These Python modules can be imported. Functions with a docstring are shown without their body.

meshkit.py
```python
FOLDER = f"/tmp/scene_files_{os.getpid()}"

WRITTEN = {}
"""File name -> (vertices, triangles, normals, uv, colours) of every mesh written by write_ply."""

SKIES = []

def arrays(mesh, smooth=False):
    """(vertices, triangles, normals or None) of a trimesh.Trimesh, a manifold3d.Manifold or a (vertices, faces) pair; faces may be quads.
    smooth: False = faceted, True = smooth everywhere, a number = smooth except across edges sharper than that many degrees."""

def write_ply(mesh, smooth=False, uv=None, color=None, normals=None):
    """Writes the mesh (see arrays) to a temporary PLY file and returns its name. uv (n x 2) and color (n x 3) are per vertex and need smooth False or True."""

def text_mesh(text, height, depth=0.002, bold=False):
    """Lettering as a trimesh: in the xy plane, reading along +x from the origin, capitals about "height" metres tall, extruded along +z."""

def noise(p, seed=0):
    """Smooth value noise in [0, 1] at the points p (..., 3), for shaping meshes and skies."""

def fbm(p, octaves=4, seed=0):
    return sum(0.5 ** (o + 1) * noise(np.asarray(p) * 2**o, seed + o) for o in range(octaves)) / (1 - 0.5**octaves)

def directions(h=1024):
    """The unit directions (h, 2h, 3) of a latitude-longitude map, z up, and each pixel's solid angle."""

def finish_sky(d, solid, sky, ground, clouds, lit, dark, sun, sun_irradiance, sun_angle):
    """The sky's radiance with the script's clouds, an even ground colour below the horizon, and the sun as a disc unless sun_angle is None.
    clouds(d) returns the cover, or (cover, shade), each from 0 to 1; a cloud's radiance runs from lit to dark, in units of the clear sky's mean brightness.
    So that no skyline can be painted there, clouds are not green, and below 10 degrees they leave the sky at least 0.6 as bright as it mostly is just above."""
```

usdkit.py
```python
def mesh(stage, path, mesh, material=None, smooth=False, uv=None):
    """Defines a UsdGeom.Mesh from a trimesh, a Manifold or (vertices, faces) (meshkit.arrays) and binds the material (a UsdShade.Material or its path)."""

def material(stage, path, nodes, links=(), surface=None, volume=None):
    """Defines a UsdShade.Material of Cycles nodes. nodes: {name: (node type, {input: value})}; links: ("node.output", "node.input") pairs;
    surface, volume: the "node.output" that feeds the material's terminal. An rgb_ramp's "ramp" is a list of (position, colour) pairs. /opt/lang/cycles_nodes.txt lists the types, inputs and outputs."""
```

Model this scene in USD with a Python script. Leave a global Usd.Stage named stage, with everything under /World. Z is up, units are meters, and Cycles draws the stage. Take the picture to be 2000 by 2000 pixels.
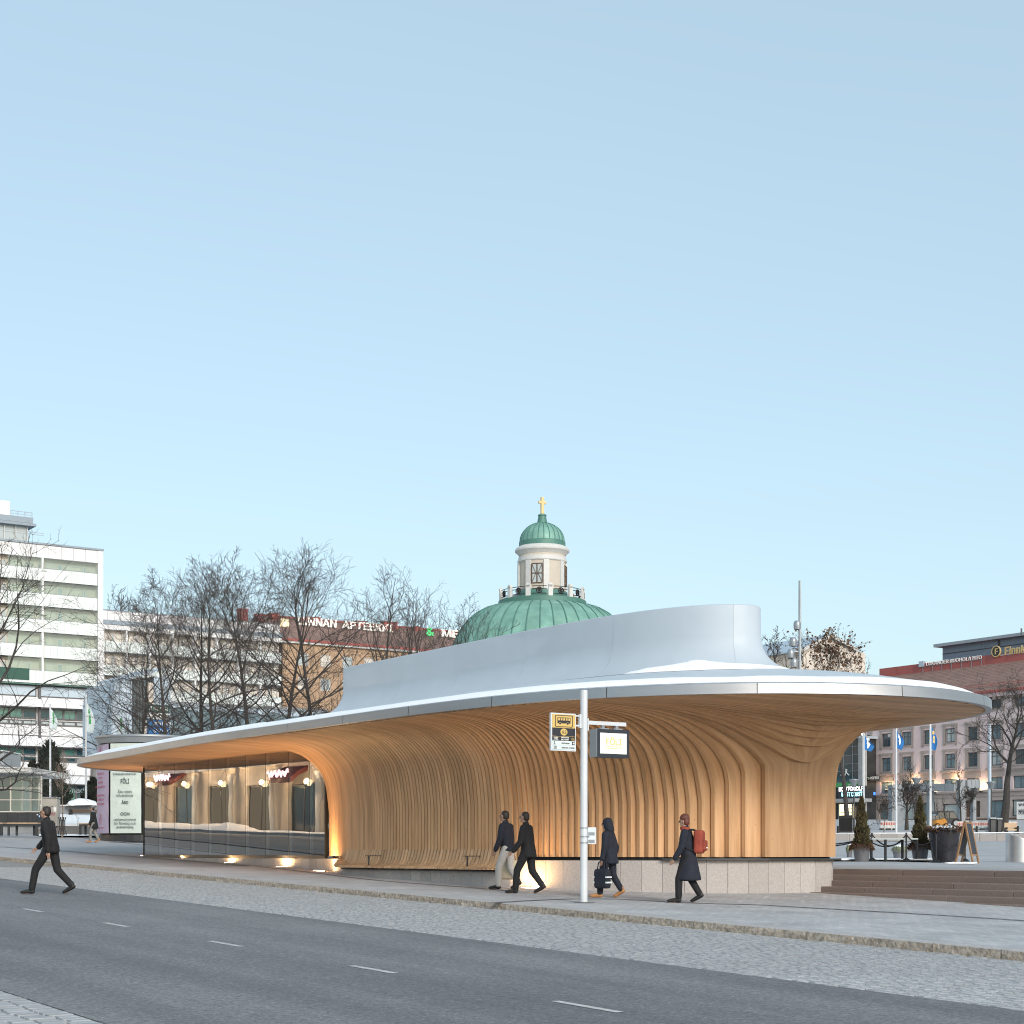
import math, random, numpy as np, trimesh, usdkit, meshkit
import manifold3d as m3
from shapely.geometry import Polygon, LineString, Point
from shapely import affinity
from scipy.interpolate import PchipInterpolator, CubicSpline
from pxr import Usd, UsdGeom, UsdLux, UsdShade, Gf, Sdf, Vt
random.seed(7); RNG = np.random.default_rng(7)
stage = Usd.Stage.CreateInMemory()
UsdGeom.SetStageUpAxis(stage, 'Z')
UsdGeom.Xform.Define(stage, '/World'); UsdGeom.Scope.Define(stage, '/World/Looks')
# ---------------------------------------------------------------- camera
# world: x runs away from the street across the square, y runs along the street, z up
ZC, FPX, HOR = 1.4, 3250.0, 1665.0            # eye height, focal length and horizon row for a picture of 2000 pixels
SA, CA = 0.5531, 0.8331
VIEW, RIGHT = np.array([SA, CA, 0.0]), np.array([CA, -SA, 0.0])
cam = UsdGeom.Camera.Define(stage, '/World/Camera')
cam.AddTransformOp().Set(Gf.Matrix4d(CA, -SA, 0, 0, 0, 0, 1, 0, -SA, -CA, 0, 0, 0, 0, ZC, 1))
cam.CreateHorizontalApertureAttr(20.0); cam.CreateVerticalApertureAttr(20.0)
cam.CreateFocalLengthAttr(20.0 * FPX / 2000)
cam.CreateVerticalApertureOffsetAttr(20.0 * (HOR - 1000) / 2000)
cam.CreateClippingRangeAttr(Gf.Vec2f(0.1, 5000))
cam.CreateExposureAttr(1.15)
# ---------------------------------------------------------------- sky and low soft sun
SUN_EL, SUN_AZ = math.radians(24), math.atan2(*(-VIEW * 0.9 + RIGHT * 0.42)[:2])
dome = UsdLux.DomeLight.Define(stage, '/World/sky')
dome.GetPrim().SetCustomDataByKey('kind', 'structure')
usdkit.material(stage, '/World/Looks/sky', {
    's': ('sky_texture', {'sky_type': 'single_scattering', 'sun_disc': False, 'sun_elevation': SUN_EL, 'sun_rotation': SUN_AZ, 'altitude': 0.0, 'air_density': 1.0, 'aerosol_density': 2.0, 'ozone_density': 1.0}),
    # a thin high veil of cloud, slightly uneven, evens out the clear sky
    'tc': ('texture_coordinate', {}), 'mp': ('mapping', {'scale': (1.0, 1.0, 3.0)}), 'n': ('noise_texture', {'scale': 1.6, 'detail': 4.0, 'roughness': .5}),
    'f': ('map_range', {'from_min': .3, 'from_max': .7, 'to_min': .52, 'to_max': .57}), 'x': ('mix_color', {'b': (2.78, 3.68, 3.92)}),
    'b': ('background_shader', {'strength': 0.099})}, [('tc.generated', 'mp.vector'), ('mp.vector', 'n.vector'), ('n.fac', 'f.value'), ('f.result', 'x.fac'), ('s.color', 'x.a'), ('x.result', 'b.color')], surface='b.background')
UsdShade.MaterialBindingAPI.Apply(dome.GetPrim()).Bind(UsdShade.Material.Get(stage, '/World/Looks/sky'))
sun = UsdLux.DistantLight.Define(stage, '/World/Sun')
sun.CreateNormalizeAttr(True); sun.CreateIntensityAttr(0.27); sun.CreateAngleAttr(18.0); sun.CreateColorAttr(Gf.Vec3f(1, .95, .90))
_d = np.array([math.sin(SUN_AZ) * math.cos(SUN_EL), math.cos(SUN_AZ) * math.cos(SUN_EL), math.sin(SUN_EL)])
_x = np.cross([0, 0, 1], _d); _x /= np.linalg.norm(_x); _y = np.cross(_d, _x)
sun.AddTransformOp().Set(Gf.Matrix4d(*_x, 0, *_y, 0, *_d, 0, 0, 0, 0, 1))

# ---------------------------------------------------------------- helpers
def at(px, py, depth):
    """the point of the place at this depth along the view that the photograph shows there"""
    return VIEW * depth + RIGHT * ((px - 1000) / FPX * depth) + np.array([0, 0, ZC + (HOR - py) / FPX * depth])
def onplane_x(px, x):      # (y, depth) where the sight line through column px meets the plane x = const
    k = (px - 1000) / FPX; dep = x / (SA + CA * k); return (CA - SA * k) * dep, dep
def onplane_y(px, y):
    k = (px - 1000) / FPX; dep = y / (CA - SA * k); return (SA + CA * k) * dep, dep
_used = {}
def numbered(parent, name):
    k = (parent, name); n = _used.get(k, -1) + 1; _used[k] = n
    return f'{parent}/{name}' if n == 0 else f'{parent}/{name}_{n:03d}'
def tag(p, label=None, cat=None, group=None, kind=None):
    p = p.GetPrim() if hasattr(p, 'GetPrim') else p
    for k, v in (('label', label), ('category', cat), ('group', group), ('kind', kind)):
        if v: p.SetCustomDataByKey(k, v)
    return p
def thing(name, label, cat, loc=(0, 0, 0), rotz=0.0, group=None, kind=None):
    x = UsdGeom.Xform.Define(stage, numbered('/World', name))
    x.AddTranslateOp().Set(Gf.Vec3d(*map(float, loc))); x.AddRotateZOp().Set(math.degrees(rotz))
    return tag(x, label, cat, group, kind)
def dup(root, loc, rotz, label=None, group=None, scale=None):
    was = root.GetCustomData()
    name = root.GetName()
    if name[-4:-3] == '_' and name[-3:].isdigit(): name = name[:-4]
    x = UsdGeom.Xform.Define(stage, numbered('/World', name))
    p = x.GetPrim(); p.GetReferences().AddInternalReference(root.GetPath()); p.SetInstanceable(True)
    x.ClearXformOpOrder()
    x.AddTranslateOp().Set(Gf.Vec3d(*map(float, loc))); x.AddRotateZOp().Set(math.degrees(rotz))
    if scale is not None: x.AddScaleOp().Set(Gf.Vec3f(*scale))
    return tag(p, label or was['label'], was['category'], group or was.get('group'))
class MB:
    """collects shapes; out() makes them one Mesh prim"""
    def __init__(s): s.v, s.f, s.n = [], [], 0
    def add(s, v, f):
        v = np.asarray(v, float); f = np.asarray(f, int)
        if len(f) == 0: return s
        if f.shape[1] == 4: f = np.vstack([f[:, [0, 1, 2]], f[:, [0, 2, 3]]])
        s.v.append(v); s.f.append(f + s.n); s.n += len(v); return s
    def tm(s, m): return s.add(m.vertices, m.faces)
    def box(s, c, size, rotz=0.0, taper=1.0):
        x, y, z = (np.array([-1, 1, 1, -1, -1, 1, 1, -1]) * size[0] / 2, np.array([-1, -1, 1, 1, -1, -1, 1, 1]) * size[1] / 2, np.array([-1, -1, -1, -1, 1, 1, 1, 1]) * size[2] / 2)
        k = np.where(z > 0, taper, 1.0); x, y = x * k, y * k
        cr, sr = math.cos(rotz), math.sin(rotz)
        v = np.stack([x * cr - y * sr, x * sr + y * cr, z], 1) + np.asarray(c, float)
        return s.add(v, [[0, 3, 2, 1], [4, 5, 6, 7], [0, 1, 5, 4], [1, 2, 6, 5], [2, 3, 7, 6], [3, 0, 4, 7]])
    def span(s, x0, x1, y0, y1, z0, z1): return s.box(((x0 + x1) / 2, (y0 + y1) / 2, (z0 + z1) / 2), (abs(x1 - x0), abs(y1 - y0), abs(z1 - z0)))
    def cbox(s, c, size, rotz=0.0, ch=0.02):
        """box with chamfered upright and top edges"""
        a, b, h = size[0] / 2, size[1] / 2, size[2]
        def ring(o, z):
            q = [(-a + ch + o, -b + o), (a - ch - o, -b + o), (a - o, -b + ch + o), (a - o, b - ch - o), (a - ch - o, b - o), (-a + ch + o, b - o), (-a + o, b - ch - o), (-a + o, -b + ch + o)]
            return [(x, y, z) for x, y in q]
        v = np.array(ring(0, -h / 2) + ring(0, h / 2 - ch) + ring(ch, h / 2))
        cr, sr = math.cos(rotz), math.sin(rotz)
        v = np.stack([v[:, 0] * cr - v[:, 1] * sr, v[:, 0] * sr + v[:, 1] * cr, v[:, 2]], 1) + np.asarray(c, float)
        f = [[i + r * 8, (i + 1) % 8 + r * 8, (i + 1) % 8 + 8 + r * 8, i + 8 + r * 8] for r in (0, 1) for i in range(8)]
        s.add(v, f); return s.add(v[16:], [[0, i, i + 1] for i in range(1, 7)])
    def tube(s, pts, rad, n=6, cap=True):
        p = np.asarray(pts, float); r = np.broadcast_to(np.asarray(rad, float), (len(p),))
        d = np.gradient(p, axis=0); d /= np.linalg.norm(d, axis=1, keepdims=True) + 1e-12
        up = np.array([0, 0, 1.0]) if abs(d[0, 2]) < .9 else np.array([1.0, 0, 0])
        a = np.cross(d, up); a /= np.linalg.norm(a, axis=1, keepdims=True) + 1e-12; b = np.cross(d, a)
        th = np.arange(n) * 2 * math.pi / n
        v = (p[:, None] + r[:, None, None] * (a[:, None] * np.cos(th)[None, :, None] + b[:, None] * np.sin(th)[None, :, None])).reshape(-1, 3)
        i = np.arange(len(p) - 1)[:, None] * n; j = np.arange(n)[None]; k = (j + 1) % n
        f = np.stack([i + j, i + n + j, i + n + k, i + k], -1).reshape(-1, 4)
        s.add(v, f)
        if cap and n > 2:
            m = len(v); s.add(v[:n], [[0, q, q + 1] for q in range(1, n - 1)]); s.add(v[m - n:], [[0, q + 1, q] for q in range(1, n - 1)])
        return s
    def bar(s, p0, p1, w, h):
        p0, p1 = np.asarray(p0, float), np.asarray(p1, float); d = p1 - p0; d /= np.linalg.norm(d)
        up = np.array([0, 0, 1.0]) if abs(d[2]) < .95 else np.array([0, 1.0, 0])
        a = np.cross(d, up); a /= np.linalg.norm(a); b = np.cross(a, d)
        q = [(-1, -1), (1, -1), (1, 1), (-1, 1)]
        v = [p + a * x * w / 2 + b * y * h / 2 for p in (p0, p1) for x, y in q]
        return s.add(v, [[0, 3, 2, 1], [4, 5, 6, 7], [0, 1, 5, 4], [1, 2, 6, 5], [2, 3, 7, 6], [3, 0, 4, 7]])
    def lathe(s, prof, n=24, c=(0, 0, 0), a0=0.0):
        p = np.asarray(prof, float); th = a0 + np.arange(n) * 2 * math.pi / n
        v = np.stack([p[:, None, 0] * np.cos(th), p[:, None, 0] * np.sin(th), np.repeat(p[:, 1:2], n, 1)], -1).reshape(-1, 3) + np.asarray(c, float)
        i = np.arange(len(p) - 1)[:, None] * n; j = np.arange(n)[None]; k = (j + 1) % n
        s.add(v, np.stack([i + j, i + k, i + n + k, i + n + j], -1).reshape(-1, 4))
        if p[-1, 0] > 1e-6: s.add(v[-n:], [[0, q, q + 1] for q in range(1, n - 1)])
        if p[0, 0] > 1e-6: s.add(v[:n], [[0, q + 1, q] for q in range(1, n - 1)])
        return s
    def prism(s, poly, h, o=(0, 0, 0), ex=(1, 0, 0), ey=(0, 1, 0), ez=(0, 0, 1)):
        """2-D outline raised by h; ex, ey, ez: where its axes go"""
        poly = poly if hasattr(poly, 'geom_type') else Polygon(poly)
        for g in getattr(poly, 'geoms', [poly]):
            m = trimesh.creation.extrude_polygon(g, h, engine='earcut')
            v = m.vertices @ np.array([ex, ey, ez], float) + np.asarray(o, float)
            f = m.faces if np.linalg.det(np.array([ex, ey, ez], float)) > 0 else m.faces[:, ::-1]
            s.add(v, f)
        return s
    def text(s, txt, h, o, ex, ey, depth=.01, bold=False, centre=False):
        m = meshkit.text_mesh(txt, h, depth, bold); v = np.array(m.vertices)
        if centre: v[:, 0] -= v[:, 0].max() / 2
        ez = np.cross(ex, ey); return s.add(v @ np.array([ex, ey, ez], float) + np.asarray(o, float), m.faces)
    def grid(s, P):
        P = np.asarray(P, float); a, b = P.shape[:2]; i = np.arange(a * b).reshape(a, b)
        return s.add(P.reshape(-1, 3), np.stack([i[:-1, :-1], i[1:, :-1], i[1:, 1:], i[:-1, 1:]], -1).reshape(-1, 4))
    def move(s, R=None, t=(0, 0, 0)):
        s.v = [(v @ np.asarray(R).T if R is not None else v) + np.asarray(t) for v in s.v]; return s
    def out(s, name, mat, parent=None, smooth=False, label=None, cat=None, group=None, kind=None, uv=None):
        par = '/World' if parent is None else str(parent.GetPath())
        m = usdkit.mesh(stage, numbered(par, name), trimesh.Trimesh(np.vstack(s.v), np.vstack(s.f), process=False), M(mat), smooth, uv)
        return tag(m, label, cat, group, kind)
_mats = {}
def M(n): return n if isinstance(n, UsdShade.Material) else _mats[n]
def mat(name, col, rough=.6, metal=0.0, var=.12, scale=2.0, bump=0.0, bscale=40.0, coord='position', col2=None, spec=.5, stretch=(1, 1, 1), detail=4.0, bdist=.02, rand=0.0, coat=0.0):
    col = np.array(col, float); c0 = np.clip(col * (1 - var), 0, 1); c1 = np.clip(col * (1 + var) if col2 is None else np.array(col2, float), 0, 1)
    N = {'p': ('principled_bsdf', {'roughness': rough, 'metallic': metal, 'specular_ior_level': spec, 'coat_weight': coat}),
         'g': ('geometry', {}) if coord == 'position' else ('texture_coordinate', {}),
         'm': ('mapping', {'scale': stretch}),
         'n': ('noise_texture', {'scale': scale, 'detail': detail, 'roughness': .6}),
         'r': ('rgb_ramp', {'ramp': [(0, c0), (.3, c0), (.7, c1), (1, c1)]})}
    L = [('g.position' if coord == 'position' else 'g.object', 'm.vector'), ('m.vector', 'n.vector'), ('n.fac', 'r.fac')]
    last = 'r.color'
    if rand:
        N['oi'] = ('object_info', {}); N['rv'] = ('map_range', {'from_min': 0.0, 'from_max': 1.0, 'to_min': 1 - rand, 'to_max': 1 + rand}); N['h'] = ('hsv', {})
        L += [('oi.random', 'rv.value'), ('rv.result', 'h.value'), (last, 'h.color')]; last = 'h.color'
    L.append((last, 'p.base_color'))
    if bump:
        N['b'] = ('noise_texture', {'scale': bscale, 'detail': 3.0, 'roughness': .6}); N['u'] = ('bump', {'strength': bump, 'distance': bdist})
        L += [('m.vector', 'b.vector'), ('b.fac', 'u.height'), ('u.normal', 'p.normal')]
    _mats[name] = usdkit.material(stage, f'/World/Looks/{name}', N, L, surface='p.BSDF')
def flat(name, col, rough=.5, metal=0.0, spec=.5):
    _mats[name] = usdkit.material(stage, f'/World/Looks/{name}', {'p': ('principled_bsdf', {'base_color': col, 'roughness': rough, 'metallic': metal, 'specular_ior_level': spec})}, surface='p.BSDF')
def glow(name, col, strength):
    _mats[name] = usdkit.material(stage, f'/World/Looks/{name}', {'e': ('emission', {'color': col, 'strength': strength})}, surface='e.emission')
def pane(name, tint=(.9, .95, .93), ior=1.5, rough=0.0, extra=0.0, wobble=0.0):
    N = {'t': ('transparent_bsdf', {'color': tint}), 'g': ('glossy_bsdf', {'color': (1, 1, 1), 'roughness': rough}), 'f': ('fresnel', {'IOR': ior}), 'a': ('math', {'math_type': 'add', 'value2': extra, 'use_clamp': True}), 'x': ('mix_closure', {})}
    L = [('f.fac', 'a.value1'), ('a.value', 'x.fac'), ('t.BSDF', 'x.closure1'), ('g.BSDF', 'x.closure2')]
    if wobble:
        N['q'] = ('geometry', {}); N['n'] = ('noise_texture', {'scale': .7, 'detail': 1.0}); N['u'] = ('bump', {'strength': wobble, 'distance': .05})
        L += [('q.position', 'n.vector'), ('n.fac', 'u.height'), ('u.normal', 'g.normal')]
    _mats[name] = usdkit.material(stage, f'/World/Looks/{name}', N, L, surface='x.closure')
def wood(name, col, dark, knots=True):
    """planed timber: streaks along the second uv axis, small dark knots"""
    N = {'uv': ('uvmap', {'attribute': 'st'}), 'm': ('mapping', {'scale': (42, 1.1, 1)}), 'n': ('noise_texture', {'scale': 1.0, 'detail': 5.0, 'roughness': .62, 'distortion': .3}),
         'm2': ('mapping', {'scale': (5, .5, 1)}), 'n2': ('noise_texture', {'scale': 1.0, 'detail': 3.0}),
         'r': ('rgb_ramp', {'ramp': [(0, np.array(dark)), (.36, np.array(dark) * .4 + np.array(col) * .6), (.62, np.array(col)), (1, np.array(col) * 1.12)]}),
         'r2': ('rgb_ramp', {'ramp': [(.3, (.74, .68, .62)), (.6, (1, 1, 1))]}), 'x': ('mix_color', {'blend_type': 'multiply', 'fac': 1.0}),
         'm3': ('mapping', {'scale': (9, 3.2, 1)}), 'vo': ('voronoi_texture', {'scale': 1.0}), 'rk': ('rgb_ramp', {'ramp': [(0, (.22, .15, .1)), (.045, (.3, .2, .13)), (.075, (1, 1, 1)), (1, (1, 1, 1))]}), 'xk': ('mix_color', {'blend_type': 'multiply', 'fac': .8}),
         'oi': ('object_info', {}), 'rv': ('map_range', {'from_min': 0.0, 'from_max': 1.0, 'to_min': .82, 'to_max': 1.12}), 'h': ('hsv', {}),
         'p': ('principled_bsdf', {'roughness': .55, 'specular_ior_level': .35}), 'u': ('bump', {'strength': .12, 'distance': .01})}
    L = [('uv.UV', 'm.vector'), ('m.vector', 'n.vector'), ('uv.UV', 'm2.vector'), ('m2.vector', 'n2.vector'), ('n.fac', 'r.fac'), ('n2.fac', 'r2.fac'), ('r.color', 'x.a'), ('r2.color', 'x.b'),
         ('uv.UV', 'm3.vector'), ('m3.vector', 'vo.vector'), ('vo.distance', 'rk.fac'), ('x.result', 'xk.a'), ('rk.color', 'xk.b'), ('oi.random', 'rv.value'), ('rv.result', 'h.value'), ('xk.result', 'h.color'),
         ('h.color', 'p.base_color'), ('n.fac', 'u.height'), ('u.normal', 'p.normal')]
    _mats[name] = usdkit.material(stage, f'/World/Looks/{name}', N, L, surface='p.BSDF')
def lamp(path, loc, d, kind='disk', size=.1, inten=10.0, col=(1, .7, .4), w=None):
    """a real lamp's light, shining along d"""
    L = UsdLux.DiskLight.Define(stage, path) if kind == 'disk' else UsdLux.RectLight.Define(stage, path) if kind == 'rect' else UsdLux.SphereLight.Define(stage, path)
    if kind == 'rect': L.CreateWidthAttr(w or size); L.CreateHeightAttr(size)
    else: L.CreateRadiusAttr(size)
    L.CreateNormalizeAttr(True); L.CreateIntensityAttr(inten); L.CreateColorAttr(Gf.Vec3f(*col))
    z = -np.asarray(d, float) / np.linalg.norm(d); x = np.cross([0, 1.0, 0.02], z); x /= np.linalg.norm(x); y = np.cross(z, x)
    L.AddTransformOp().Set(Gf.Matrix4d(*x, 0, *y, 0, *z, 0, *map(float, loc), 1))
    return L
# ---------------------------------------------------------------- materials
def asphalt():
    N = {'g': ('geometry', {}), 'a': ('noise_texture', {'scale': .28, 'detail': 5.0, 'roughness': .6}), 'ms': ('mapping', {'scale': (1.1, .05, 1)}), 'w': ('noise_texture', {'scale': 1.0, 'detail': 3.0}),
         's': ('voronoi_texture', {'scale': 34.0}), 's2': ('noise_texture', {'scale': 16.0, 'detail': 6.0, 'roughness': .85}),
         'ra': ('rgb_ramp', {'ramp': [(.3, (.150, .154, .162)), (.7, (.190, .194, .200))]}), 'rw': ('rgb_ramp', {'ramp': [(.35, (.80, .80, .82)), (.65, (1.1, 1.1, 1.1))]}), 'rs': ('rgb_ramp', {'ramp': [(.0, (.55, .55, .55)), (.35, (.85, .85, .85)), (.6, (1.0, 1.0, 1.0)), (1, (1.5, 1.48, 1.44))]}), 'r2': ('rgb_ramp', {'ramp': [(.32, (.45, .45, .46)), (.5, (1, 1, 1)), (.68, (1.6, 1.6, 1.56))]}),
         'x': ('mix_color', {'blend_type': 'multiply', 'fac': 1.0, 'use_clamp': False}), 'y': ('mix_color', {'blend_type': 'multiply', 'fac': .8}), 'z': ('mix_color', {'blend_type': 'multiply', 'fac': .9}),
         'u': ('bump', {'strength': .5, 'distance': .008}), 'p': ('principled_bsdf', {'roughness': .85, 'specular_ior_level': .4})}
    L = [('g.position', 'a.vector'), ('g.position', 'ms.vector'), ('ms.vector', 'w.vector'), ('g.position', 's.vector'), ('g.position', 's2.vector'), ('a.fac', 'ra.fac'), ('w.fac', 'rw.fac'), ('s.distance', 'rs.fac'), ('s2.fac', 'r2.fac'),
         ('ra.color', 'x.a'), ('rw.color', 'x.b'), ('x.result', 'y.a'), ('rs.color', 'y.b'), ('y.result', 'z.a'), ('r2.color', 'z.b'), ('z.result', 'p.base_color'), ('s2.fac', 'u.height'), ('u.normal', 'p.normal')]
    _mats['asphalt'] = usdkit.material(stage, '/World/Looks/asphalt', N, L, surface='p.BSDF')
asphalt()
mat('sett', (.335, .345, .36), .8, var=.13, scale=3.5, bump=.3, bscale=60, rand=.09, bdist=.006)
mat('sett_joint', (.24, .24, .24), .95, var=.25, scale=8)
mat('paver', (.39, .395, .41), .75, var=.17, scale=.9, bump=.3, bscale=70, rand=.07, bdist=.006)
mat('pave_ground', (.35, .355, .37), .85, var=.12, scale=.6, bump=.4, bscale=20)
mat('drain', (.13, .135, .145), .7, var=.2, scale=5)
mat('kerb_stone', (.42, .355, .295), .9, var=.45, scale=14, bump=1.0, bscale=22, rand=.08, bdist=.03)
mat('kerb_top', (.40, .39, .39), .8, var=.2, scale=20, bump=.3, bscale=60)
mat('red_granite', (.21, .165, .148), .42, var=.14, scale=30, bump=.3, bscale=60, rand=.09, bdist=.006)
mat('granite', (.40, .37, .355), .75, var=.16, scale=28, bump=.25, bscale=60, rand=.1, bdist=.006)
mat('snow', (.86, .88, .91), .7, var=.03, scale=3, bump=.5, bscale=9, bdist=.05)
mat('line_paint', (.46, .46, .455), .8, var=.3, scale=14)
mat('aluminium', (.43, .435, .45), .5, 1.0, var=.05, scale=1.2, stretch=(.6, .6, 6))
mat('roof_metal', (.44, .50, .56), .5, .0, var=.04, scale=.8)
mat('black', (.012, .012, .013), .6, var=.2)
mat('dark_metal', (.045, .047, .05), .45, .3, var=.15)
mat('grey_metal', (.30, .33, .36), .4, .5, var=.08)
mat('white_paint', (.56, .59, .62), .4, var=.05)
mat('interior_wood', (.40, .26, .14), .6, var=.15, scale=6, stretch=(1, 1, 12))
wood('timber', (.63, .395, .22), (.46, .265, .135))
wood('bench_timber', (.64, .44, .27), (.48, .30, .165))
pane('clear_glass', (.80, .88, .86), 1.45, 0.0, .28, .03)
glow('warm_strip', (1.0, .72, .42), 14.0)
# ---------------------------------------------------------------- ground heights (relative to the eye)
def zpave(x, y): return -1.25 + .0255 * (y - 13.9) + .002 * (x - 17) + .008 * np.maximum(0, x - 28) + .022 * np.clip(y - 60, 0, 22)
def zplaza(x, y): return np.maximum(zpave(x, y), -.38 + .012 * np.maximum(0, y - 30) + .025 * np.maximum(0, x - 45))
def zroad(x, y): return -1.37 + .0255 * (y - 13.9) - .002 * (np.abs(x - 8.5) - 8.5) + .022 * np.clip(y - 60, 0, 22)
def ground(px, py, f=zpave):
    """where the sight line meets the ground"""
    lo, hi = 5.0, 400.0
    for _ in range(60):
        m = (lo + hi) / 2; p = at(px, py, m)
        if p[2] - ZC > f(p[0], p[1]): lo = m
        else: hi = m
    return at(px, py, lo), lo
def gp(x, y, f=zpave): return np.array([x, y, float(f(x, y)) + ZC])
def sheet(xs, ys, f, dz=0.0):
    X, Y = np.meshgrid(xs, ys, indexing='ij'); return np.stack([X, Y, f(X, Y) + ZC + dz], -1)
XK, XS = 17.0, 12.4                                   # kerb face, edge of the setts
ys = np.concatenate([np.linspace(-60, 0, 12), np.linspace(2, 28.2, 18), np.linspace(28.6, 90, 42), np.linspace(95, 700, 40)])
g = MB(); g.grid(sheet(np.concatenate([[-900], np.linspace(-60, 700, 60)]), np.linspace(-300, 900, 60), zplaza, -2.2))
g.out('ground', 'pave_ground', kind='structure', label='ground beneath the streets and the square')
g = MB(); g.grid(sheet(np.linspace(4.7, XS, 8), ys, zroad)); g.out('road', 'asphalt', kind='structure', smooth=True, label='grey asphalt road with white dashes')
g = MB(); g.grid(sheet(np.linspace(XS, XK + .1, 5), ys, zroad, -.03)); sl = g.out('sett_lane', 'sett_joint', kind='structure', smooth=True, label='parking lane of granite setts by the kerb')
g = MB(); g.grid(sheet(np.linspace(-3, 4.8, 4), ys, zroad, -.03)); sl2 = g.out('near_sett_strip', 'sett_joint', kind='structure', smooth=True, label='strip of large setts at the near edge of the road')
g = MB(); g.grid(sheet(np.linspace(XK + .3, 26.2, 12), ys, zpave, -.012)); pv = g.out('pavement', 'pave_ground', kind='structure', smooth=True, label='paved footway beside the pavilion')
g = MB(); g.grid(sheet(np.concatenate([np.linspace(27.35, 60, 24), np.linspace(64, 420, 40)]), ys, zplaza)); g.grid(sheet(np.array([26.2, 27.35]), ys[ys > 28.3], zplaza)); pz = g.out('plaza', 'pave_ground', kind='structure', smooth=True, label='paved market square')
# setts: the nearest three hundred one by one, the others joined
def tile_v(cx, cy, a, b, z, h, ch, rot=0.0):
    q = np.array([(-1, -1), (1, -1), (1, 1), (-1, 1)]) * .5 * np.array([a, b])
    q2 = q * np.array([(a - 2 * ch) / a, (b - 2 * ch) / b])
    if rot:
        R = np.array([[math.cos(rot), -math.sin(rot)], [math.sin(rot), math.cos(rot)]]); q, q2 = q @ R.T, q2 @ R.T
    v = np.zeros((8, 3)); v[:4, :2] = q + (cx, cy); v[4:, :2] = q2 + (cx, cy)
    zz = z(v[:, 0], v[:, 1]); v[:4, 2] = zz[:4] - h; v[4:, 2] = zz[4:]; return v
TF = np.array([[4, 5, 6, 7], [0, 1, 5, 4], [1, 2, 6, 5], [2, 3, 7, 6], [3, 0, 4, 7]])
def paving(specs, parent, name, m, zf, lift=0.0):
    def dep(p): return p[0] * SA + p[1] * CA
    def lat(p): return p[0] * CA - p[1] * SA
    vis = [q for q in specs if dep(q) > 3 and abs(lat(q)) / dep(q) < 1000 / FPX + .01 and (ZC - (float(zf(q[0], q[1])) + ZC)) / dep(q) < 340 / FPX]
    vis.sort(key=dep)
    near = set(id(q) for q in vis[:300])
    rest = MB()
    for q in specs:
        x, y, a, b, rot, jz = q
        z = lambda X, Y, k=ZC + jz + lift: zf(X, Y) + k
        v = tile_v(x, y, a, b, z, .03, .004 if name == 'paver' else .008, rot)
        if id(q) in near: MB().add(v, TF).out(name, m, parent)
        else: rest.add(v, TF)
    rest.out(name + '_field', m, parent, kind='stuff')
S = []; y = 7.0
while y < 50:
    w = .105 + .02 * random.random(); x = XS + .02
    x -= random.random() * .1
    while x < XK - .12:
        l = .13 + .06 * random.random()
        if x > XS - .06: S.append((x + l / 2, y + w / 2 + .01 * math.sin(x * 3), l - .011, w - .011, random.uniform(-.03, .03), random.uniform(-.0025, .0025)))
        x += l
    y += w
paving(S, sl, 'sett', 'sett', zroad)
S = []; y = 9.0
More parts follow.
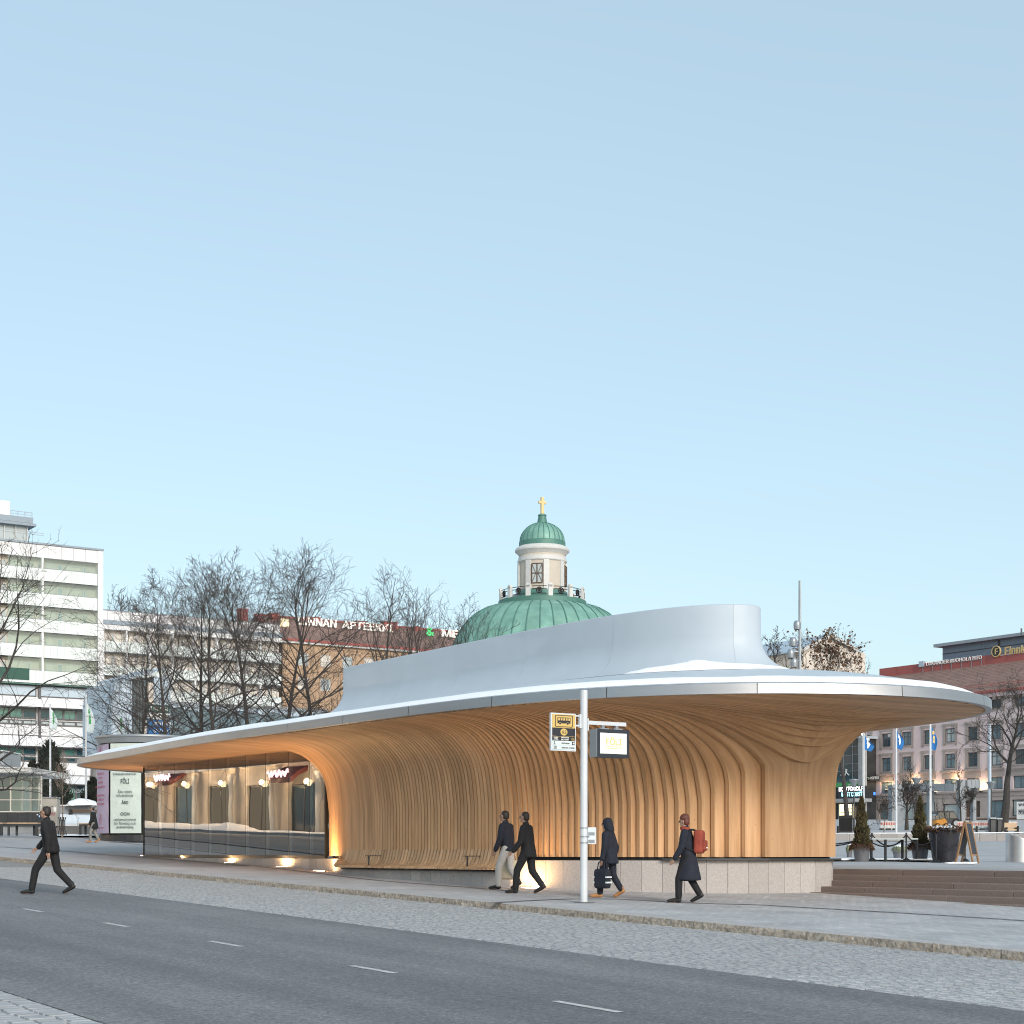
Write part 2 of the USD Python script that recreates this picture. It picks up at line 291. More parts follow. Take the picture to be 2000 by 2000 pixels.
while y < 24:
    x = 4.70
    while x > 1.0:
        l = .2 + .06 * random.random(); S.append((x - l / 2, y + .07, l - .018, .125, random.uniform(-.02, .02), random.uniform(-.003, .003))); x -= l
    y += .143
paving(S, sl2, 'sett', 'sett', zroad)
# pavers in running bond
S = []; row = 0; x = XK + .33
while x < 26.0:
    y = 8.0 + (row % 2) * .14
    while y < 46:
        if not (x > 21.6 and y > 30): S.append((x + .07, y + .14, .1365, .2765, 0, random.uniform(-.001, .001)))
        y += .28
    x += .14; row += 1
paving(S, pv, 'paver', 'paver', zpave, .004)
# kerb: one stone after another
kb = thing('kerb', 'rough granite kerb between sett lane and footway', 'kerb', kind='structure')
y = 5.0
while y < 90:
    l = random.uniform(1.0, 1.35) if y < 45 else 1.6
    y1 = y + l - .012; q = MB(); n = 12 if y < 40 else 4
    yy = np.linspace(y, y1, n); zt = zpave(XK + .15, yy) + ZC + .004; zb = zroad(XK, yy) + ZC - .06
    P = []
    for j, fx in enumerate((0.0, .35, .7, 1.0)):
        off = (RNG.random(n) - .5) * .03 if 0 < j < 3 else (RNG.random(n) - .5) * .012
        P.append(np.stack([XK + off, yy, zb + (zt - .012 - zb) * fx], 1))
    q.grid(np.array(P)[::-1])
    for e in (0, -1): q.add([P[0][e], P[-1][e], (XK + .3, yy[e], zt[e] - .005), (XK + .3, yy[e], zb[e])], [[0, 1, 2, 3] if e else [3, 2, 1, 0]])
    ks = q.out('kerb_stone', 'kerb_stone', kb); q = MB(); q.grid(np.array([P[-1], np.stack([np.full(n, XK + .014), yy, zt], 1), np.stack([np.full(n, XK + .31), yy, zt], 1)])[::-1]); q.out('dressed_top', 'kerb_top', ks); y += l
# road dashes
t0 = ground(1110, 1954, zroad)[0]
dashes = MB()
for k in range(-2, 12):
    y0 = t0[1] + 4 * k - 1.0
    P = sheet(np.array([8.85, 8.95]), np.linspace(y0, y0 + 1.0, 4), zroad, .004)
    q = MB(); q.grid(P); q.out('lane_dash', 'line_paint', stage.GetPrimAtPath('/World/road'))
# dark drain band that follows the building
def band(pix, w, name):
    P = np.array([ground(a, b)[0] for a, b in pix]); t = np.arange(len(P)); cs = CubicSpline(t, P[:, :2]); u = np.linspace(0, len(P) - 1, 60); c = cs(u); d = cs(u, 1); d /= np.linalg.norm(d, axis=1, keepdims=True); nn = np.stack([-d[:, 1], d[:, 0]], 1)
    a, b = c + nn * w / 2, c - nn * w / 2
    q = MB(); q.grid([np.c_[a, zpave(a[:, 0], a[:, 1]) + ZC + .009], np.c_[b, zpave(b[:, 0], b[:, 1]) + ZC + .009]]); q.out(name, 'drain', pv)
band([(-60, 1649), (0, 1654), (180, 1667), (362, 1681), (543, 1697), (700, 1716), (831, 1727.5), (930, 1735), (1000, 1741)], .16, 'drain_band')
band([(960, 1764), (1050, 1759), (1121, 1756.5), (1212, 1757), (1300, 1762), (1400, 1766), (1481, 1768), (1550, 1772), (1780, 1785), (2000, 1799), (2100, 1805)], .2, 'drain_band')
# granite steps up to the square
st = thing('steps', 'flight of broad reddish granite steps beside the plinth', 'steps')
z_top = -.38; n_st = 5
for k in range(7):
    zt = z_top - k * .125; x0 = 27.3 - k * .34
    if x0 < 25.7: x0 = 25.7 - (k - 5) * .34
    y = 28.4 - .09 * k + random.random() * .4; y_end = 8.0; first = 28.2 - .12 * k
    y = first
    while y > y_end:
        l = random.uniform(1.9, 2.6); ya = max(y - l + .008, y_end)
        q = MB(); zt_, zb = zt + ZC, zt + ZC - .16
        q.cbox(((x0 + x0 + .40) / 2, (y + ya) / 2, (zt_ + zb) / 2), (.40, y - ya, zt_ - zb), 0, .012)
        q.out('step_block', 'red_granite', st); y -= l
# ================================================================ pavilion
DZ = -.10                                             # underside of the timber
TC, XAX = 32.65, 25.7
TE = 27.12                                            # the flat end of the core
def fx(y):                                            # how far the core reaches from its axis towards the street
    k = max(0.0, (TC - y) / (TC - TE + .14)) if y <= 37.0 else (y - 37.0) / 9.0
    return 4.65 * math.sqrt(max(0.0, 1 - k * k))
def fb(y): return min(fx(y), 1.03 + 2.7 * (1 - math.exp(-max(0.0, y - TE) * .27)))      # and away from it
def outline(fa, fo, y0):
    yy = np.concatenate([y0 + 1.4 * np.linspace(0, 1, 34) ** 2, np.linspace(28.6, 42.9, 46)])
    p = Polygon(np.vstack([np.c_[[XAX - fa(y) for y in yy], yy], np.c_[[XAX + fo(y) for y in yy], yy][::-1]])).buffer(0)
    return p.intersection(p.buffer(-.5).buffer(.5, quad_segs=12).union(Polygon([(10, 20), (10, 40), (40, 40), (40, 20)]))).buffer(0)
FOOT = outline(fx, fb, TE)                              # where the wall stands
soft = lambda f: (lambda y: min(f(y), math.sqrt(8.4 * max(0.0, y - TE + .02))))
FLARE = outline(soft(fx), soft(fb), TE - .02)           # what the flare of the wall follows
rc = np.array([(25.3, 22.9), (21.9, 23.9), (19.7, 26.6), (18.8, 30.4), (18.6, 38), (18.6, 44), (19.2, 53.6), (19.9, 57.9), (22.6, 60.6), (26, 61.8), (29, 60.6), (30.6, 56.5), (31, 48), (31, 36), (30.8, 30.3), (30.2, 27.4), (28.7, 24.4), (25.3, 22.9)])
_cs = CubicSpline(np.r_[0, np.cumsum(np.linalg.norm(np.diff(rc, axis=0), axis=1))], rc, bc_type='periodic')
ROOF = _cs(np.linspace(0, _cs.x[-1], 241))[:-1]; ROOFP = Polygon(ROOF)
prof = PchipInterpolator([0, .05, .10, .16, .24, .48, .70, .98, 1.3, 1.75, 2.4, 3.4, 4.5, 25], [1.1, 1.58, 1.9, 2.1, 2.28, 2.56, 2.74, 2.87, 2.95, 3.0, 3.04, 3.06, 3.07, 3.08])
dl = np.concatenate([[0, .02, .04, .07, .1, .14, .19, .25, .33, .42, .52, .63, .76, .9, 1.05, 1.22, 1.4, 1.6, 1.85, 2.1, 2.4, 2.8, 3.3, 4.0, 5.0, 7, 10, 14, 20]])
zl = prof(dl)
def cuts(poly, ys):
    """least and greatest x of the outline on each line y = const (nan where it does not reach)"""
    c = np.array(poly.exterior.coords); a, b = c[:-1], c[1:]; lo = np.full(len(ys), np.nan); hi = lo.copy()
    for i, y in enumerate(ys):
        h = (np.minimum(a[:, 1], b[:, 1]) <= y) & (np.maximum(a[:, 1], b[:, 1]) > y)
        if h.any():
            x = a[h, 0] + (b[h, 0] - a[h, 0]) * (y - a[h, 1]) / (b[h, 1] - a[h, 1]); lo[i], hi[i] = x.min(), x.max()
    return lo, hi
DELTA, Y1 = .155, 61.7
Y0 = TE + .012 - DELTA * 27
ty = np.arange(Y0, Y1, DELTA)
C = [cuts(FLARE.buffer(d, quad_segs=24) if d else FOOT, ty) for d in dl]
LO, HI = np.array([c[0] for c in C]), np.array([c[1] for c in C])
rlo, rhi = cuts(ROOFP.buffer(-.10), ty + .0)
pav = thing('pavilion', 'curved timber pavilion with broad white roof and glazed end', 'pavilion')
ZT = 3.16
for k, y in enumerate(ty):
    if math.isnan(rlo[k]): continue
    lo, hi = LO[:, k].copy(), HI[:, k].copy()
    if not math.isnan(lo[0]): lo, hi = np.fmin(lo, lo[0]), np.fmax(hi, hi[0])
    ok = np.where(~np.isnan(lo))[0]
    zz, xa, xb = [], [], []
    base = not math.isnan(lo[0])
    if base: zz, xa, xb = [DZ, .5], [lo[0]] * 2, [hi[0]] * 2
    for j in ok:
        x0, x1 = max(lo[j], rlo[k]), min(hi[j], rhi[k])
        zz.append(zl[j]); xa.append(x0); xb.append(x1)
        if x0 == rlo[k] and x1 == rhi[k]: break
    if ok.size and not base:                           # close the lower edge as the curve it is
        dm = FLARE.distance(LineString([(0, y), (60, y)])); ex = []
        for e_ in (.0008, .004, .011, .022, .04, .065, .1):
            if dm + e_ < dl[ok[0]] + .15:
                a_, b_ = cuts(FLARE.buffer(dm + e_, quad_segs=48), [y])
                if not math.isnan(a_[0]) and a_[0] > rlo[k] and b_[0] < rhi[k]: ex.append((float(prof(dm + e_)), a_[0], b_[0]))
        al_ = sorted(ex + list(zip(zz, xa, xb))); zz, xa, xb = [list(q_) for q_ in zip(*al_)]
    if not ok.size: zz, xa, xb = [3.08], [rlo[k]], [rhi[k]]
    zz.append(ZT); xa.append(max(xa[-1], rlo[k])); xb.append(min(xb[-1], rhi[k]))
    if xa[-1] > rlo[k] + .01 or xb[-1] < rhi[k] - .01:
        zz[-1] = 3.085; xa[-1], xb[-1] = rlo[k], rhi[k]; zz.append(ZT); xa.append(rlo[k]); xb.append(rhi[k])
    zz, xa, xb = np.array(zz) + ZC, np.array(xa), np.array(xb)
    gap = (.034 if y < 30 else .030) if base else .005 if y < 30 else .004
    ya, yb = y, y + DELTA - gap
    wide = y < 29
    al = np.r_[0, np.cumsum(np.hypot(np.diff(zz), np.diff(xa)))]
    w = xb - xa
    if wide: fr = np.linspace(0, 1, 11); cols = xa[:, None] + w[:, None] * fr[None]; uc = np.repeat((fr * 2.4)[None], len(zz), 0)
    else:
        off = np.array([0, .35, .9]); cols = np.concatenate([xa[:, None] + np.minimum(off[None], w[:, None] / 2), xb[:, None] - np.minimum(off[None, ::-1], w[:, None] / 2)], 1); uc = np.concatenate([off, 3 + off])[None] + 0 * cols
    q, UV = MB(), []
    o1, o2 = random.random() * 40, random.random() * 40
    def face(P, U, V):
        q.grid(P); UV.append(np.stack([np.broadcast_to(U, P.shape[:2]), np.broadcast_to(V, P.shape[:2])], -1).reshape(-1, 2))
    Z2 = np.repeat(zz[:, None], cols.shape[1], 1)
    face(np.stack([cols, 0 * cols + ya, Z2], -1), uc + o1, al[:, None] + o2)
    face(np.stack([cols, 0 * cols + yb, Z2], -1)[:, ::-1], uc + o1, al[:, None] + o2)
    face(np.stack([np.stack([xa, 0 * xa + yb, zz], 1), np.stack([xa, 0 * xa + ya, zz], 1)], 1), np.array([[0, .155]]) + o2, al[:, None] + o1)
    face(np.stack([np.stack([xb, 0 * xb + ya, zz], 1), np.stack([xb, 0 * xb + yb, zz], 1)], 1), np.array([[0, .155]]) + o2 + 3, al[:, None] + o1)
    nb = 6; bx = np.linspace(xa[0], xb[0], nb)
    face(np.stack([np.stack([bx, 0 * bx + yb, 0 * bx + zz[0]], 1), np.stack([bx, 0 * bx + ya, 0 * bx + zz[0]], 1)], 0).transpose(0, 1, 2)[::-1], np.array([[0], [.155]]) + o2 + 7, bx[None] + o1)
    q.out('timber_layer', 'timber', pav, smooth=True, uv=np.vstack(UV))
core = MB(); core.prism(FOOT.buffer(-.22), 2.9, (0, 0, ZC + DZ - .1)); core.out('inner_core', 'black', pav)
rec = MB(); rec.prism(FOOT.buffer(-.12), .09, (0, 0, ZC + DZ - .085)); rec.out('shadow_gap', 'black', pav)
# granite plinth, slab by slab
def ring_panels(line, step, z_full, name, m, parent, thick=.09, gap=.008, zfun=zpave):
    L = line.length; n = max(1, round(L / step)); ds = np.linspace(0, L, n + 1)
    for a, b in zip(ds[:-1], ds[1:]):
        p, r = np.array(line.interpolate(a + gap / 2).coords[0]), np.array(line.interpolate(b - gap / 2).coords[0])
        d = (r - p) / np.linalg.norm(r - p); nrm = np.array([d[1], -d[0]])
        zb = min(float(zfun(*p)), float(zfun(*r))) - .08; z_top = z_full
        if 31.3 < p[1] < 40.6 and 31.3 < r[1] < 40.6 and p[0] < 24: z_top = z_full - .255   # below the bench
        if z_top - zb < .02: continue
        q = MB(); c = (p + r) / 2 - nrm * thick / 2
        q.cbox((c[0], c[1], ZC + (z_top + zb) / 2), (np.linalg.norm(r - p), thick, z_top - zb), math.atan2(d[1], d[0]), .004)
        q.out(name, m, parent)
pl = np.array(FOOT.buffer(.02).exterior.coords)
XG = 22.05
# street side outline of the plinth from the glazed end round to the back
fr_ = [(XG, 57.6), (XG, 43.3)] + [(XAX - fx(y) - .02, y) for y in np.linspace(42.3, 41, 4)] + [(XAX - fx(y) - .05 - .30 * max(0, min(1, (40.6 - y) / .8)) * max(0, min(1, (y - 31.2) / .4)), y) for y in np.linspace(40.6, 28.4, 40)] + [(XAX - fx(y), y) for y in np.linspace(28.1, TE, 14)] + [(XAX + fb(y), y) for y in np.linspace(TE, 28.2, 8)]
plf = LineString(fr_[::-1])
zpl = DZ - .075
ring_panels(LineString(plf.coords[::-1]), .47, zpl, 'plinth_slab', 'granite', pav)
cap = MB()
sill = LineString([(XAX - fx(y) - .03, y - .03) for y in np.linspace(28.3, TE, 14)] + [(XAX + fb(y) + .03, y - .03) for y in np.linspace(TE, 27.3, 4)]).buffer(.09, cap_style='flat')
cap.prism(sill, .045, (0, 0, ZC + zpl + .002)); cap.out('sill_plate', 'dark_metal', pav)
# fascia panels
FZ0, FZ1 = 3.055 + ZC, 3.275 + ZC
rl = np.r_[0, np.cumsum(np.linalg.norm(np.diff(np.vstack([ROOF, ROOF[:1]]), axis=0), axis=1))]
RL = LineString(np.vstack([ROOF, ROOF[:1]])); npan = 30; ds = np.linspace(0, RL.length, npan + 1) + .9
for a, b in zip(ds[:-1], ds[1:]):
    u = np.linspace(a + .008, b - .008, 12) % RL.length
    p = np.array([RL.interpolate(x).coords[0] for x in u]); e = np.array([RL.interpolate((x + .01) % RL.length).coords[0] for x in u]) - p
    e /= np.linalg.norm(e, axis=1, keepdims=True); nr = np.stack([e[:, 1], -e[:, 0]], 1)
    if Point(p[0] + nr[0] * .1).within(ROOFP): nr = -nr
    ring = lambda o, z: np.c_[p + nr * o, np.full(len(p), z)]
    q = MB(); q.grid([ring(-.13, FZ0 + .012), ring(-.012, FZ0), ring(.012, FZ0 + .01), ring(.0, FZ1 - .012), ring(-.02, FZ1), ring(-.125, FZ1 + .004)]); q.out('fascia_panel', 'aluminium', pav, smooth=50)
# roof skin and drum
_d = np.linspace(0, 1, 120)
_dr = np.array([(22.05, 42.1), (22.0, 36), (22.0, 31), (22.15, 29), (22.5, 27.6), (23.1, 26.7), (23.75, 26.45), (24.25, 26.85), (25.1, 28.1), (26.0, 30.0), (26.6, 33), (26.7, 38), (26.6, 42.1)])
_dc = CubicSpline(np.r_[0, np.cumsum(np.linalg.norm(np.diff(_dr, axis=0), axis=1))], _dr)
DR = Polygon(_dc(np.linspace(0, _dc.x[-1], 120))).buffer(-.3).buffer(.3, quad_segs=8)
DRE = DR.buffer(.62, quad_segs=12)
from shapely import distance, points, prepare
RB = LineString(ROOFP.exterior.coords)
def zroof(P):
    d = distance(points(P), RB); e = distance(points(P), DR)
    z = 3.275 + .83 * (1 - np.exp(-np.maximum(0, d - .1) / 2.3))
    r = .62; f = np.clip(r - e, 0, r); return z + (r - np.sqrt(np.maximum(0, r * r - f * f))), d
NA = 200
def resample(poly, n):
    ext = LineString(poly.exterior.coords); L = ext.length
    return ext, L
cen = np.array([24.3, 34.0])
def star(poly, th):
    ext = poly.exterior; out = []
    for a in th:
        I = LineString([cen, cen + 80 * np.array([math.cos(a), math.sin(a)])]).intersection(ext)
        q = np.array([g.coords[0] for g in getattr(I, 'geoms', [I])]); out.append(q[np.argmax(np.linalg.norm(q - cen, axis=1))])
    return np.array(out)
# directions chosen evenly along the roof edge
edge = np.array([RL.interpolate(x).coords[0] for x in np.linspace(0, RL.length, NA, endpoint=False)])
th = np.unwrap(np.arctan2(edge[:, 1] - cen[1], edge[:, 0] - cen[0]))
inner = star(DRE, th); outer = star(ROOFP.buffer(-.11), th)
q = MB(); rows = []
for s_ in np.r_[np.linspace(0, .3, 8), np.linspace(.36, 1, 16)]:
    P = outer * (1 - s_) + inner * s_; z, _ = zroof(P); rows.append(np.c_[P, z + ZC])
rows = np.array(rows); rows = np.concatenate([rows, rows[:, :1]], 1)
q.grid(rows[:, ::-1] if th[-1] < th[0] else rows); q.out('roof_skin', 'roof_metal', pav, smooth=True)
ex2 = LineString(DR.exterior.coords); nD = 160
dp = np.array([ex2.interpolate(x).coords[0] for x in np.linspace(0, ex2.length, nD, endpoint=False)])
de = np.roll(dp, -1, 0) - np.roll(dp, 1, 0); de /= np.linalg.norm(de, axis=1, keepdims=True); dn = np.stack([de[:, 1], -de[:, 0]], 1)
if Point(dp[0] + dn[0] * .2).within(DR): dn = -dn
ZD = 5.23
seams = [0]
def drum_piece(i0, i1, nm, gap=True):
    idx = np.arange(i0, i1 + 1) % nD
    p, n_ = dp[idx].copy(), dn[idx]
    if gap:
        p[0] += (p[1] - p[0]) / np.linalg.norm(p[1] - p[0]) * .0015; p[-1] += (p[-2] - p[-1]) / np.linalg.norm(p[-2] - p[-1]) * .0015
    rws = []
    zb = 3.275 + .83 * (1 - np.exp(-(distance(points(p), RB) - .1) / 2.3))
    for a in np.linspace(0, math.pi / 2, 9):
        o = .70 * (1 - math.sin(a)); Pq = p + n_ * o
        zq = 3.275 + .83 * (1 - np.exp(-(distance(points(Pq), RB) - .1) / 2.3))
        rws.append(np.c_[Pq, zq + .70 * (1 - math.cos(a)) + ZC + .006])
    rws += [np.c_[p, np.full(len(p), 4.95 + ZC)], np.c_[p, np.full(len(p), ZD - .02 + ZC)], np.c_[p - n_ * .02, np.full(len(p), ZD + ZC)], np.c_[p - n_ * .25, np.full(len(p), ZD + ZC)], np.c_[p - n_ * .27, np.full(len(p), 4.3 + ZC)]]
    m = MB(); m.grid(np.array(rws)); m.out(nm, 'roof_metal', pav, smooth=50)
cutsD = np.linspace(0, nD, 13).astype(int)
for a, b in zip(cutsD[:-1], cutsD[1:]): drum_piece(a, b, 'drum_panel')
lid = MB(); lid.prism(DR.buffer(-.2), .1, (0, 0, ZC + 4.25)); lid.out('drum_deck', 'dark_metal', pav)
# old snow lying along the roof edge
sn = MB(); n_s = NA
th_o = star(ROOFP.buffer(-.14), th); nzv = meshkit.fbm(np.c_[edge * .35, np.zeros(NA)], 4); w_ = .10 + .20 * nzv + .1 * (edge[:, 1] > 43)
P0 = th_o * .985 + inner * .015
rws = []
for f_, h_ in ((0, .004), (.05, .02), (.35, .05), (.8, .045), (.95, .03), (1.0, .003)):
    s_ = (f_ * w_)[:, None]; P = P0 * (1 - s_) + inner * s_; z, _ = zroof(P); rws.append(np.c_[P, z + ZC + h_ + (.012 * (meshkit.fbm(np.c_[P * 3, 0 * z], 3) - .5) if 0 < f_ < 1 else 0)])
rws = np.array(rws); rws = np.concatenate([rws, rws[:, :1]], 1)
sn.grid(rws[:, ::-1] if th[-1] < th[0] else rws); sn.out('roof_snow', 'snow', smooth=True, kind='stuff', label='thin old snow along the edge of the pavilion roof', cat='snow')
# a small drift blown against the foot of the drum
ic = int(np.argmin(np.linalg.norm(dp - at(1352, 1303, 34.6)[:2], axis=1))); Pd = []
for u_ in np.linspace(-1, 1, 25):
    k_ = ic + u_ * 6.5; i0 = int(math.floor(k_)); f_ = k_ - i0; pb0 = dp[i0 % nD] * (1 - f_) + dp[(i0 + 1) % nD] * f_; nb0 = dn[i0 % nD] * (1 - f_) + dn[(i0 + 1) % nD] * f_; row = []
    hmax = max(0.0, 1 - abs(u_)) ** .8; aa = np.linspace(0, math.pi / 2 * .52, 9)
    for a_ in aa:
        o_ = .70 * (1 - math.sin(a_)); q_ = pb0 + nb0 * o_; zq = 3.275 + .83 * (1 - math.exp(-(float(distance(Point(*q_), RB)) - .1) / 2.3)) + .70 * (1 - math.cos(a_)) + .006
        t_ = .07 * min(1, hmax * 2) * math.sin(math.pi * min(1, (a_ / aa[-1]) / max(.05, hmax))) if a_ / aa[-1] < hmax else -.02
        row.append(np.array([*(q_ + nb0 * t_ * .6), zq + ZC + t_ + (.008 if t_ > 0 else 0)]))
    Pd.append(row)
Pd = np.array(Pd)
sd_ = MB(); sd_.grid(Pd); sd_.out('snow_drift', 'snow', smooth=True, kind='stuff', label='small snow drift against the foot of the roof drum', cat='snow')
# glass hall
yg = np.array([onplane_x(p, XG)[0] for p in (281, 310, 341, 373, 406.5, 441.5, 479, 518.5, 563.7, 604, 636)])
def ceil_at(x, y):
    d = FOOT.distance(Point(x, y)); return float(prof(d)) if d > 0 else 1.1
for i in range(len(yg) - 1):
    a, b = yg[i + 1] + .012, yg[i] - .012
    yy = np.linspace(a, b, 6); top = np.array([min(3.075, ceil_at(XG, y)) - .01 for y in yy]) + ZC
    q = MB(); zb = DZ + .02 + ZC
    for xo, fl in ((XG, 1), (XG + .024, 0)):
        P = np.array([np.c_[np.full(6, xo), yy, np.full(6, zb)], np.c_[np.full(6, xo), yy, top]]); q.grid(P if fl else P[::-1])
    gl = q.out('glass_pane', 'clear_glass', pav)
for i, y in enumerate(yg):
    q = MB(); t_ = min(3.07, ceil_at(XG, y)) - .01
    if i and i < len(yg) - 1: q.span(XG + .003, XG + .02, y - .011, y + .011, DZ + .02 + ZC, t_ + ZC)
    else: q.span(XG - .02, XG + .06, y - .03, y + .03, DZ + ZC - .02, t_ + ZC)
    q.out('glazing_joint', 'black', pav)
q = MB(); q.span(XG - .02, XG + .05, yg[-1], yg[0], DZ - .07 + ZC, DZ + .015 + ZC); q.out('glazing_sill', 'dark_metal', pav)
ye = yg[0]; XB = 29.3
for i in range(5):
    a, b = XG + (XB - XG) * i / 5 + .02, XG + (XB - XG) * (i + 1) / 5 - .02
    q = MB(); q.span(a, b, ye - .012, ye + .012, DZ + ZC, 3.06 + ZC); q.out('glass_pane', 'clear_glass', pav)
for i in range(10):
    a, b = 43.2 + (ye - 43.2) * i / 10 + .012, 43.2 + (ye - 43.2) * (i + 1) / 10 - .012
    q = MB(); q.span(XB - .012, XB + .012, a, b, DZ + ZC, min(3.05, ceil_at(XB, (a + b) / 2) - .03) + ZC); q.out('glass_pane', 'clear_glass', pav)
    if i: q = MB(); q.span(XB - .05, XB + .05, a - .03, a + .006, DZ + ZC, min(3.05, ceil_at(XB, a) - .03) + ZC); q.out('glazing_joint', 'dark_metal', pav)
q = MB(); q.span(XG + .06, XB - .05, 42.6, ye - .05, DZ - .25 + ZC, DZ + ZC); q.out('hall_floor', 'pave_ground', pav)
# end wall of the timber core towards the hall is the layers themselves; a counter and white tables stand inside
# lights let into the footway, washing the wall
for i, (a, b) in enumerate([(281, 1671.5), (363, 1678), (447, 1685.3), (550, 1693.3), (623, 1702), (1033, 1735.5)]):
    p, dep = ground(a, b)
    L = thing('ground_light', ['recessed ground light at the corner of the glass hall', 'recessed ground light second from the glass corner', 'recessed ground light third from the glass corner', 'recessed ground light under the middle of the glazing', 'recessed ground light where glazing meets the timber wall', 'recessed ground light behind the walking couple'][i], 'ground light', p, 0, 'ground lights along the pavilion plinth')
    q = MB(); q.box((0, 0, .004), (.13, .62, .014)); q.out('housing', 'dark_metal', L)
    q = MB(); q.box((0, 0, .0135), (.07, .52, .009)); q.out('light_strip', 'warm_strip', L)
    lamp(str(L.GetPath()) + '/lamp', (0, 0, .03), (.1, 0, 1), 'rect', .08, (13, 13, 12, 11, 14, 5)[i], (1, .57, .23), .5)
for i in range(3):
    p = gp(31.2, 34 + i * 4, zplaza)
    L = thing('ground_light', ['recessed ground light behind the pavilion nearest its rounded end', 'recessed ground light behind the pavilion in the middle', 'recessed ground light behind the pavilion farthest from its rounded end'][i], 'ground light', p, 0, 'ground lights along the pavilion plinth')
    q = MB(); q.box((0, 0, .004), (.13, .62, .014)); q.out('housing', 'dark_metal', L)
    q = MB(); q.box((0, 0, .0135), (.07, .52, .009)); q.out('light_strip', 'warm_strip', L)
    lamp(str(L.GetPath()) + '/lamp', (0, 0, .03), (-.2, 0, 1), 'rect', .08, (13, 13, 12, 11, 14, 5)[i], (1, .57, .23), .5)
# curved slatted bench
bn = thing('wall_bench', 'long curved slatted timber bench under the ribbed wall', 'bench')
pr = np.array([(.0, .42), (-.03, .30), (-.07, .16), (-.13, .07), (-.22, .03), (-.38, .015), (-.50, .01), (-.55, -.015), (-.545, -.05), (-.5, -.055), (-.1, -.05), (-.02, .0), (.03, .2), (.03, .42)])
yb0, yb1 = 31.6, 40.9
n_sl = int((yb1 - yb0) / DELTA)
for k in range(n_sl):
    y = ty[np.argmin(abs(ty - (yb0 + k * DELTA)))] if k == 0 else y + DELTA
    f = min(1, (yb1 - y) / 1.3); f = f * f * (3 - 2 * f)
    P = pr.copy(); P[:, 0] *= .12 + .88 * f; P[:, 1] = P[:, 1] * (1 if f > .99 else 1) + (0 if f > .99 else (1 - f) * np.where(P[:, 1] < .3, .26, .02) * (1 - P[:, 1] / .45))
    xw = XAX - fx(y) - .012
    q = MB(); q.prism(P, DELTA - .045, (xw, y + DELTA - .045, ZC - .345), (1, 0, 0), (0, 0, 1), (0, -1, 0))
    v = np.vstack(q.v); q.out('slat', 'bench_timber', bn, uv=np.c_[v[:, 1] * 1 + k * .37, v[:, 0] + v[:, 2]])
q = MB(); q.prism([(XAX - fx(y) - .46, y) for y in np.linspace(31.7, 39.6, 12)] + [(XAX - fx(y) - .0, y) for y in np.linspace(39.6, 31.7, 12)], .03, (0, 0, ZC - .44)); q.out('underframe', 'black', bn)
for px_ in (727, 921):
    y = onplane_x(px_, 20.75)[0]; xw = XAX - fx(y)
    q = MB(); zs = ZC - .335
    q.bar((xw - .42, y, zs), (xw - .42, y, zs + .25), .018, .05); q.bar((xw - .52, y, zs + .25), (xw - .03, y, zs + .25), .035, .018); q.out('armrest', 'dark_metal', bn)
# ================================================================ buildings round the square
mat('white_render', (.70, .70, .71), .7, var=.05, scale=.4)
mat('mint_panel', (.68, .74, .73), .35, var=.04, scale=.3, rand=.03)
mat('cap_grey', (.24, .29, .34), .5, var=.06)
mat('cream_wall', (.58, .52, .46), .8, var=.08, scale=.5)
mat('pink_render', (.57, .475, .49), .85, var=.07, scale=.25, bump=.2, bscale=8)
mat('pink_trim', (.30, .265, .255), .8, var=.08, scale=.6)
mat('plinth_stone', (.34, .295, .28), .8, var=.12, scale=.6)
mat('tile_roof', (.215, .135, .115), .75, var=.2, scale=.9, rand=.05)
mat('red_metal', (.32, .085, .075), .55, var=.08, scale=.5)
mat('blue_cladding', (.15, .20, .26), .45, .2, var=.06, scale=.3)
mat('copper', (.15, .32, .265), .55, .1, var=.2, scale=.55, col2=(.215, .41, .345), rand=.05)
mat('copper_dark', (.075, .19, .16), .55, .1, var=.15, scale=.5)
mat('lantern_plaster', (.50, .45, .385), .85, var=.06, scale=.6)
mat('gilding', (.62, .46, .24), .35, .6, var=.06)
mat('brick_wall', (.42, .285, .185), .85, var=.18, scale=6, stretch=(1, 1, 3))
mat('silver_cladding', (.42, .50, .58), .4, .3, var=.06, scale=.4)
mat('win_frame', (.10, .10, .105), .5, var=.1)
mat('white_frame', (.55, .55, .54), .6, var=.05)
mat('concrete', (.27, .29, .31), .85, var=.12, scale=1.2, bump=.3, bscale=12)
mat('dark_facade', (.03, .033, .036), .3, var=.3, scale=.6)
mat('brown_wood', (.10, .06, .04), .6, var=.2)
flat('win_dark', (.05, .075, .09), .08, 0, .8)
flat('win_blue', (.13, .20, .24), .08, 0, .8)
flat('win_pale', (.40, .45, .46), .1, 0, .6)
flat('curtain_pale', (.62, .58, .52), .8)
flat('green_glass', (.07, .19, .16), .08, 0, .8)
flat('teal_dark', (.02, .06, .075), .08, 0, .8)
flat('sign_green', (.012, .075, .055), .4)
flat('sign_lime', (.06, .30, .10), .4)
flat('sign_blue', (.015, .13, .36), .4)
flat('sign_black', (.02, .025, .035), .4)
flat('gold_letter', (.52, .38, .16), .4)
flat('white_letter', (.80, .80, .78), .5)
flat('red_accent', (.6, .05, .03), .4)
glow('lit_warm', (1.0, .80, .48), 1.3)
glow('lit_white', (1.0, 1.0, 1.0), 2.2)
glow('lit_cyan', (.35, .85, 1.0), 1.6)
glow('lit_pink', (1.0, .55, .55), 3.0)
glow('lit_letter', (1.0, .93, .82), .9)
glow('lit_green', (.12, .8, .25), .8)
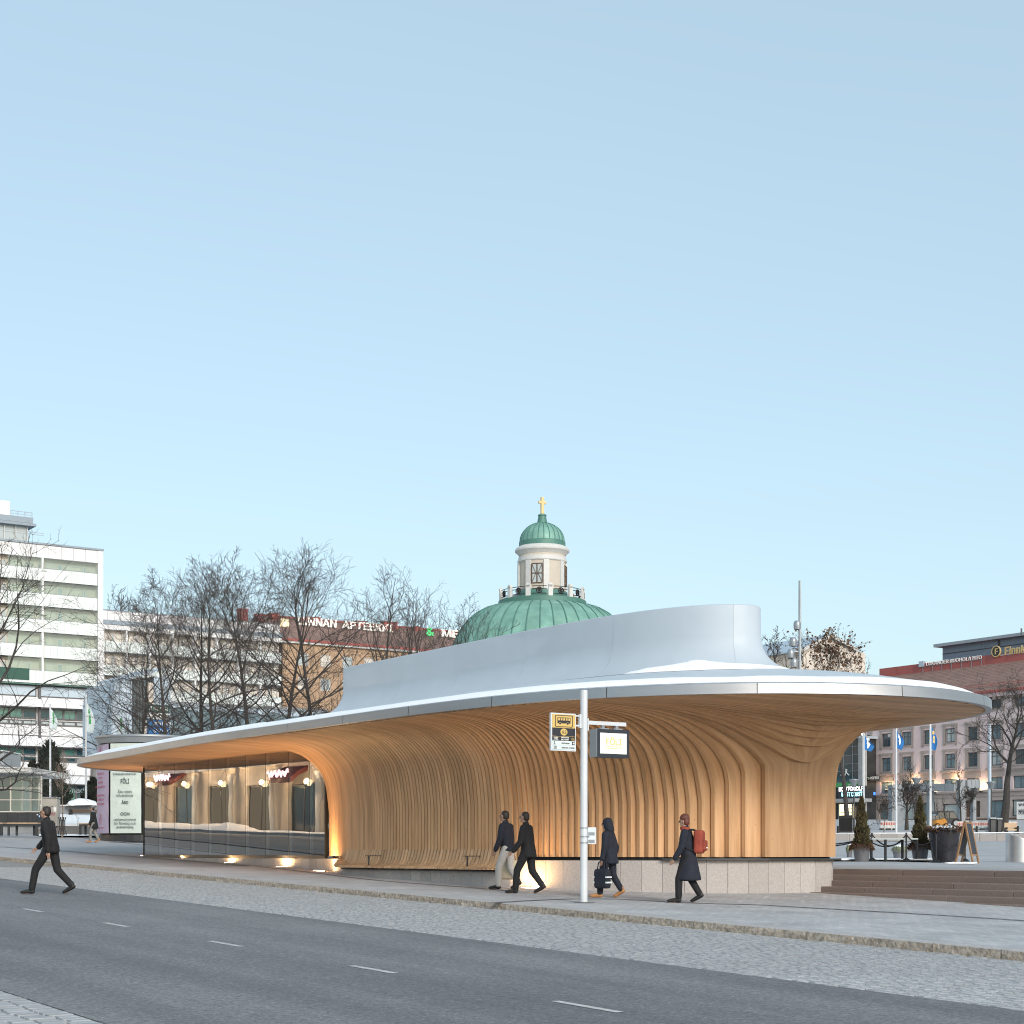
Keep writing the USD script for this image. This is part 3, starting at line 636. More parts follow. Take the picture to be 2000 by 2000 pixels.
glow('blue_screen', (.08, .25, .8), 1.0)
pane('far_pane', (.86, .92, .90), 1.5, 0.0, .03)
def scribble(q, o, ex, w, h, n, seed):
    """lettering too small to read: short strokes of uneven height"""
    r = random.Random(seed); ex = np.asarray(ex, float); up = np.array([0, 0, 1.0]); t = w / n
    for i in range(n):
        a = o + ex * (i + .5) * t; k = r.random()
        q.bar(a, a + up * h * (.75 + .25 * r.random()), t * .28, .02)
        if k < .6: q.bar(a + up * h * r.choice((.1, .5, .9)), a + ex * t * .55 + up * h * r.choice((.1, .5, .9)), .02, t * .28)
    return q
def letters(v, f, m, par):
    for g in trimesh.Trimesh(v, f, process=True).split(only_watertight=False): MB().tm(g).out('roof_letter', m, par)
class Fac:
    """a facade: u runs right, z up (relative to the eye), d goes into the building"""
    def __init__(s, o, ex, n): s.o, s.ex, s.n = np.array([*o, 0.0]), np.array([*ex, 0.0]), np.array([*n, 0.0])
    def P(s, u, z, d=0.0): return s.o + s.ex * u - s.n * d + np.array([0, 0, z + ZC])
    def box(s, m, u0, u1, z0, z1, d0, d1):
        c = [s.P(u, z, d) for z in (z0, z1) for u, d in ((u0, d0), (u1, d0), (u1, d1), (u0, d1))]
        m.add(c, [[0, 3, 2, 1], [4, 5, 6, 7], [0, 1, 5, 4], [1, 2, 6, 5], [2, 3, 7, 6], [3, 0, 4, 7]]); return m
    def part(s, nm, m, par, *b, label=None, **k):
        q = MB()
        for i in range(0, len(b), 6): s.box(q, *b[i:i + 6])
        return q.out(nm, m, par, label=label, **k)
    def wall(s, nm, m, par, u0, u1, z0, z1, holes, thick=.3, d0=0.0):
        g = Polygon([(u0, z0), (u1, z0), (u1, z1), (u0, z1)])
        from shapely import union_all, box
        if holes: g = g.difference(union_all([box(a, c, b, d) for a, b, c, d in holes]))
        q = MB(); q.prism(g, thick, s.P(0, 0, d0 + thick), s.ex, (0, 0, 1), s.n); return q.out(nm, m, par)
    def window(s, par, a, b, c, d, glass='win_blue', frame='win_frame', d0=.14, mull=(), trans=(), fw=.09):
        q = MB(); D = (d0, d0 + .08)
        s.box(q, a, a + fw, c, d, *D); s.box(q, b - fw, b, c, d, *D); s.box(q, a + fw, b - fw, c, c + fw, *D); s.box(q, a + fw, b - fw, d - fw, d, *D)
        for f in mull: x = a + (b - a) * f; s.box(q, x - fw * .4, x + fw * .4, c + fw, d - fw, d0 + .01, D[1])
        for f in trans: z = c + (d - c) * f; s.box(q, a + fw, b - fw, z - fw * .4, z + fw * .4, d0 + .005, D[1] - .002)
        w = q.out('window', frame, par)
        q = MB(); s.box(q, a + fw, b - fw, c + fw, d - fw, d0 + .05, d0 + .07); q.out('pane', glass, w); return w
    def u_x(s, px):                                   # u at picture column px for a facade of constant y or x
        if abs(s.ex[0]) > .5: return (onplane_y(px, s.o[1])[0] - s.o[0]) * s.ex[0]
        return (onplane_x(px, s.o[0])[0] - s.o[1]) * s.ex[1]
    def z_y(s, px, py, d=0.0):
        dep = onplane_y(px, s.o[1] + d)[1] if abs(s.ex[0]) > .5 else onplane_x(px, s.o[0] + d)[1]
        return (HOR - py) / FPX * dep
# ---------------------------------------------------------------- white balcony tower on the left
tw = thing('apartment_building', 'tall white apartment block with glazed balconies at the left edge', 'building')
F = Fac((0, 185), (1, 0), (0, -1)); cx = 190
uR, uP, uB = F.u_x(201.5), F.u_x(191.5), F.u_x(83.7); bay = uP - uB; uL = uB - bay
Z = lambda y: F.z_y(cx, y)
zs_par = [(1121, 1144), (1169, 1193), (1219, 1242.7), (1268, 1291.6), (1317, 1341)]
F.part('roof_cap', 'cap_grey', tw, uL - 8, uR + .05, Z(1075), Z(1071.4), -.1, 12)
F.part('corner_pier', 'white_render', tw, uP, uR, Z(1600), Z(1075), 0, 12)
F.part('back_wall', 'cream_wall', tw, uL - 8, uP, Z(1345), Z(1076), .95, 12)
for i in range(9):
    a = uL + (uP - uL) * i / 9; F.part('parapet_panel', 'white_render', tw, a + .02, a + (uP - uL) / 9 - .02, Z(1099.5), Z(1075.3), .05, .35)
F.part('parapet_panel', 'white_render', tw, uL - 8, uL - .03, Z(1099.5), Z(1075.3), .05, .35)
tops = [1099.7, 1144.6, 1193.6, 1243.3, 1292.2]
for k, (a_, b_) in enumerate(zs_par):
    F.part('balcony_slab', 'dark_metal', tw, uL - 8, uP - .02, Z(b_ + .9), Z(b_ - .3), .12, .94)
    F.part('hand_rail', 'grey_metal', tw, uL - 8, uP - .02, Z(a_ - 1.2), Z(a_ - 2.2), .02, .07)
    for b0, b1 in ((uB, uP), (uL, uB), (uL - bay, uL)):
        n = 8
        for i in range(n):
            u0 = b0 + .14 + (b1 - b0 - .2) * i / n; u1 = u0 + (b1 - b0 - .2) / n
            F.part('balcony_panel', 'mint_panel', tw, u0 + .012, u1 - .012, Z(b_ - .3), Z(a_), 0, .05)
            if u1 > uB - .5 * bay: F.part('balcony_glazing', 'far_pane', tw, u0 + .008, u1 - .008, Z(a_ - .4), Z(tops[k]), .09, .105)
        F.part('bay_post', 'white_render', tw, b0 - .13, b0 + .1, Z(b_), Z(tops[k] - .2), -.02, .94)
        for (f0, f1, g_) in ((.10, .26, 'curtain_pale'), (.30, .40, 'win_pale'), (.455, .74, 'curtain_pale'), (.77, .83, 'win_pale')):
            w0, w1 = b0 + (b1 - b0) * f0, b0 + (b1 - b0) * f1
            F.window(tw, w0, w1, Z(b_ - 2), Z(tops[k] + 8), g_, 'white_frame', .87, fw=.1)
F.part('balcony_screen', 'sign_green', tw, uL - 8, F.u_x(57), Z(1336), Z(1314), -.08, -.03, label='dark green screen over the lowest balcony')
# lower shop front with awnings
F.part('shop_wall', 'white_render', tw, uL - 8, uP - .6, Z(1600), Z(1344), .9, 11)
F.part('green_fascia', 'green_glass', tw, uL - 8, uP - .6, Z(1343.6), Z(1341.8), 0, .9)
for (y0, y1, g_) in ((1344, 1366, 'silver_cladding'), (1388, 1408, 'green_glass'), (1411, 1420, 'win_pale'), (1463, 1478, 'green_glass'), (1481, 1490, 'teal_dark'), (1534, 1572, 'green_glass')):
    for b0, b1 in ((uB - .3, uP - .9), (uL - .3, uB - .5), (uL - bay, uL - .5)):
        n = 4 if g_ != 'silver_cladding' else 1
        for i in range(n): F.window(tw, b0 + (b1 - b0) * i / n, b0 + (b1 - b0) * (i + 1) / n, Z(y1), Z(y0), g_ if i % 3 or g_ != 'green_glass' else 'teal_dark', 'win_frame', .7, fw=.12)
for (y0, y1) in ((1366.5, 1386), (1441.5, 1461), (1516.5, 1532)):
    for b0, b1 in ((uB + .02, uP - .7), (uL + .02, uB - .04), (uL - bay, uL - .04)):
        q = MB(); c = [F.P(b0, Z(y0), .7), F.P(b1, Z(y0), .7), F.P(b1, Z(y1), -.5), F.P(b0, Z(y1), -.5)]
        q.add(c + [p - np.array([0, 0, .06]) for p in c], [[0, 1, 2, 3], [7, 6, 5, 4], [0, 4, 5, 1], [1, 5, 6, 2], [2, 6, 7, 3], [3, 7, 4, 0]]); q.out('awning', 'white_render', tw)
for (y0, y1) in ((1422, 1440), (1492, 1515)): F.part('spandrel', 'white_render', tw, uL - 8, uP - .7, Z(y1), Z(y0), .5, .85)
F.part('shop_post', 'win_frame', tw, uB - .35, uB - .05, Z(1572), Z(1345), .45, .69, uL - .35, uL - .05, Z(1572), Z(1345), .45, .69, uP - .72, uP - .55, Z(1572), Z(1345), .3, .69)
q = MB(); q.text('emad', F.z_y(150, 1536) - F.z_y(150, 1547), F.P(F.u_x(130), Z(1549), .64), F.ex, (0, 0, 1), .03); q.out('shop_lettering', 'win_pale', tw)
# set-back penthouse
ph = F; Zp = lambda y: F.z_y(60, y, 3)
u82 = F.u_x(79)
F.part('penthouse', 'win_pale', tw, uL - 8, u82 - .4, Zp(1062), Zp(1029), 3.2, 9)
F.part('penthouse_roof', 'cap_grey', tw, uL - 8, u82, Zp(1023), Zp(1012), 2.6, 9.5, uL - 8, u82 + .3, Zp(1029), Zp(1024), 2.4, 9.5)
F.part('plant_room', 'white_render', tw, uL - 8, F.u_x(37), Zp(1012), Zp(982), 3.4, 8)
for i in range(5): F.part('penthouse_post', 'white_frame', tw, u82 - .6 - i * 1.3, u82 - .5 - i * 1.3, Zp(1062), Zp(1029), 3.0, 3.1)
q = MB()
for i in range(4):
    u = F.u_x(37) + (u82 - F.u_x(37)) * i / 3; q.bar(F.P(u, Zp(1012), 3), F.P(u, Zp(1001), 3), .06, .06)
q.bar(F.P(F.u_x(37), Zp(1001), 3), F.P(u82, Zp(1001.5), 3), .06, .06); q.bar(F.P(F.u_x(37), Zp(1006), 3), F.P(u82, Zp(1006.5), 3), .05, .05)
q.bar(F.P(uL, Zp(1051), .4), F.P(u82 + .5, Zp(1052), .4), .06, .06); q.bar(F.P(uL, Zp(1047), .4), F.P(u82 + .5, Zp(1048), .4), .06, .06); q.out('roof_railing', 'grey_metal', tw)
# ---------------------------------------------------------------- lower white balcony wing
wg = thing('apartment_building', 'lower white balcony block behind the row of bare trees', 'building')
F = Fac((0, 196), (1, 0), (0, -1)); Z = lambda y: F.z_y(215, y)
a0, a1 = F.u_x(201.5), F.u_x(551)
F.part('wall', 'cream_wall', wg, a0, a1, Z(1600), Z(1222), .95, 12)
n = 30
for i in range(n): u = a0 + (a1 - a0) * i / n; F.part('parapet_panel', 'white_render', wg, u + .02, u + (a1 - a0) / n - .02, Z(1210.5), Z(1191), .6, 1.2)
F.part('roof_edge', 'cap_grey', wg, a0, a1, Z(1191), Z(1189.6), .5, 12, a0, a1, Z(1219.5), Z(1211), -.1, 12)
nb = 8; bw = (a1 - a0) / nb
for k, (t_, r_, f_) in enumerate(((1230, 1252, 1273), (1274, 1299, 1319), (1320, 1343, 1364), (1365, 1388, 1410))):
    F.part('balcony_slab', 'cap_grey', wg, a0, a1, Z(f_ + .7), Z(f_ - .3), .1, .94)
    for b in range(nb):
        b0 = a0 + bw * b
        F.part('bay_post', 'white_render', wg, b0 - .1, b0 + .12, Z(f_), Z(t_ - 1), -.02, .94)
        for i in range(5): F.part('balcony_panel', 'mint_panel', wg, b0 + .15 + (bw - .25) * i / 5 + .01, b0 + .15 + (bw - .25) * (i + 1) / 5 - .01, Z(f_ - .3), Z(r_), 0, .05)
        for f0, f1, g_ in ((.12, .36, 'curtain_pale'), (.44, .58, 'win_pale'), (.66, .9, 'curtain_pale')): F.window(wg, b0 + bw * f0, b0 + bw * f1, Z(f_ - 2), Z(t_ + 6), g_, 'white_frame', .87, fw=.1)
F.part('top_band', 'white_render', wg, a0, a1, Z(1229), Z(1220), 0, .94)
# ---------------------------------------------------------------- silver building with the stack of signs
sv = thing('glass_building', 'silver clad glass building with slanted roof and stacked signs', 'building')
F = Fac((0, 150), (1, 0), (0, -1)); Z = lambda y: F.z_y(270, y)
u = F.u_x
q = MB(); q.prism([(u(218), Z(1470)), (u(218), Z(1372)), (u(222), Z(1352)), (u(227), Z(1333)), (u(243), Z(1331)), (u(258), Z(1325)), (u(258), Z(1470))], 8, F.P(0, 0, 8), F.ex, (0, 0, 1), F.n); q.out('curved_wall', 'silver_cladding', sv)
F.part('curtain_wall', 'win_blue', sv, u(258), u(289), Z(1470), Z(1326), .6, 8)
F.part('pier', 'cream_wall', sv, u(292), u(303), Z(1376), Z(1331), .4, 8, u(284), u(288.6), Z(1440), Z(1405), .3, .6)
F.part('side_wall', 'silver_cladding', sv, u(303), u(335), Z(1470), Z(1318), .3, 8)
F.part('lower_wing', 'win_blue', sv, u(335), u(640), Z(1500), Z(1372), .3, 6)
for i in range(14): F.part('wing_band', 'silver_cladding', sv, u(337 + i * 21), u(337 + i * 21 + 18), Z(1378 + (i % 3) * 3), Z(1372), .1, .29)
F.part('wing_roof', 'concrete', sv, u(335), u(640), Z(1372), Z(1366), 0, 6.2)
q = MB(); c = [F.P(u(246), Z(1331), -.6), F.P(u(320), Z(1305), -.6), F.P(u(320), Z(1300), 8), F.P(u(246), Z(1325), 8)]
q.add(c + [p + np.array([0, 0, .25]) for p in c], [[3, 2, 1, 0], [4, 5, 6, 7], [0, 1, 5, 4], [1, 2, 6, 5], [2, 3, 7, 6], [3, 0, 4, 7]]); q.out('slanted_roof', 'silver_cladding', sv)
for x in (258, 264.5, 271, 277.5, 284): F.part('mullion', 'win_frame', sv, u(x) - .06, u(x) + .06, Z(1470), Z(1328), .45, .6)
for y in (1340, 1353, 1366, 1382, 1397, 1412, 1428): F.part('transom', 'win_frame', sv, u(258), u(289), Z(y + .6), Z(y - .6), .47, .58)
for (y0, y1, m_, lm, tx, lab) in ((1375, 1389.5, 'sign_green', 'white_letter', None, 'dark green sign board'), (1391, 1403, 'white_letter', 'sign_black', 'KATAJISTO', 'white sign board'), (1404.5, 1417, 'sign_blue', 'white_letter', 'DENTORI', 'upper blue sign board'), (1419, 1432, 'sign_blue', 'white_letter', None, 'lower blue sign board')):
    b = F.part('sign_board', m_, sv, u(289), u(330.5), Z(y1), Z(y0), -.1, .28, label=lab)
    q = MB(); h = (Z(y0) - Z(y1)) * .5; q.text(tx, h, F.P(u(297), Z(y1) + h * .45, -.12), F.ex, (0, 0, 1), .02, True) if tx else scribble(q, F.P(u(298), Z(y1) + h * .45, -.13), F.ex, u(328) - u(298), h, 9, int(y0)); q.out('lettering', lm, b)
q = MB(); q.tube([F.P(u(290.7) , Z(1387), -.13), F.P(u(293), Z(1378), -.13), F.P(u(295.4), Z(1387), -.13)], .05, 4); q.tube([F.P(u(290.7) , Z(1378), -.13), F.P(u(293), Z(1387), -.13), F.P(u(295.4), Z(1378), -.13)], .05, 4); q.out('emblem', 'white_letter', sv)
# ---------------------------------------------------------------- brick building with roof letters
bk = thing('brick_building', 'yellow brick building with brown tiled roof and white roof letters', 'building')
F = Fac((0, 228), (1, 0), (0, -1)); Z = lambda y: F.z_y(700, y); u = F.u_x
sl_ = (1272 - 1251) / (820 - 555)
zE, zR = F.z_y(700, 1262), F.z_y(700, 1219, 9)
b0, b1 = u(553), u(960)
wins = []
for y0, y1 in ((1284, 1307), (1330, 1353)):
    for x0, x1 in ((582, 603), (626, 646), (669, 689), (712, 731), (753, 771), (773, 790), (815, 834)): wins.append((u(x0), u(x1), Z(y1), Z(y0)))
F.wall('brick_wall', 'brick_wall', bk, b0, b1, Z(1480), zE - .35, wins, .4)
F.part('inner_mass', 'brown_wood', bk, b0 + .3, b1 - .3, Z(1480), zE - .5, 1.2, 16)
for i, w in enumerate(wins): F.window(bk, *w, glass='curtain_pale' if i % 2 else 'win_pale', frame='white_frame', d0=.1, mull=(.5,), fw=.12)
F.part('eave', 'white_frame', bk, b0 - .5, b1 + .5, zE - .35, zE - .05, -.5, .3)
F.part('gutter', 'red_metal', bk, b0 - .5, b1 + .5, zE - .05, zE + .3, -.65, -.1)
def slope(par, F, u0, u1, z0, d0, z1, d1, rows, pitch, m, name='roof_tile', amp=.05):
    """a tiled slope, course by course, every course a row of lapped tiles"""
    for r in range(rows):
        f0, f1 = r / rows, (r + 1) / rows + .012
        za, zb, da, db = z0 + (z1 - z0) * f0, z0 + (z1 - z0) * f1, d0 + (d1 - d0) * f0, d0 + (d1 - d0) * f1
        n = max(2, int((u1 - u0) / pitch) * 2); us = np.linspace(u0, u1, n + 1); w = amp * (np.arange(n + 1) % 2)
        q = MB(); q.grid([[F.P(a, za - .01, da) for a, b in zip(us, w)], [F.P(a, za + .05 + b, da) for a, b in zip(us, w)], [F.P(a, zb + b * .9, db) for a, b in zip(us, w)]][::-1]); q.out('tile_course', m, par)
slope(bk, F, b0 - .5, b1 + .5, zE, -.5, zR, 9, 12, .9, 'tile_roof')
q = MB(); q.add([F.P(b0 - .5, zE, -.5), F.P(b0 - .5, zR, 9), F.P(b0 - .5, zE, 18)], [[0, 1, 2]]); q.add([F.P(b0 - .5, zR, 9), F.P(b1 + .5, zR, 9), F.P(b1 + .5, zE, 18), F.P(b0 - .5, zE, 18)], [[0, 1, 2, 3]]); q.out('roof_back', 'tile_roof', bk)
q = MB(); q.bar(F.P(b0 - .5, zE, -.55), F.P(b0 - .5, zR + .1, 9), .5, .35); q.bar(F.P(b0 - .5, zR + .12, 9), F.P(b1, zR + .12, 9), .4, .25); q.out('roof_edging', 'red_metal', bk)
q = MB(); q.span(u(478) - 2, b0 - .6, 237, 246, ZC + Z(1480), ZC + Z(1224)); q.out('side_wing', 'brick_wall', bk)
for x0, x1, ya, yb, dd in ((466, 481, 1190, 1215, 8), (527, 541, 1199, 1225, 8), (596, 607, 1206, 1222, 9), (614, 622, 1207, 1226, 8.5), (694, 710, 1214, 1232, 8.5), (748, 773, 1215, 1242, 8), (808, 817, 1225, 1240, 8.6), (874, 884, 1233, 1246, 8.6)):
    a, b = onplane_y(x0, 228 + dd)[0], onplane_y(x1, 228 + dd)[0]
    q = MB(); q.box(((a + b) / 2, 228 + dd, ZC + (F.z_y(x0, ya, dd) + F.z_y(x0, yb, dd) - 1.5) / 2), (b - a, 1.2, F.z_y(x0, ya, dd) - F.z_y(x0, yb, dd) + 1.5)); q.box(((a + b) / 2, 228 + dd, ZC + F.z_y(x0, ya, dd)), (b - a + .25, 1.4, .18)); q.out('chimney', 'red_metal', bk)
dl_ = 5.6
def roof_text(tx, x0, x1, h, m, par, dz=0.0):
    a, b = onplane_y(x0, 228 + dl_)[0], onplane_y(x1, 228 + dl_)[0]
    zb = zE + (zR - zE) * (dl_ + .5) / 9.5 + .12 + dz
    mm = meshkit.text_mesh(tx, h, .12, True); v = np.array(mm.vertices); v[:, 0] *= (b - a) / v[:, 0].max()
    letters(v @ np.array([(1, 0, 0), (0, 0, 1), (0, -1, 0)], float) + np.array([a, 228 + dl_, ZC + zb + .25]), mm.faces, m, par)
    q = MB()
    for i in range(int((b - a) / 1.6) + 1): q.bar((a + i * 1.6, 228 + dl_ + .05, ZC + zb - .3), (a + i * 1.6, 228 + dl_ + .05, ZC + zb + .3), .06, .06)
    q.bar((a, 228 + dl_ + .05, ZC + zb + .2), (b, 228 + dl_ + .05, ZC + zb + .2), .08, .08); q.out('letter_frame', 'dark_metal', par)
roof_text('LINNAN', 580, 657, 1.15, 'lit_letter', bk)
roof_text('APTEEKKI', 668, 767, 1.15, 'lit_letter', bk)
roof_text('&', 832, 847, 1.2, 'lit_green', bk)
roof_text('ME', 861, 895, 1.15, 'lit_letter', bk)
q = MB(); p = at(838, 1200, 236); q.tube([p, at(838, 1149, 236)], .05, 5); q.out('roof_aerial', 'grey_metal', bk)
c = at(556, 1216, 236.5); q = MB(); q.box(c, (1.1, .6, 1.0)); q.out('roof_lamp', 'lit_warm', bk)
# ---------------------------------------------------------------- domed church
D_ = 225.0; S_ = D_ / FPX
ch = thing('domed_church', 'round church with green copper dome, white lantern and gilded cross', 'church', at(1059, 1665, D_) * np.array([1, 1, 0]))
yz = lambda y: ZC + (HOR - y) * S_
R_ = lambda p: p * S_
def gores(nm, prof, n, m, par, a0=0.0, seg=3, rib=None, ribm='copper_dark'):
    """standing-seam covering: one strip from seam to seam, its courses lapped"""
    for i in range(n):
        t = a0 + (np.arange(seg + 1) / seg + i) * 2 * math.pi / n; rows = []
        for j, (r, z) in enumerate(prof): rows.append(np.c_[r * np.cos(t), r * np.sin(t), np.full(seg + 1, z)])
        q = MB(); q.grid(np.array(rows)[::-1]); q.out(nm, m, par, smooth=30)
        if rib:
            th = a0 + i * 2 * math.pi / n; q = MB(); q.tube([((r + rib * .3) * math.cos(th), (r + rib * .3) * math.sin(th), z) for r, z in prof], rib, 5); q.out('seam', ribm, par)
q = MB(); q.lathe([(R_(168), 0), (R_(168), yz(1300))], 40); q.lathe([(R_(175), yz(1300)), (R_(176), yz(1293)), (R_(171), yz(1290))], 40); q.out('rotunda', 'lantern_plaster', ch, smooth=40)
pr = []
for k in range(9):
    f = k / 8; y = 1285 - (1285 - 1186) * math.sin(f * math.pi / 2) ** 1.0; r = 176 - (176 - 84) * (1 - math.cos(f * math.pi / 2)) ** .92
    pr.append((R_(r), yz(y)))
    if 0 < k < 8: pr.append((R_(r) - .02, yz(y) + .05))
gores('copper_gore', pr, 40, 'copper', ch, rib=.09)
q = MB(); q.lathe([(R_(86), yz(1190)), (R_(86), yz(1176)), (R_(82), yz(1174)), (R_(60), yz(1172))], 40); q.out('dome_collar', 'copper_dark', ch, smooth=40)
q = MB(); q.lathe([(R_(50), yz(1176)), (R_(49), yz(1158)), (R_(46), yz(1156))], 32); q.out('lantern_foot', 'copper_dark', ch, smooth=40)
q = MB(); q.lathe([(R_(45.5), yz(1168)), (R_(45.5), yz(1100))], 40); q.lathe([(R_(45.5), yz(1092)), (R_(45.5), yz(1082))], 40); q.out('lantern_drum', 'lantern_plaster', ch, smooth=40)
q = MB(); q.lathe([(R_(46), yz(1101)), (R_(48.5), yz(1099)), (R_(48.5), yz(1096)), (R_(47), yz(1095)), (R_(47), yz(1091)), (R_(45.5), yz(1090))], 40); q.lathe([(R_(46), yz(1086)), (R_(49), yz(1082)), (R_(53), yz(1079)), (R_(53.5), yz(1076)), (R_(51), yz(1072)), (R_(46), yz(1069))], 40); q.out('cornice', 'white_frame', ch, smooth=30)
va = math.atan2(-VIEW[1], -VIEW[0])
for k in range(8):
    th = va + math.radians(9) + k * math.pi / 4
    e, t = np.array([math.cos(th), math.sin(th), 0]), np.array([-math.sin(th), math.cos(th), 0])
    r = R_(46); q = MB(); q.box((e[0] * r, e[1] * r, (yz(1168) + yz(1100)) / 2), (.3, R_(11), yz(1100) - yz(1168)), th); q.out('pilaster', 'white_frame', ch)
    th2 = th + math.pi / 8; e, t = np.array([math.cos(th2), math.sin(th2), 0]), np.array([-math.sin(th2), math.cos(th2), 0])
    if k % 2:
        q = MB(); q.box((e[0] * R_(45.2), e[1] * R_(45.2), (yz(1145) + yz(1108)) / 2), (.12, R_(21), yz(1108) - yz(1145)), th2); w = q.out('window', 'win_pale', ch)
        q = MB(); o = e * (R_(45.2) + .09); hw, z0, z1 = R_(10.5), yz(1145), yz(1108); zm = (z0 + z1) / 2
        for s_ in (-1, 1): q.bar(o + t * hw * s_ + (0, 0, z0), o + t * hw * s_ + (0, 0, z1), .1, .1); q.bar(o + t * hw * s_ + (0, 0, z0), o + t * hw * .2 * s_ + (0, 0, zm), .06, .06); q.bar(o + t * hw * s_ + (0, 0, z1), o + t * hw * .2 * s_ + (0, 0, zm), .06, .06)
        q.bar(o - t * hw + (0, 0, z0), o + t * hw + (0, 0, z0), .1, .1); q.bar(o - t * hw + (0, 0, z1), o + t * hw + (0, 0, z1), .1, .1); q.bar(o + (0, 0, z0), o + (0, 0, z1), .12, .12); q.bar(o - t * hw + (0, 0, zm), o + t * hw + (0, 0, zm), .12, .12); q.out('window_bars', 'brown_wood', w)
# flakes of missing plaster on the lantern
for dx, y, w_, h_ in ((-9, 1116, 2.6, 1), (-4, 1128, 6, 2.4), (-6, 1136, 4, 3), (-15, 1143, 3, 4), (3, 1147, 3, 7), (1, 1130, 1.2, 1.2), (-40, 1085, 2, 2), (41, 1084, 1.5, 4)):
    th = va + math.asin(max(-.98, min(.98, dx / 46.0))); q = MB(); rr = R_(45.5) + .015
    q.prism(Point(0, 0).buffer(.5, quad_segs=2), .02, (rr * math.cos(th), rr * math.sin(th), yz(y)), tuple(np.array([-math.sin(th), math.cos(th), 0.25]) * R_(w_)), (0, 0, R_(h_)), (math.cos(th), math.sin(th), 0)); q.out('bare_patch', 'cap_grey', ch)
for k in range(12):
    th = va + math.radians(10) + k * math.pi / 6; r = R_(82)
    e = np.array([math.cos(th), math.sin(th), 0]); q = MB()
    q.box((e[0] * r, e[1] * r, (yz(1176) + yz(1155)) / 2), (.4, R_(8.5), yz(1155) - yz(1176)), th); q.prism(Point(0, 0).buffer(R_(4.25), quad_segs=5), .4, (e[0] * (r - .2), e[1] * (r - .2), yz(1155)), (-e[1], e[0], 0), (0, 0, 1), (e[0], e[1], 0)); q.out('balustrade_post', 'white_frame', ch)
    tt = th + np.linspace(.09, math.pi / 6 - .09, 6); q = MB()
    for y in (1157, 1162, 1171, 1175): q.tube(np.c_[r * np.cos(tt), r * np.sin(tt), np.full(6, yz(y))], .05, 4)
    tm = th + math.pi / 12; em, tg = np.array([math.cos(tm), math.sin(tm), 0]), np.array([-math.sin(tm), math.cos(tm), 0])
    for rad in (R_(5.5), R_(2.4)): q.tube([em * r + tg * rad * math.cos(b) + np.array([0, 0, yz(1165) + rad * math.sin(b)]) for b in np.linspace(0, 2 * math.pi, 13)], .09, 4)
    for b in range(5): q.bar(em * r + np.array([0, 0, yz(1165)]), em * r + tg * R_(5.5) * math.cos(b * 1.257 + .6) + np.array([0, 0, yz(1165) + R_(5.5) * math.sin(b * 1.257 + .6)]), .1, .1)
    q.out('railing', 'black', ch)
q = MB(); q.lathe([(R_(45.5), yz(1073)), (R_(45.5), yz(1060)), (R_(43.5), yz(1059))], 40); q.out('dome_band', 'copper_dark', ch, smooth=30)
gores('copper_gore', [(R_(43.5 * math.cos(a)), yz(1059) + R_(38) * math.sin(a)) for a in np.linspace(0, 1.36, 8)], 24, 'copper', ch, rib=.06)
q = MB(); q.lathe([(R_(11), yz(1023)), (R_(10), yz(1021)), (R_(7.5), yz(1009)), (R_(8.5), yz(1008)), (R_(8.5), yz(1006)), (R_(5), yz(1004)), (0, yz(1003.5))], 20); q.out('finial', 'copper_dark', ch, smooth=30)
e = RIGHT * .9 + VIEW * .43; q = MB(); q.box((0, 0, (yz(1004) + yz(971)) / 2), (R_(5.6), R_(5.6), yz(971) - yz(1004)), math.atan2(e[1], e[0])); q.bar(e * R_(7.8) + np.array([0, 0, yz(981.5)]), -e * R_(7.8) + np.array([0, 0, yz(981.5)]), R_(4.6), R_(4.8)); q.out('cross', 'gilding', ch)
# ---------------------------------------------------------------- cream house with the metal roof
hs = thing('gabled_house', 'cream gabled house with pale metal roof behind the leafy tree', 'building')
F = Fac((0, 205), (1, 0), (0, -1)); u = F.u_x; Z = lambda x, y: F.z_y(x, y)
g0, gp_, g1 = u(1562), u(1618), u(1666); zg0, zgp, zg1 = Z(1562, 1270), Z(1618, 1242), Z(1666, 1268)
q = MB(); q.prism([(g0, -1), (u(1690), -1), (u(1690), Z(1690, 1276)), (g1 + 1, Z(1668, 1272)), (gp_, zgp - .3), (g0, zg0 - .3)], .4, F.P(0, 0, .4), F.ex, (0, 0, 1), F.n); q.out('gable_wall', 'cream_wall', hs)
L_ = 30.0
for a, za, b, zb in ((g0 - .6, zg0 - .3, gp_, zgp), (gp_, zgp, g1 + .6, zg1 - .3)):
    q = MB(); c = [F.P(a, za, -.6), F.P(b, zb, -.6), F.P(b, zb, L_), F.P(a, za, L_)]
    q.add(c + [p + np.array([0, 0, .22]) for p in c], [[3, 2, 1, 0], [4, 5, 6, 7], [0, 1, 5, 4], [1, 2, 6, 5], [2, 3, 7, 6], [3, 0, 4, 7]]); q.out('roof_slope', 'silver_cladding', hs)
q = MB(); q.bar(F.P(g0 - .6, zg0 - .25, -.7), F.P(gp_, zgp + .05, -.7), .1, .55); q.bar(F.P(gp_, zgp + .05, -.7), F.P(g1 + .6, zg1 - .25, -.7), .1, .55); q.out('barge_board', 'white_frame', hs)
F2 = Fac((g0, 0), (0, -1), (-1, 0)); q = MB(); q.span(g0, g0 + .3, 205.4, 240, ZC - 1, ZC + zg0 - .3); q.out('side_wall', 'cream_wall', hs)
q = MB(); q.span(g0 - 18, g0, 222, 240, ZC - 1, ZC + F.z_y(1520, 1285, 17)); q.out('rear_wing', 'cream_wall', hs)
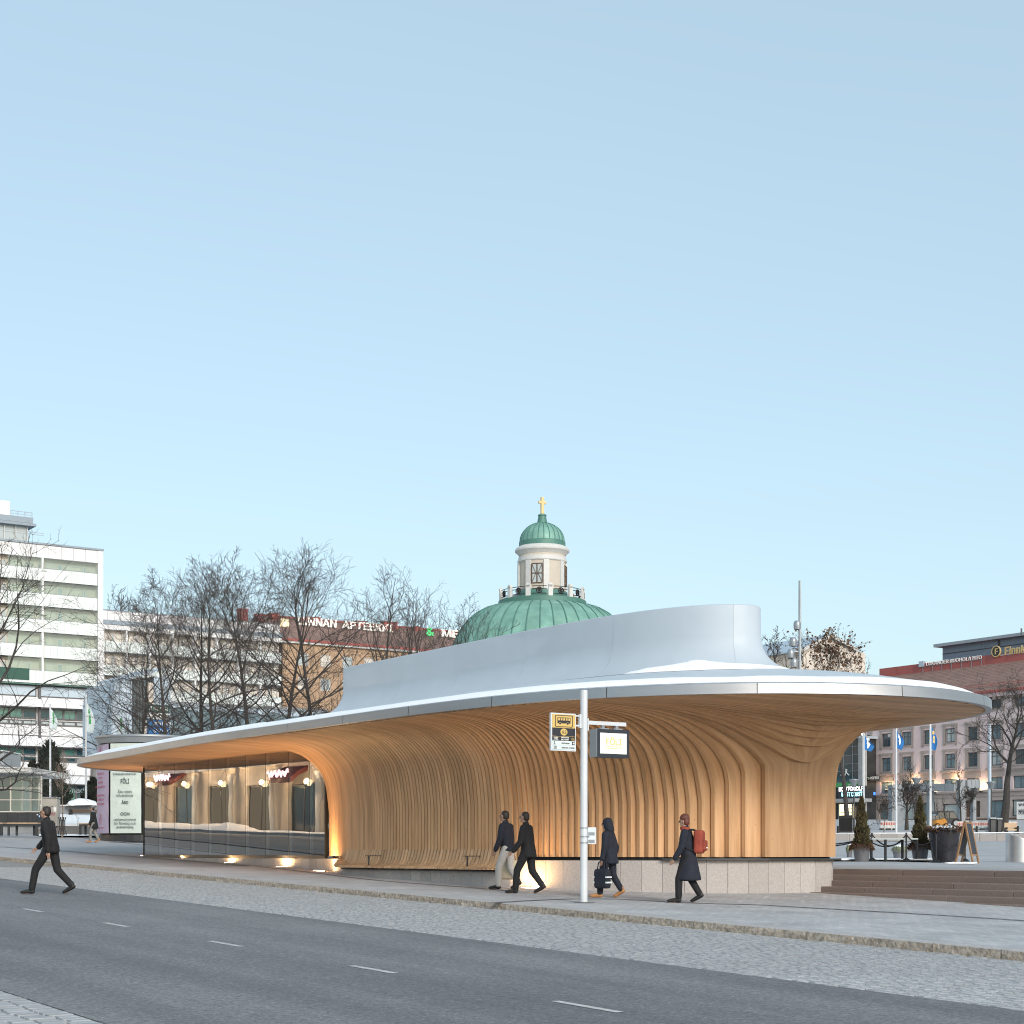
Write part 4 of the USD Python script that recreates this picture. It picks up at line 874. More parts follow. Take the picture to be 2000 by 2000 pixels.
q = MB(); q.add([(g0 - 18, 221, ZC + F.z_y(1510, 1282, 17)), (g0, 221, ZC + F.z_y(1555, 1280, 17)), (g0, 230, ZC + F.z_y(1555, 1252, 25)), (g0 - 18, 230, ZC + F.z_y(1510, 1250, 25))], [[0, 1, 2, 3]]); q.out('roof_slope', 'silver_cladding', hs)
FW = Fac((0, 222), (1, 0), (0, -1)); FW.window(hs, FW.u_x(1533), FW.u_x(1540), FW.z_y(1536, 1299), FW.z_y(1536, 1289), 'brown_wood', 'white_frame', -.06)
# ---------------------------------------------------------------- long pink building on the right
pk = thing('pink_building', 'long pink rendered building with tiled roof and rooftop signs', 'building')
XP = 178.0
F = Fac((XP, 0), (0, -1), (-1, 0)); u = F.u_x; cx = 1854; Z = lambda y: F.z_y(cx, y)
c0, c1 = u(1691.6), u(1992); ncol = 8; pitch = (c1 - c0) / (ncol - 1); cols = [c0 + pitch * i for i in range(-2, ncol + 2)]
U0, U1 = u(1640), u(2090); zEv = F.z_y(1934, 1362)
ww, holes, gl = 1.7, [], []
gset = ['win_blue', 'win_dark', 'win_pale', 'win_dark', 'win_blue', 'win_dark']
for r, (y0, y1) in enumerate(((1366, 1392), (1422.5, 1450), (1472, 1500))):
    for i, c in enumerate(cols): holes.append((c - ww / 2, c + ww / 2, Z(y1), Z(y0)))
up = [(c - ww * .66, c + ww * .66, Z(1545), Z(1521.5)) for c in cols]
shop = []
for i, c in enumerate(cols):
    k = i % 4
    shop.append((c - 1.3, c + 1.3, Z(1597) if k else Z(1600), Z(1566 if k != 2 else 1570)))
F.wall('upper_wall', 'pink_render', pk, U0, U1, Z(1549), zEv, holes + up, .5)
F.wall('ground_floor_wall', 'plinth_stone', pk, U0, U1, Z(1606), Z(1549), shop, .5, -.06)
F.part('inner_mass', 'black', pk, U0 + .3, U1 - .3, Z(1606), zEv - .3, .9, 12)
for i, (a, b, c, d) in enumerate(holes):
    F.window(pk, a, b, c, d, gset[(i * 5 + i // 7) % 6], 'win_frame', .16, mull=(.5,), trans=(.64,), fw=.13)
    q = MB(); t_ = .42
    F.box(q, a - t_, a, c - t_, d + .3, -.06, .1); F.box(q, b, b + t_, c - t_, d + .3, -.06, .1); F.box(q, a - t_ - .12, b + t_ + .12, d + .3, d + .62, -.1, .1); F.box(q, a - .1, b + .1, c - .18, c, -.12, .14); q.out('window_surround', 'pink_trim', pk)
for i, (a, b, c, d) in enumerate(up):
    F.window(pk, a, b, c, d, ['win_blue', 'win_pale', 'win_blue'][i % 3], 'win_frame', .2, mull=(.5,), fw=.1)
    F.part('window_hood', 'pink_trim', pk, a - .5, b + .5, d + .95, d + 1.2, -.3, .02, a - .3, b + .3, d + .05, d + .8, -.05, .02)
for i, (a, b, c, d) in enumerate(shop): F.window(pk, a, b, c, d, ['win_dark', 'win_pale', 'brown_wood', 'win_blue', 'win_pale'][i % 5], 'win_frame', .2, mull=(.5,) if i % 2 else (), fw=.12)
F.part('string_course', 'plinth_stone', pk, U0, U1, Z(1550), Z(1546.5), -.22, .01, U0, U1, Z(1558), Z(1556.5), -.14, -.07)
F.part('base_course', 'brown_wood', pk, U0, U1, Z(1607), Z(1600), -.16, -.08)
F.part('cornice', 'pink_render', pk, U0, U1, zEv, zEv + .55, -.55, .4); F.part('gutter', 'red_metal', pk, U0, U1, zEv + .55, zEv + .85, -.95, .2)
q = MB()
for i in range(int((U1 - U0) / 1.0)): F.box(q, U0 + i, U0 + i + .5, zEv - .38, zEv - .02, -.4, .02)
q.out('dentils', 'pink_trim', pk)
zRt = F.z_y(1875, 1304, 8.5)
slope(pk, F, U0, U1, zEv + .8, -.8, zRt, 8.5, 18, .62, 'tile_roof')
q = MB()
for i in range(int((U1 - U0) / 2.2)): q.bar(F.P(U0 + i * 2.2, zEv + 1.4, 0), F.P(U0 + i * 2.2, zEv + 1.9, -.05), .05, .05)
for z_ in (1.6, 1.85): q.bar(F.P(U0, zEv + z_, -.02), F.P(U1, zEv + z_, -.02), .05, .05)
q.out('snow_guard', 'red_metal', pk)
zB1 = zRt + 1.25
for i in range(12): F.part('ridge_panel', 'red_metal', pk, U0 + (U1 - U0) * i / 12 + .02, U0 + (U1 - U0) * (i + 1) / 12 - .02, zRt - .6, zB1, 8.3, 8.8)
F.part('upper_deck', 'red_metal', pk, U0, U1, zB1 - .1, zB1 - .02, 8.8, 22)
ub0 = F.u_x(1832) - 0.0
FB = Fac((XP + 13, 0), (0, -1), (-1, 0)); ua = FB.u_x(1841)
zt = lambda px, y: FB.z_y(px, y)
FB.part('roof_box', 'blue_cladding', pk, ua, ua + 60, zB1 - .3, zt(1841, 1264), 0, 8)
for z_ in (zt(1841, 1278.5),): FB.part('cladding_joint', 'dark_metal', pk, ua, ua + 60, z_, z_ + .12, -.05, 0)
for k in range(1, 14): FB.part('cladding_seam', 'cap_grey' if k % 4 else 'dark_metal', pk, ua + k * 2.6, ua + k * 2.6 + (.07 if k % 4 else .4), zB1, zt(1841, 1265), -.03, 0)
for k in range(5): FB.part('roof_window', 'win_blue', pk, ua + 16.4 + k * 2.9, ua + 18.9 + k * 2.9, zt(1841, 1276), zt(1841, 1265), -.04, .0)
FB.part('roof_box_edge', 'cap_grey', pk, ua - .9, ua + 60, zt(1841, 1264), zt(1841, 1258.2), -1.0, 8.5)
p = at(1995, 1240, 230); q = MB(); q.tube([p, p + np.array([0, 0, .9])], .12, 6); q.out('roof_vent', 'dark_metal', pk)
# rooftop signs
FS = Fac((XP + 8.2, 0), (0, -1), (-1, 0))
def sign_text(tx, x0, x1, yb, h, m, par, bold=False, dd=.12):
    a, b = FS.u_x(x0), FS.u_x(x1); mm = meshkit.text_mesh(tx, h, dd, bold); v = np.array(mm.vertices); v[:, 0] *= (b - a) / v[:, 0].max()
    letters(v @ np.array([FS.ex, (0, 0, 1), FS.n]) + FS.P(a, FS.z_y((x0 + x1) / 2, yb), 0), mm.faces, m, par)
sign_text('LUKANDER RUOHOLA HTO', 1809, 1918, 1293.5, .5, 'white_letter', pk)
zb_ = FS.z_y(1863, 1293.5)
q = MB()
for i in range(7): uu = FS.u_x(1802) + (FS.u_x(1916) - FS.u_x(1802)) * i / 6; q.bar(FS.P(uu, zb_ - .9, .1), FS.P(uu, zb_ + .1, .1), .12, .1)
q.bar(FS.P(FS.u_x(1802), zb_ - .02, .08), FS.P(FS.u_x(1918), zb_ - .02, .08), .08, .08); q.out('sign_frame', 'grey_metal', pk)
FS.part('sign_box', 'silver_cladding', pk, FS.u_x(1796), FS.u_x(1805), zb_ - .1, zb_ + .72, -.2, .3)
o = FS.P(FS.u_x(1947), FS.z_y(1947, 1272.5), 0); rr = 11 / FPX * (XP + 8) / (SA + CA * .29)
q = MB(); q.prism(Point(0, 0).buffer(rr, quad_segs=10).difference(Point(0, 0).buffer(rr * .86, quad_segs=10)), .25, o, FS.ex, (0, 0, 1), FS.n); ring_ = q.out('sign_ring', 'gold_letter', pk)
q = MB(); q.prism(Point(0, 0).buffer(rr * .86, quad_segs=10), .18, o, FS.ex, (0, 0, 1), FS.n); q.out('sign_disc', 'sign_black', pk)
q = MB(); q.text('F', rr * 1.0, o + FS.n * .19 - FS.ex * rr * .3 - np.array([0, 0, rr * .5]), FS.ex, (0, 0, 1), .08, True); q.out('sign_initial', 'gold_letter', pk)
sign_text('Finnk', 1962, 2003, 1276, 1.0, 'gold_letter', pk, True)
q = MB()
for x in (1947, 1968, 1972, 1996, 2001): uu = FS.u_x(x); q.bar(FS.P(uu, zB1 - .3, .15), FS.P(uu, FS.z_y(x, 1276), .15), .14, .14)
q.bar(FS.P(FS.u_x(1940), FS.z_y(1970, 1277.5), .15), FS.P(FS.u_x(2010), FS.z_y(1970, 1277.5), .15), .15, .15); q.out('sign_frame', 'white_frame', pk)
# wall lights with their glow on the render
for i, (x, y) in enumerate(((1706, 1513), (1736, 1545), (1829, 1549), (1921, 1546), (1868, 1530), (1787, 1535))):
    uu = u(x); z_ = F.z_y(x, y); d = F.P(uu, z_, -.5)
    q = MB(); q.box(d, (.28, .4, .3)); wl = q.out('wall_light', 'dark_metal', pk)
    q = MB(); q.box(d + np.array([0, 0, .17]), (.22, .3, .04)); q.out('lamp_glass', 'lit_warm', wl)
    lamp(f'/World/pink_building/wall_lamp_{i:03d}', d + np.array([-.05, 0, .25]), (.06, 0, 1), 'disk', .12, 16.0, (1, .62, .3))
# cafe entrance
FC = Fac((XP - .5, 0), (0, -1), (-1, 0)); v = FC.u_x
FC.part('entrance_canopy', 'sign_black', pk, v(1688), v(1714), FC.z_y(1700, 1525.5), FC.z_y(1700, 1517), -1.4, .5)
FC.part('canopy_sign', 'sign_green', pk, v(1689), v(1712), FC.z_y(1700, 1524.5), FC.z_y(1700, 1519), -1.5, -1.41)
q = MB(); q.text("ROBERT'S COFFEE", .34, FC.P(v(1690.2), FC.z_y(1700, 1523.2), -1.52), FC.ex, (0, 0, 1), .02, True); q.out('canopy_lettering', 'white_letter', pk)
FC.part('entrance_door', 'brown_wood', pk, v(1690), v(1697), Z(1606), FC.z_y(1694, 1529), -.1, .2)
FC.part('menu_screen', 'blue_screen', pk, v(1702), v(1709), FC.z_y(1705, 1553), FC.z_y(1705, 1547), -.2, .1)
# poster with the slogan
FC.part('window_poster', 'white_letter', pk, v(1983), v(2006), FC.z_y(1990, 1600), FC.z_y(1990, 1566), .28, .34)
for k, tx in enumerate(("WHAT IS", None, None, "WHAT IS", "DONE.")):
    q = MB()
    if tx is None: scribble(q, FC.P(v(1986.5), FC.z_y(1990, 1574.5 + k * 4), .26), FC.ex, v(2000) - v(1986.5), .38, 8, k)
    else: q.text(tx, .38, FC.P(v(1986.5), FC.z_y(1990, 1574.5 + k * 4), .27), FC.ex, (0, 0, 1), .01, True); q.out('poster_lettering', 'sign_black', pk)
# ---------------------------------------------------------------- dark glass building with the screen
dk = thing('dark_glass_building', 'dark glass shop building with a bright advertising screen', 'building')
XD = 174.6; F = Fac((XD, 0), (0, -1), (-1, 0)); u = F.u_x; Z = lambda y: F.z_y(1655, y)
d0, d1 = u(1560), u(1680)
F.part('wall', 'dark_facade', dk, d0, d1, Z(1625), Z(1444), .3, 3.2)
for x in (1600, 1617, 1630, 1646, 1663, 1679):
    F.part('mullion', 'grey_metal', dk, u(x) - .07, u(x) + .07, Z(1562), Z(1446), .18, .3)
for y in (1458, 1475, 1492, 1506, 1527): F.part('transom', 'grey_metal', dk, d0, d1, Z(y + .4), Z(y - .4), .2, .28)
for x0, x1 in ((1600, 1617), (1617.5, 1629.5), (1630.5, 1645.5), (1646.5, 1662.5), (1663.5, 1678.5)):
    for y0, y1 in ((1446, 1457.5), (1458.5, 1474.5), (1475.5, 1491.5), (1492.5, 1505.5), (1506.5, 1526.5)): F.part('glass_panel', 'win_dark' if (x0 + y0) % 2 < 1 else 'teal_dark', dk, u(x0) + .1, u(x1) - .1, Z(y1), Z(y0), .24, .3)
F.part('corner_pillar', 'concrete', dk, u(1680), u(1687.5), Z(1625), Z(1430), -.4, .6)
F.part('roof_edge', 'silver_cladding', dk, d0, u(1684), Z(1444), Z(1439), -.5, 3.2)
for k_, c_ in enumerate('NEX'): q = MB(); q.text(c_, 1.0, F.P(u(1661) + k_ * 1.0, Z(1438.5), -.3), F.ex, (0, 0, 1), .2, True); q.out('roof_letter', 'lit_white', dk)
q = MB()
for s_ in (0, .75):
    q.tube([F.P(u(1641.5) + s_, Z(1514), .1), F.P(u(1645) + s_, Z(1508), .1), F.P(u(1646) + s_, Z(1503.5), .1), F.P(u(1643) + s_, Z(1502), .1), F.P(u(1643.5) + s_, Z(1507), .1), F.P(u(1650) + s_, Z(1514), .1)], .09, 5)
q.out('emblem', 'white_letter', dk)
F.part('green_band', 'sign_lime', dk, u(1631), u(1679), Z(1537), Z(1528.5), -.05, .28)
q = MB(); scribble(q, F.P(u(1658), Z(1534.5), -.08), F.ex, u(1672) - u(1658), .22, 9, 3); q.out('band_lettering', 'white_letter', dk)
F.part('screen', 'sign_black', dk, u(1646), u(1696), Z(1561), Z(1536.5), -.9, -.1)
def fit(tx, x0, x1, y0, y1, m, d):
    mm = meshkit.text_mesh(tx, 1.0, .02, True); v = np.array(mm.vertices); v[:, 0] *= (u(x1) - u(x0)) / v[:, 0].max(); v[:, 1] *= (Z(y0) - Z(y1)) / v[:, 1].max()
    q = MB(); q.add(v @ np.array([F.ex, (0, 0, 1), F.n]) + F.P(u(x0), Z(y1), d), mm.faces); q.out('screen_lettering', m, dk)
fit('ROHTOGOLF', 1647, 1695, 1537.5, 1545.5, 'lit_white', -.92); fit('WEST COAST', 1652, 1693, 1548, 1556, 'lit_cyan', -.92)
F.part('screen_accent', 'red_accent', dk, u(1688), u(1694), Z(1560.5), Z(1557), -.94, -.9)
q = MB(); q.prism(Polygon([(u(1560), -3.2), (u(1700), -3.2), (u(1707), -2.2), (u(1707), -.4), (u(1700), .2), (u(1560), .2)]), Z(1561.5) - Z(1568), F.P(0, Z(1568), 0), F.ex, tuple(-F.n), (0, 0, 1)); q.out('canopy', 'concrete', dk)
F.part('shop_interior', 'lit_warm', dk, u(1637), u(1664), Z(1597), Z(1570.5), .22, .3)
for k in range(3): F.part('shop_door', 'grey_metal', dk, u(1637 + k * 13) - .1, u(1637 + k * 13) + .1, Z(1620), Z(1570), .1, .22)
for k, y in enumerate((1579, 1586, 1592)): F.part('shop_shelf', 'win_pale' if k != 1 else 'red_metal', dk, u(1640), u(1662), Z(y + 1.3), Z(y), .16, .21)
F.part('light_post', 'lit_warm', dk, u(1665.5), u(1667), Z(1598), Z(1576), .05, .2)
# ---------------------------------------------------------------- concrete portal
pg = thing('concrete_portal', 'grey concrete portal frame on the far side of the square', 'portal')
DP = 140.0
def blk(x0, x1, y0, y1, dep, th=.9):
    a, b = at(x0, y1, dep), at(x1, y1, dep); h = (y1 - y0) / FPX * dep; c = (a + b) / 2; q = MB()
    q.box((c[0], c[1], c[2] + h / 2), (np.linalg.norm((b - a)[:2]), th, h), math.atan2(b[1] - a[1], b[0] - a[0])); return q
blk(1738, 1760, 1533, 1622, DP + 6, 1.6).out('post', 'concrete', pg)
blk(1812, 1822, 1545.2, 1612, DP + 3).out('post', 'concrete', pg); blk(1872, 1882.5, 1523, 1610, DP).out('post', 'concrete', pg); blk(1898, 1904, 1540, 1606, DP + 5).out('post', 'concrete', pg)
a, b = at(1760.3, 1538, DP + 6), at(1871.7, 1538, DP)
for k in range(6):
    p_, r_ = a + (b - a) * k / 6, a + (b - a) * (k + .985) / 6; q = MB(); q.bar(p_, r_, .9, .62); q.out('beam', 'concrete', pg)
a, b = at(1882.8, 1532, DP), at(1905, 1532.5, DP + 5)
q = MB(); cv = [a + (b - a) * t + np.array([0, 0, 0]) - VIEW * 1.2 * math.sin(t * math.pi) for t in np.linspace(0, 1, 7)]
for i in range(6): q.bar(cv[i], cv[i + 1] + (cv[i + 1] - cv[i]) * .02, .8, .68)
q.out('curved_beam', 'concrete', pg)
# ---------------------------------------------------------------- the other side of the street: seen mirrored in the glazing
mat('street_stone', (.62, .53, .43), .8, var=.12, scale=.5)
glow('lit_dim', (1.0, .82, .58), .16)
mat('awning_red', (.12, .03, .028), .7, var=.1)
sb = thing('street_building', 'stone fronted building across the street, mirrored in the glazing', 'building')
F = Fac((-3.5, 0), (0, 1), (1, 0)); z0_ = float(zroad(0, 95)); hol = []
us = [70 + 6.5 * i for i in range(13)]
zg = lambda uu: float(zroad(0, uu))
for i, uu in enumerate(us): hol += [(uu - 1.9, uu + 1.9, zg(uu) + .1, zg(uu) + 3.2), (uu - 1.1, uu + 1.1, zg(uu) + 5.2, zg(uu) + 7.4), (uu - 1.1, uu + 1.1, zg(uu) + 8.7, zg(uu) + 10.9)]
F.wall('wall', 'street_stone', sb, 62, 156, z0_ - 2, z0_ + 16, hol, .4)
F.part('inner_mass', 'black', sb, 62.3, 155.7, z0_ - 2, z0_ + 15.5, 1.2, 14)
for i, h in enumerate(hol): F.window(sb, *h, glass='lit_dim' if i % 3 == 0 and (i // 3) % 3 != 1 else ('win_dark', 'win_blue')[i % 2], frame='win_frame', d0=.2, mull=(.5,), fw=.1)
for i, uu in enumerate(us[:-1]):
    q = MB(); q.lathe([(.26, 0), (.2, .3), (.17, 3.6), (.28, 3.9)], 12, tuple(F.P(uu + 3.25, zg(uu + 3.25), -.5))); q.out('column', 'white_frame', sb, smooth=30)
    q = MB(); q.lathe([(.12, 0), (.2, .2), (.12, .4)], 10, tuple(F.P(uu + 3.25, zg(uu + 3.25) + 3.0, -1.05))); q.out('wall_lantern', 'lit_warm', sb)
    if i in (2, 3, 4, 5, 6, 7, 8): lamp(f'/World/street_building/lantern_light_{i:03d}', F.P(uu + 3.25, zg(uu + 3.25) + 3.3, -1.3), (0, 0, -1), 'sphere', .14, 120.0, (1, .68, .38))
F.part('string_course', 'white_frame', sb, 62, 156, z0_ + 4.6, z0_ + 5.0, -.3, 0)
for j, i in enumerate((4, 7)):
    uu = us[i] + 1; a, b = uu - 1.7, uu + 1.7; q = MB(); c = [F.P(a, zg(uu) + 4.3, 0), F.P(b, zg(uu) + 4.3, 0), F.P(b, zg(uu) + 3.5, -1.2), F.P(a, zg(uu) + 3.5, -1.2)]
    q.add(c + [p - np.array([0, 0, .3]) for p in c], [[0, 1, 2, 3], [7, 6, 5, 4], [0, 4, 5, 1], [1, 5, 6, 2], [2, 6, 7, 3], [3, 7, 4, 0]]); q.out('red_awning', 'awning_red', sb)
    q = MB(); q.tube([F.P(uu - 1.6 + .1 * k, zg(uu) + 3.8 + .22 * math.sin(k * 1.1) * (1 if k % 7 else .2), -1.25) for k in range(32)], .06, 5); q.out('neon_tube', 'lit_pink', sb)
q = MB(); q.grid(sheet(np.linspace(-3.5, -2.6, 2), np.linspace(20, 160, 20), zroad, .13)); q.grid(sheet(np.linspace(-2.6, 1.2, 2), np.linspace(20, 160, 20), zroad, .12)); q.grid(np.array([[gp(1.2, y, zroad) + np.array([0, 0, z_]) for y in np.linspace(20, 160, 20)] for z_ in (-.1, .12)])); q.out('far_pavement', 'pave_ground', kind='structure', label='footway on the other side of the street')

q = MB(); P = np.array([[gp(x, y, zroad) + np.array([0, 0, .14 + .55 * max(0, 1 - ((x + .4) / 1.3) ** 2) * (.25 + .9 * float(meshkit.fbm(np.array([x, y * .35, 0]), 3))) * (1 if 98 < y < 124 else .2)]) for y in np.linspace(78, 130, 60)] for x in np.linspace(-1.6, .9, 9)])
q.grid(P[::-1]); q.out('snow_ridge', 'snow', smooth=True, kind='stuff', label='ploughed snow ridge across the street, mirrored in the glazing', cat='snow')
# ================================================================ trees
mat('bark', (.045, .04, .037), .9, var=.3, scale=5, coord='object', bump=.5, bscale=20)
mat('twigs', (.05, .042, .038), .9, var=.15, scale=3, coord='object')
mat('young_bark', (.20, .16, .13), .85, var=.2, scale=5, coord='object')
mat('dry_leaf', (.12, .065, .035), .8, var=.35, scale=2)
mat('thuja', (.055, .042, .022), .85, var=.4, scale=4, coord='object', col2=(.10, .085, .035))
mat('cypress', (.018, .024, .017), .9, var=.4, scale=2.0, coord='object')
def orth(d, r):
    a = np.array([r.gauss(0, 1) for _ in range(3)]); a -= d * a.dot(d); return a / np.linalg.norm(a)
def grow_tree(h, seed, n1=18, n2=7, n3=6, spread=.33, first=.22, up=.25, bend=.12, trunk_r=None, tips=None, twig_r=.014, droop=0.0, lean=(0, 0), straight=1.0, n4=3):
    r = random.Random(seed); limbs, tw = MB(), MB(); tr = trunk_r or h * .014
    def path(p, d, L, k, wob, upw):
        pts = [np.array(p, float)]; d = np.array(d, float)
        for _ in range(k):
            d = d + orth(d, r) * wob + np.array([0, 0, upw]); d /= np.linalg.norm(d); pts.append(pts[-1] + d * L / k)
        return np.array(pts)
    def point(P, f):
        x = f * (len(P) - 1); i = min(int(x), len(P) - 2); return P[i] + (P[i + 1] - P[i]) * (x - i), (P[i + 1] - P[i]) / np.linalg.norm(P[i + 1] - P[i])
    T = path((0, 0, 0), np.array([lean[0], lean[1], 1.0]) / math.sqrt(1 + lean[0] ** 2 + lean[1] ** 2), h * .93, 10, .05 * (2 - straight), .03)
    limbs.tube(np.vstack([T[:1] - (0, 0, .3), T]), np.r_[tr * 1.35, tr * (1 - np.linspace(0, 1, len(T)) ** .9 * .93)], 8)
    ang = r.random() * 6
    for i in range(n1):
        f = first + (1 - first) * ((i + r.random() * .6) / n1) ** .9; p, d = point(T, min(f, .985)); ang += 2.4 + r.uniform(-.3, .3)
        k = 1 - f; L = h * spread * (.35 + 1.05 * math.sin(math.pi * (.12 + .80 * (1 - k ** 1.2)) ** .8)) * r.uniform(.8, 1.15) * (1 if f < .8 else .75)
        o = np.array([math.cos(ang), math.sin(ang), 0]); el = .35 + .85 * f - droop * (1 - f); d1 = o * math.cos(el) + np.array([0, 0, math.sin(el)])
        r1 = tr * (1 - f * .8) * r.uniform(.34, .5); P1 = path(p, d1, L, 7, bend, .07 + up * .12 - droop * .1); limbs.tube(P1, np.linspace(r1, r1 * .18, 8), 5)
        for j in range(n2):
            f2 = .2 + .8 * (j + r.random()) / n2; p2, d2 = point(P1, min(f2, .99)); q = d2 * r.uniform(.5, .9) + orth(d2, r) * .85 + np.array([0, 0, up]); q /= np.linalg.norm(q)
            L2 = L * r.uniform(.28, .48) * (1.15 - .5 * f2); r2 = max(r1 * (1 - f2 * .8) * .5, twig_r); P2 = path(p2, q, L2, 4, bend * 1.2, .06 - droop * .08); limbs.tube(P2, np.linspace(r2, twig_r * .8, 5), 4, cap=False)
            for k3 in range(n3):
                f3 = .15 + .85 * (k3 + r.random()) / n3; p3, d3 = point(P2, min(f3, .99)); q = d3 * r.uniform(.5, 1) + orth(d3, r) * .7 + np.array([0, 0, up * .6]); q /= np.linalg.norm(q)
                L3 = L2 * r.uniform(.3, .6); P3 = path(p3, q, L3, 2, bend, .05); tw.tube(P3, [twig_r, twig_r * .8, twig_r * .55], 3, cap=False)
                if tips is not None: tips.append(P3[-1]); tips.append(P3[1])
                for k4 in range(n4):
                    p4, d4 = point(P3, .3 + .7 * r.random()); q = d4 + orth(d4, r) * .8; q /= np.linalg.norm(q); tw.tube([p4, p4 + q * L3 * r.uniform(.3, .6)], [twig_r * .75, twig_r * .45], 3, cap=False)
    return limbs, tw
def tree(label, loc, h, seed, group=None, bark='bark', tw='twigs', **k):
    t = thing('bare_tree', label, 'tree', loc, 0, group); a, b = grow_tree(h, seed, **k)
    a.out('trunk', bark, t, smooth=40); b.out('crown', tw, t); return t
def base(px, dep, f=zplaza):
    p = at(px, HOR, dep); return np.array([p[0], p[1], float(f(p[0], p[1])) + ZC - .05])
def hgt(px, py, dep): return at(px, py, dep)[2] - base(px, dep)[2]
G_ = 'bare trees in a row behind the pavilion'
protos = []
for (px, top, dep, seed, lab) in ((334, 1150, 98, 11, 'bare linden just right of the blue sign stack'), (434, 1127, 100, 12, 'bare linden with a straight trunk third in the row behind the roof'), (620, 1092, 104, 13, 'tallest bare linden in front of the brick building'), (706, 1122, 112, 14, 'leaning bare tree in front of the last letters on the brick building')):
    H = hgt(px, top, dep)
    kw = dict(n1=24, n2=8, n3=6, spread=.34, first=.17, up=.14, twig_r=.0095, droop=.42, bend=.17, n4=2) if seed != 14 else dict(n1=15, n2=6, n3=5, spread=.32, first=.3, up=.2, lean=(.14, -.05), twig_r=.0105, bend=.16, n4=2)
    protos.append((tree(lab, base(px, dep), H, seed, G_, **kw), H))
for (px, top, dep, k, rot, lab) in ((386, 1145, 112, 0, 2.1, 'bare linden between the sign stack and the straight trunked tree'), (492, 1116, 106, 1, 1.3, 'bare linden before the left end of the tiled roof'), (548, 1106, 108, 2, 3.9, 'bare linden crowded against the tallest tree'), (276, 1215, 118, 0, 4.4, 'small bare linden over the round banner stand')):
    H = hgt(px, top, dep); dup(protos[k][0], base(px, dep), rot, lab, G_, (H / protos[k][1],) * 3)
P2_ = []
t = tree('bushy bare tree left of the green dome', base(832, 140), hgt(832, 1172, 140), 21, None, n1=14, n2=6, n3=5, spread=.30, first=.4, up=.3, twig_r=.0125, n4=2)
dup(t, base(905, 150), 2.0, 'bushy bare tree overlapping the left edge of the green dome', None, (1.0, 1.0, (hgt(905, 1186, 150)) / hgt(832, 1172, 140)))
dup(t, base(785, 150), 4.0, 'bushy bare tree behind the leaning one', None, (.95, .95, (hgt(785, 1176, 150)) / hgt(832, 1172, 140)))
tree('large spreading bare tree at the left edge', base(-62, 70, zpave), hgt(-62, 1105, 70), 31, None, n1=17, n2=7, n3=5, spread=.44, first=.22, up=.1, bend=.2, droop=.5, trunk_r=.26, twig_r=.0085, n4=2)
t = tree('small bare tree rising over the roof of the lower white block', base(240, 262), hgt(240, 1166, 262), 41, None, n1=16, n2=5, n3=4, spread=.3, first=.5, up=.4, twig_r=.03)
dup(t, base(268, 270), 1.0, 'small bare tree over the white block further right', None, (1, 1, .98))
tree('bare tree just right of the white roof drum', base(1504, 150), hgt(1504, 1222, 150), 51, None, n1=14, n2=6, n3=5, spread=.22, first=.3, up=.35, twig_r=.02)
tree('gnarled dark bare tree at the right edge', base(1958, 118), hgt(1958, 1362, 118), 61, None, n1=11, n2=7, n3=6, spread=.46, first=.42, up=.02, bend=.34, droop=.12, trunk_r=.34, lean=(.18, -.14), twig_r=.014, straight=0)
tips = []
lt = thing('leafy_tree', 'tree keeping its dry brown leaves beside the pavilion end', 'tree', base(1655, 122)); a, b = grow_tree(hgt(1655, 1243, 122), 71, n1=17, n2=7, n3=5, spread=.34, first=.35, up=.1, bend=.28, twig_r=.014, tips=tips, n4=2)
a.out('trunk', 'bark', lt, smooth=40); b.out('crown', 'twigs', lt)
q = MB(); r_ = random.Random(5)
for p in tips:
    if r_.random() < .8:
        for _ in range(r_.choice((1, 1, 2))):
            c = p + np.array([r_.gauss(0, .16) for _ in range(3)]); a_ = np.array([r_.gauss(0, 1) for _ in range(3)]); a_ /= np.linalg.norm(a_); b_ = orth(a_, r_); s_ = r_.uniform(.07, .15)
            q.add([c - a_ * s_, c + b_ * s_ * .7, c + a_ * s_, c - b_ * s_ * .7], [[0, 1, 2, 3]])
q.out('leaves', 'dry_leaf', lt, kind='stuff')
# young trees on the square
GY = 'young street trees on the far side of the square'
ys_ = [('small dead fruit tree behind the left conifer planter', 1726, 1566, 95, dict(n1=12, n2=5, n3=4, spread=.42, first=.4, up=.1, bend=.3, twig_r=.012)), ('spreading bare tree in front of the pergola beam', 1771, 1536, 116, dict(n1=14, n2=7, n3=5, spread=.5, first=.42, up=.08, bend=.3, twig_r=.016, trunk_r=.16)),
       ('bare tree under the tall portal post', 1893, 1546, 125, dict(n1=12, n2=6, n3=5, spread=.42, first=.4, up=.1, bend=.3, twig_r=.016))]
for lab, px, top, dep, k in ys_: tree(lab, base(px, dep), hgt(px, top, dep), px, None, **k)
sp_ = tree('slender upright sapling left of the middle flagpole', base(1789, 130), hgt(1789, 1474, 130), 81, GY, n1=22, n2=3, n3=2, spread=.13, first=.25, up=.6, twig_r=.014, n4=1)
for px, top, lab in ((1877, 1482, 'slender upright sapling behind the tall portal post'), (1832, 1560, 'slender upright sapling beside the dark van'), (1848, 1552, 'slender upright sapling in front of the dark van'), (1941, 1560, 'slender upright sapling by the black litter bins')):
    dup(sp_, base(px, 128), px * .7, lab, GY, (hgt(px, top, 128) / hgt(1789, 1474, 130),) * 3)
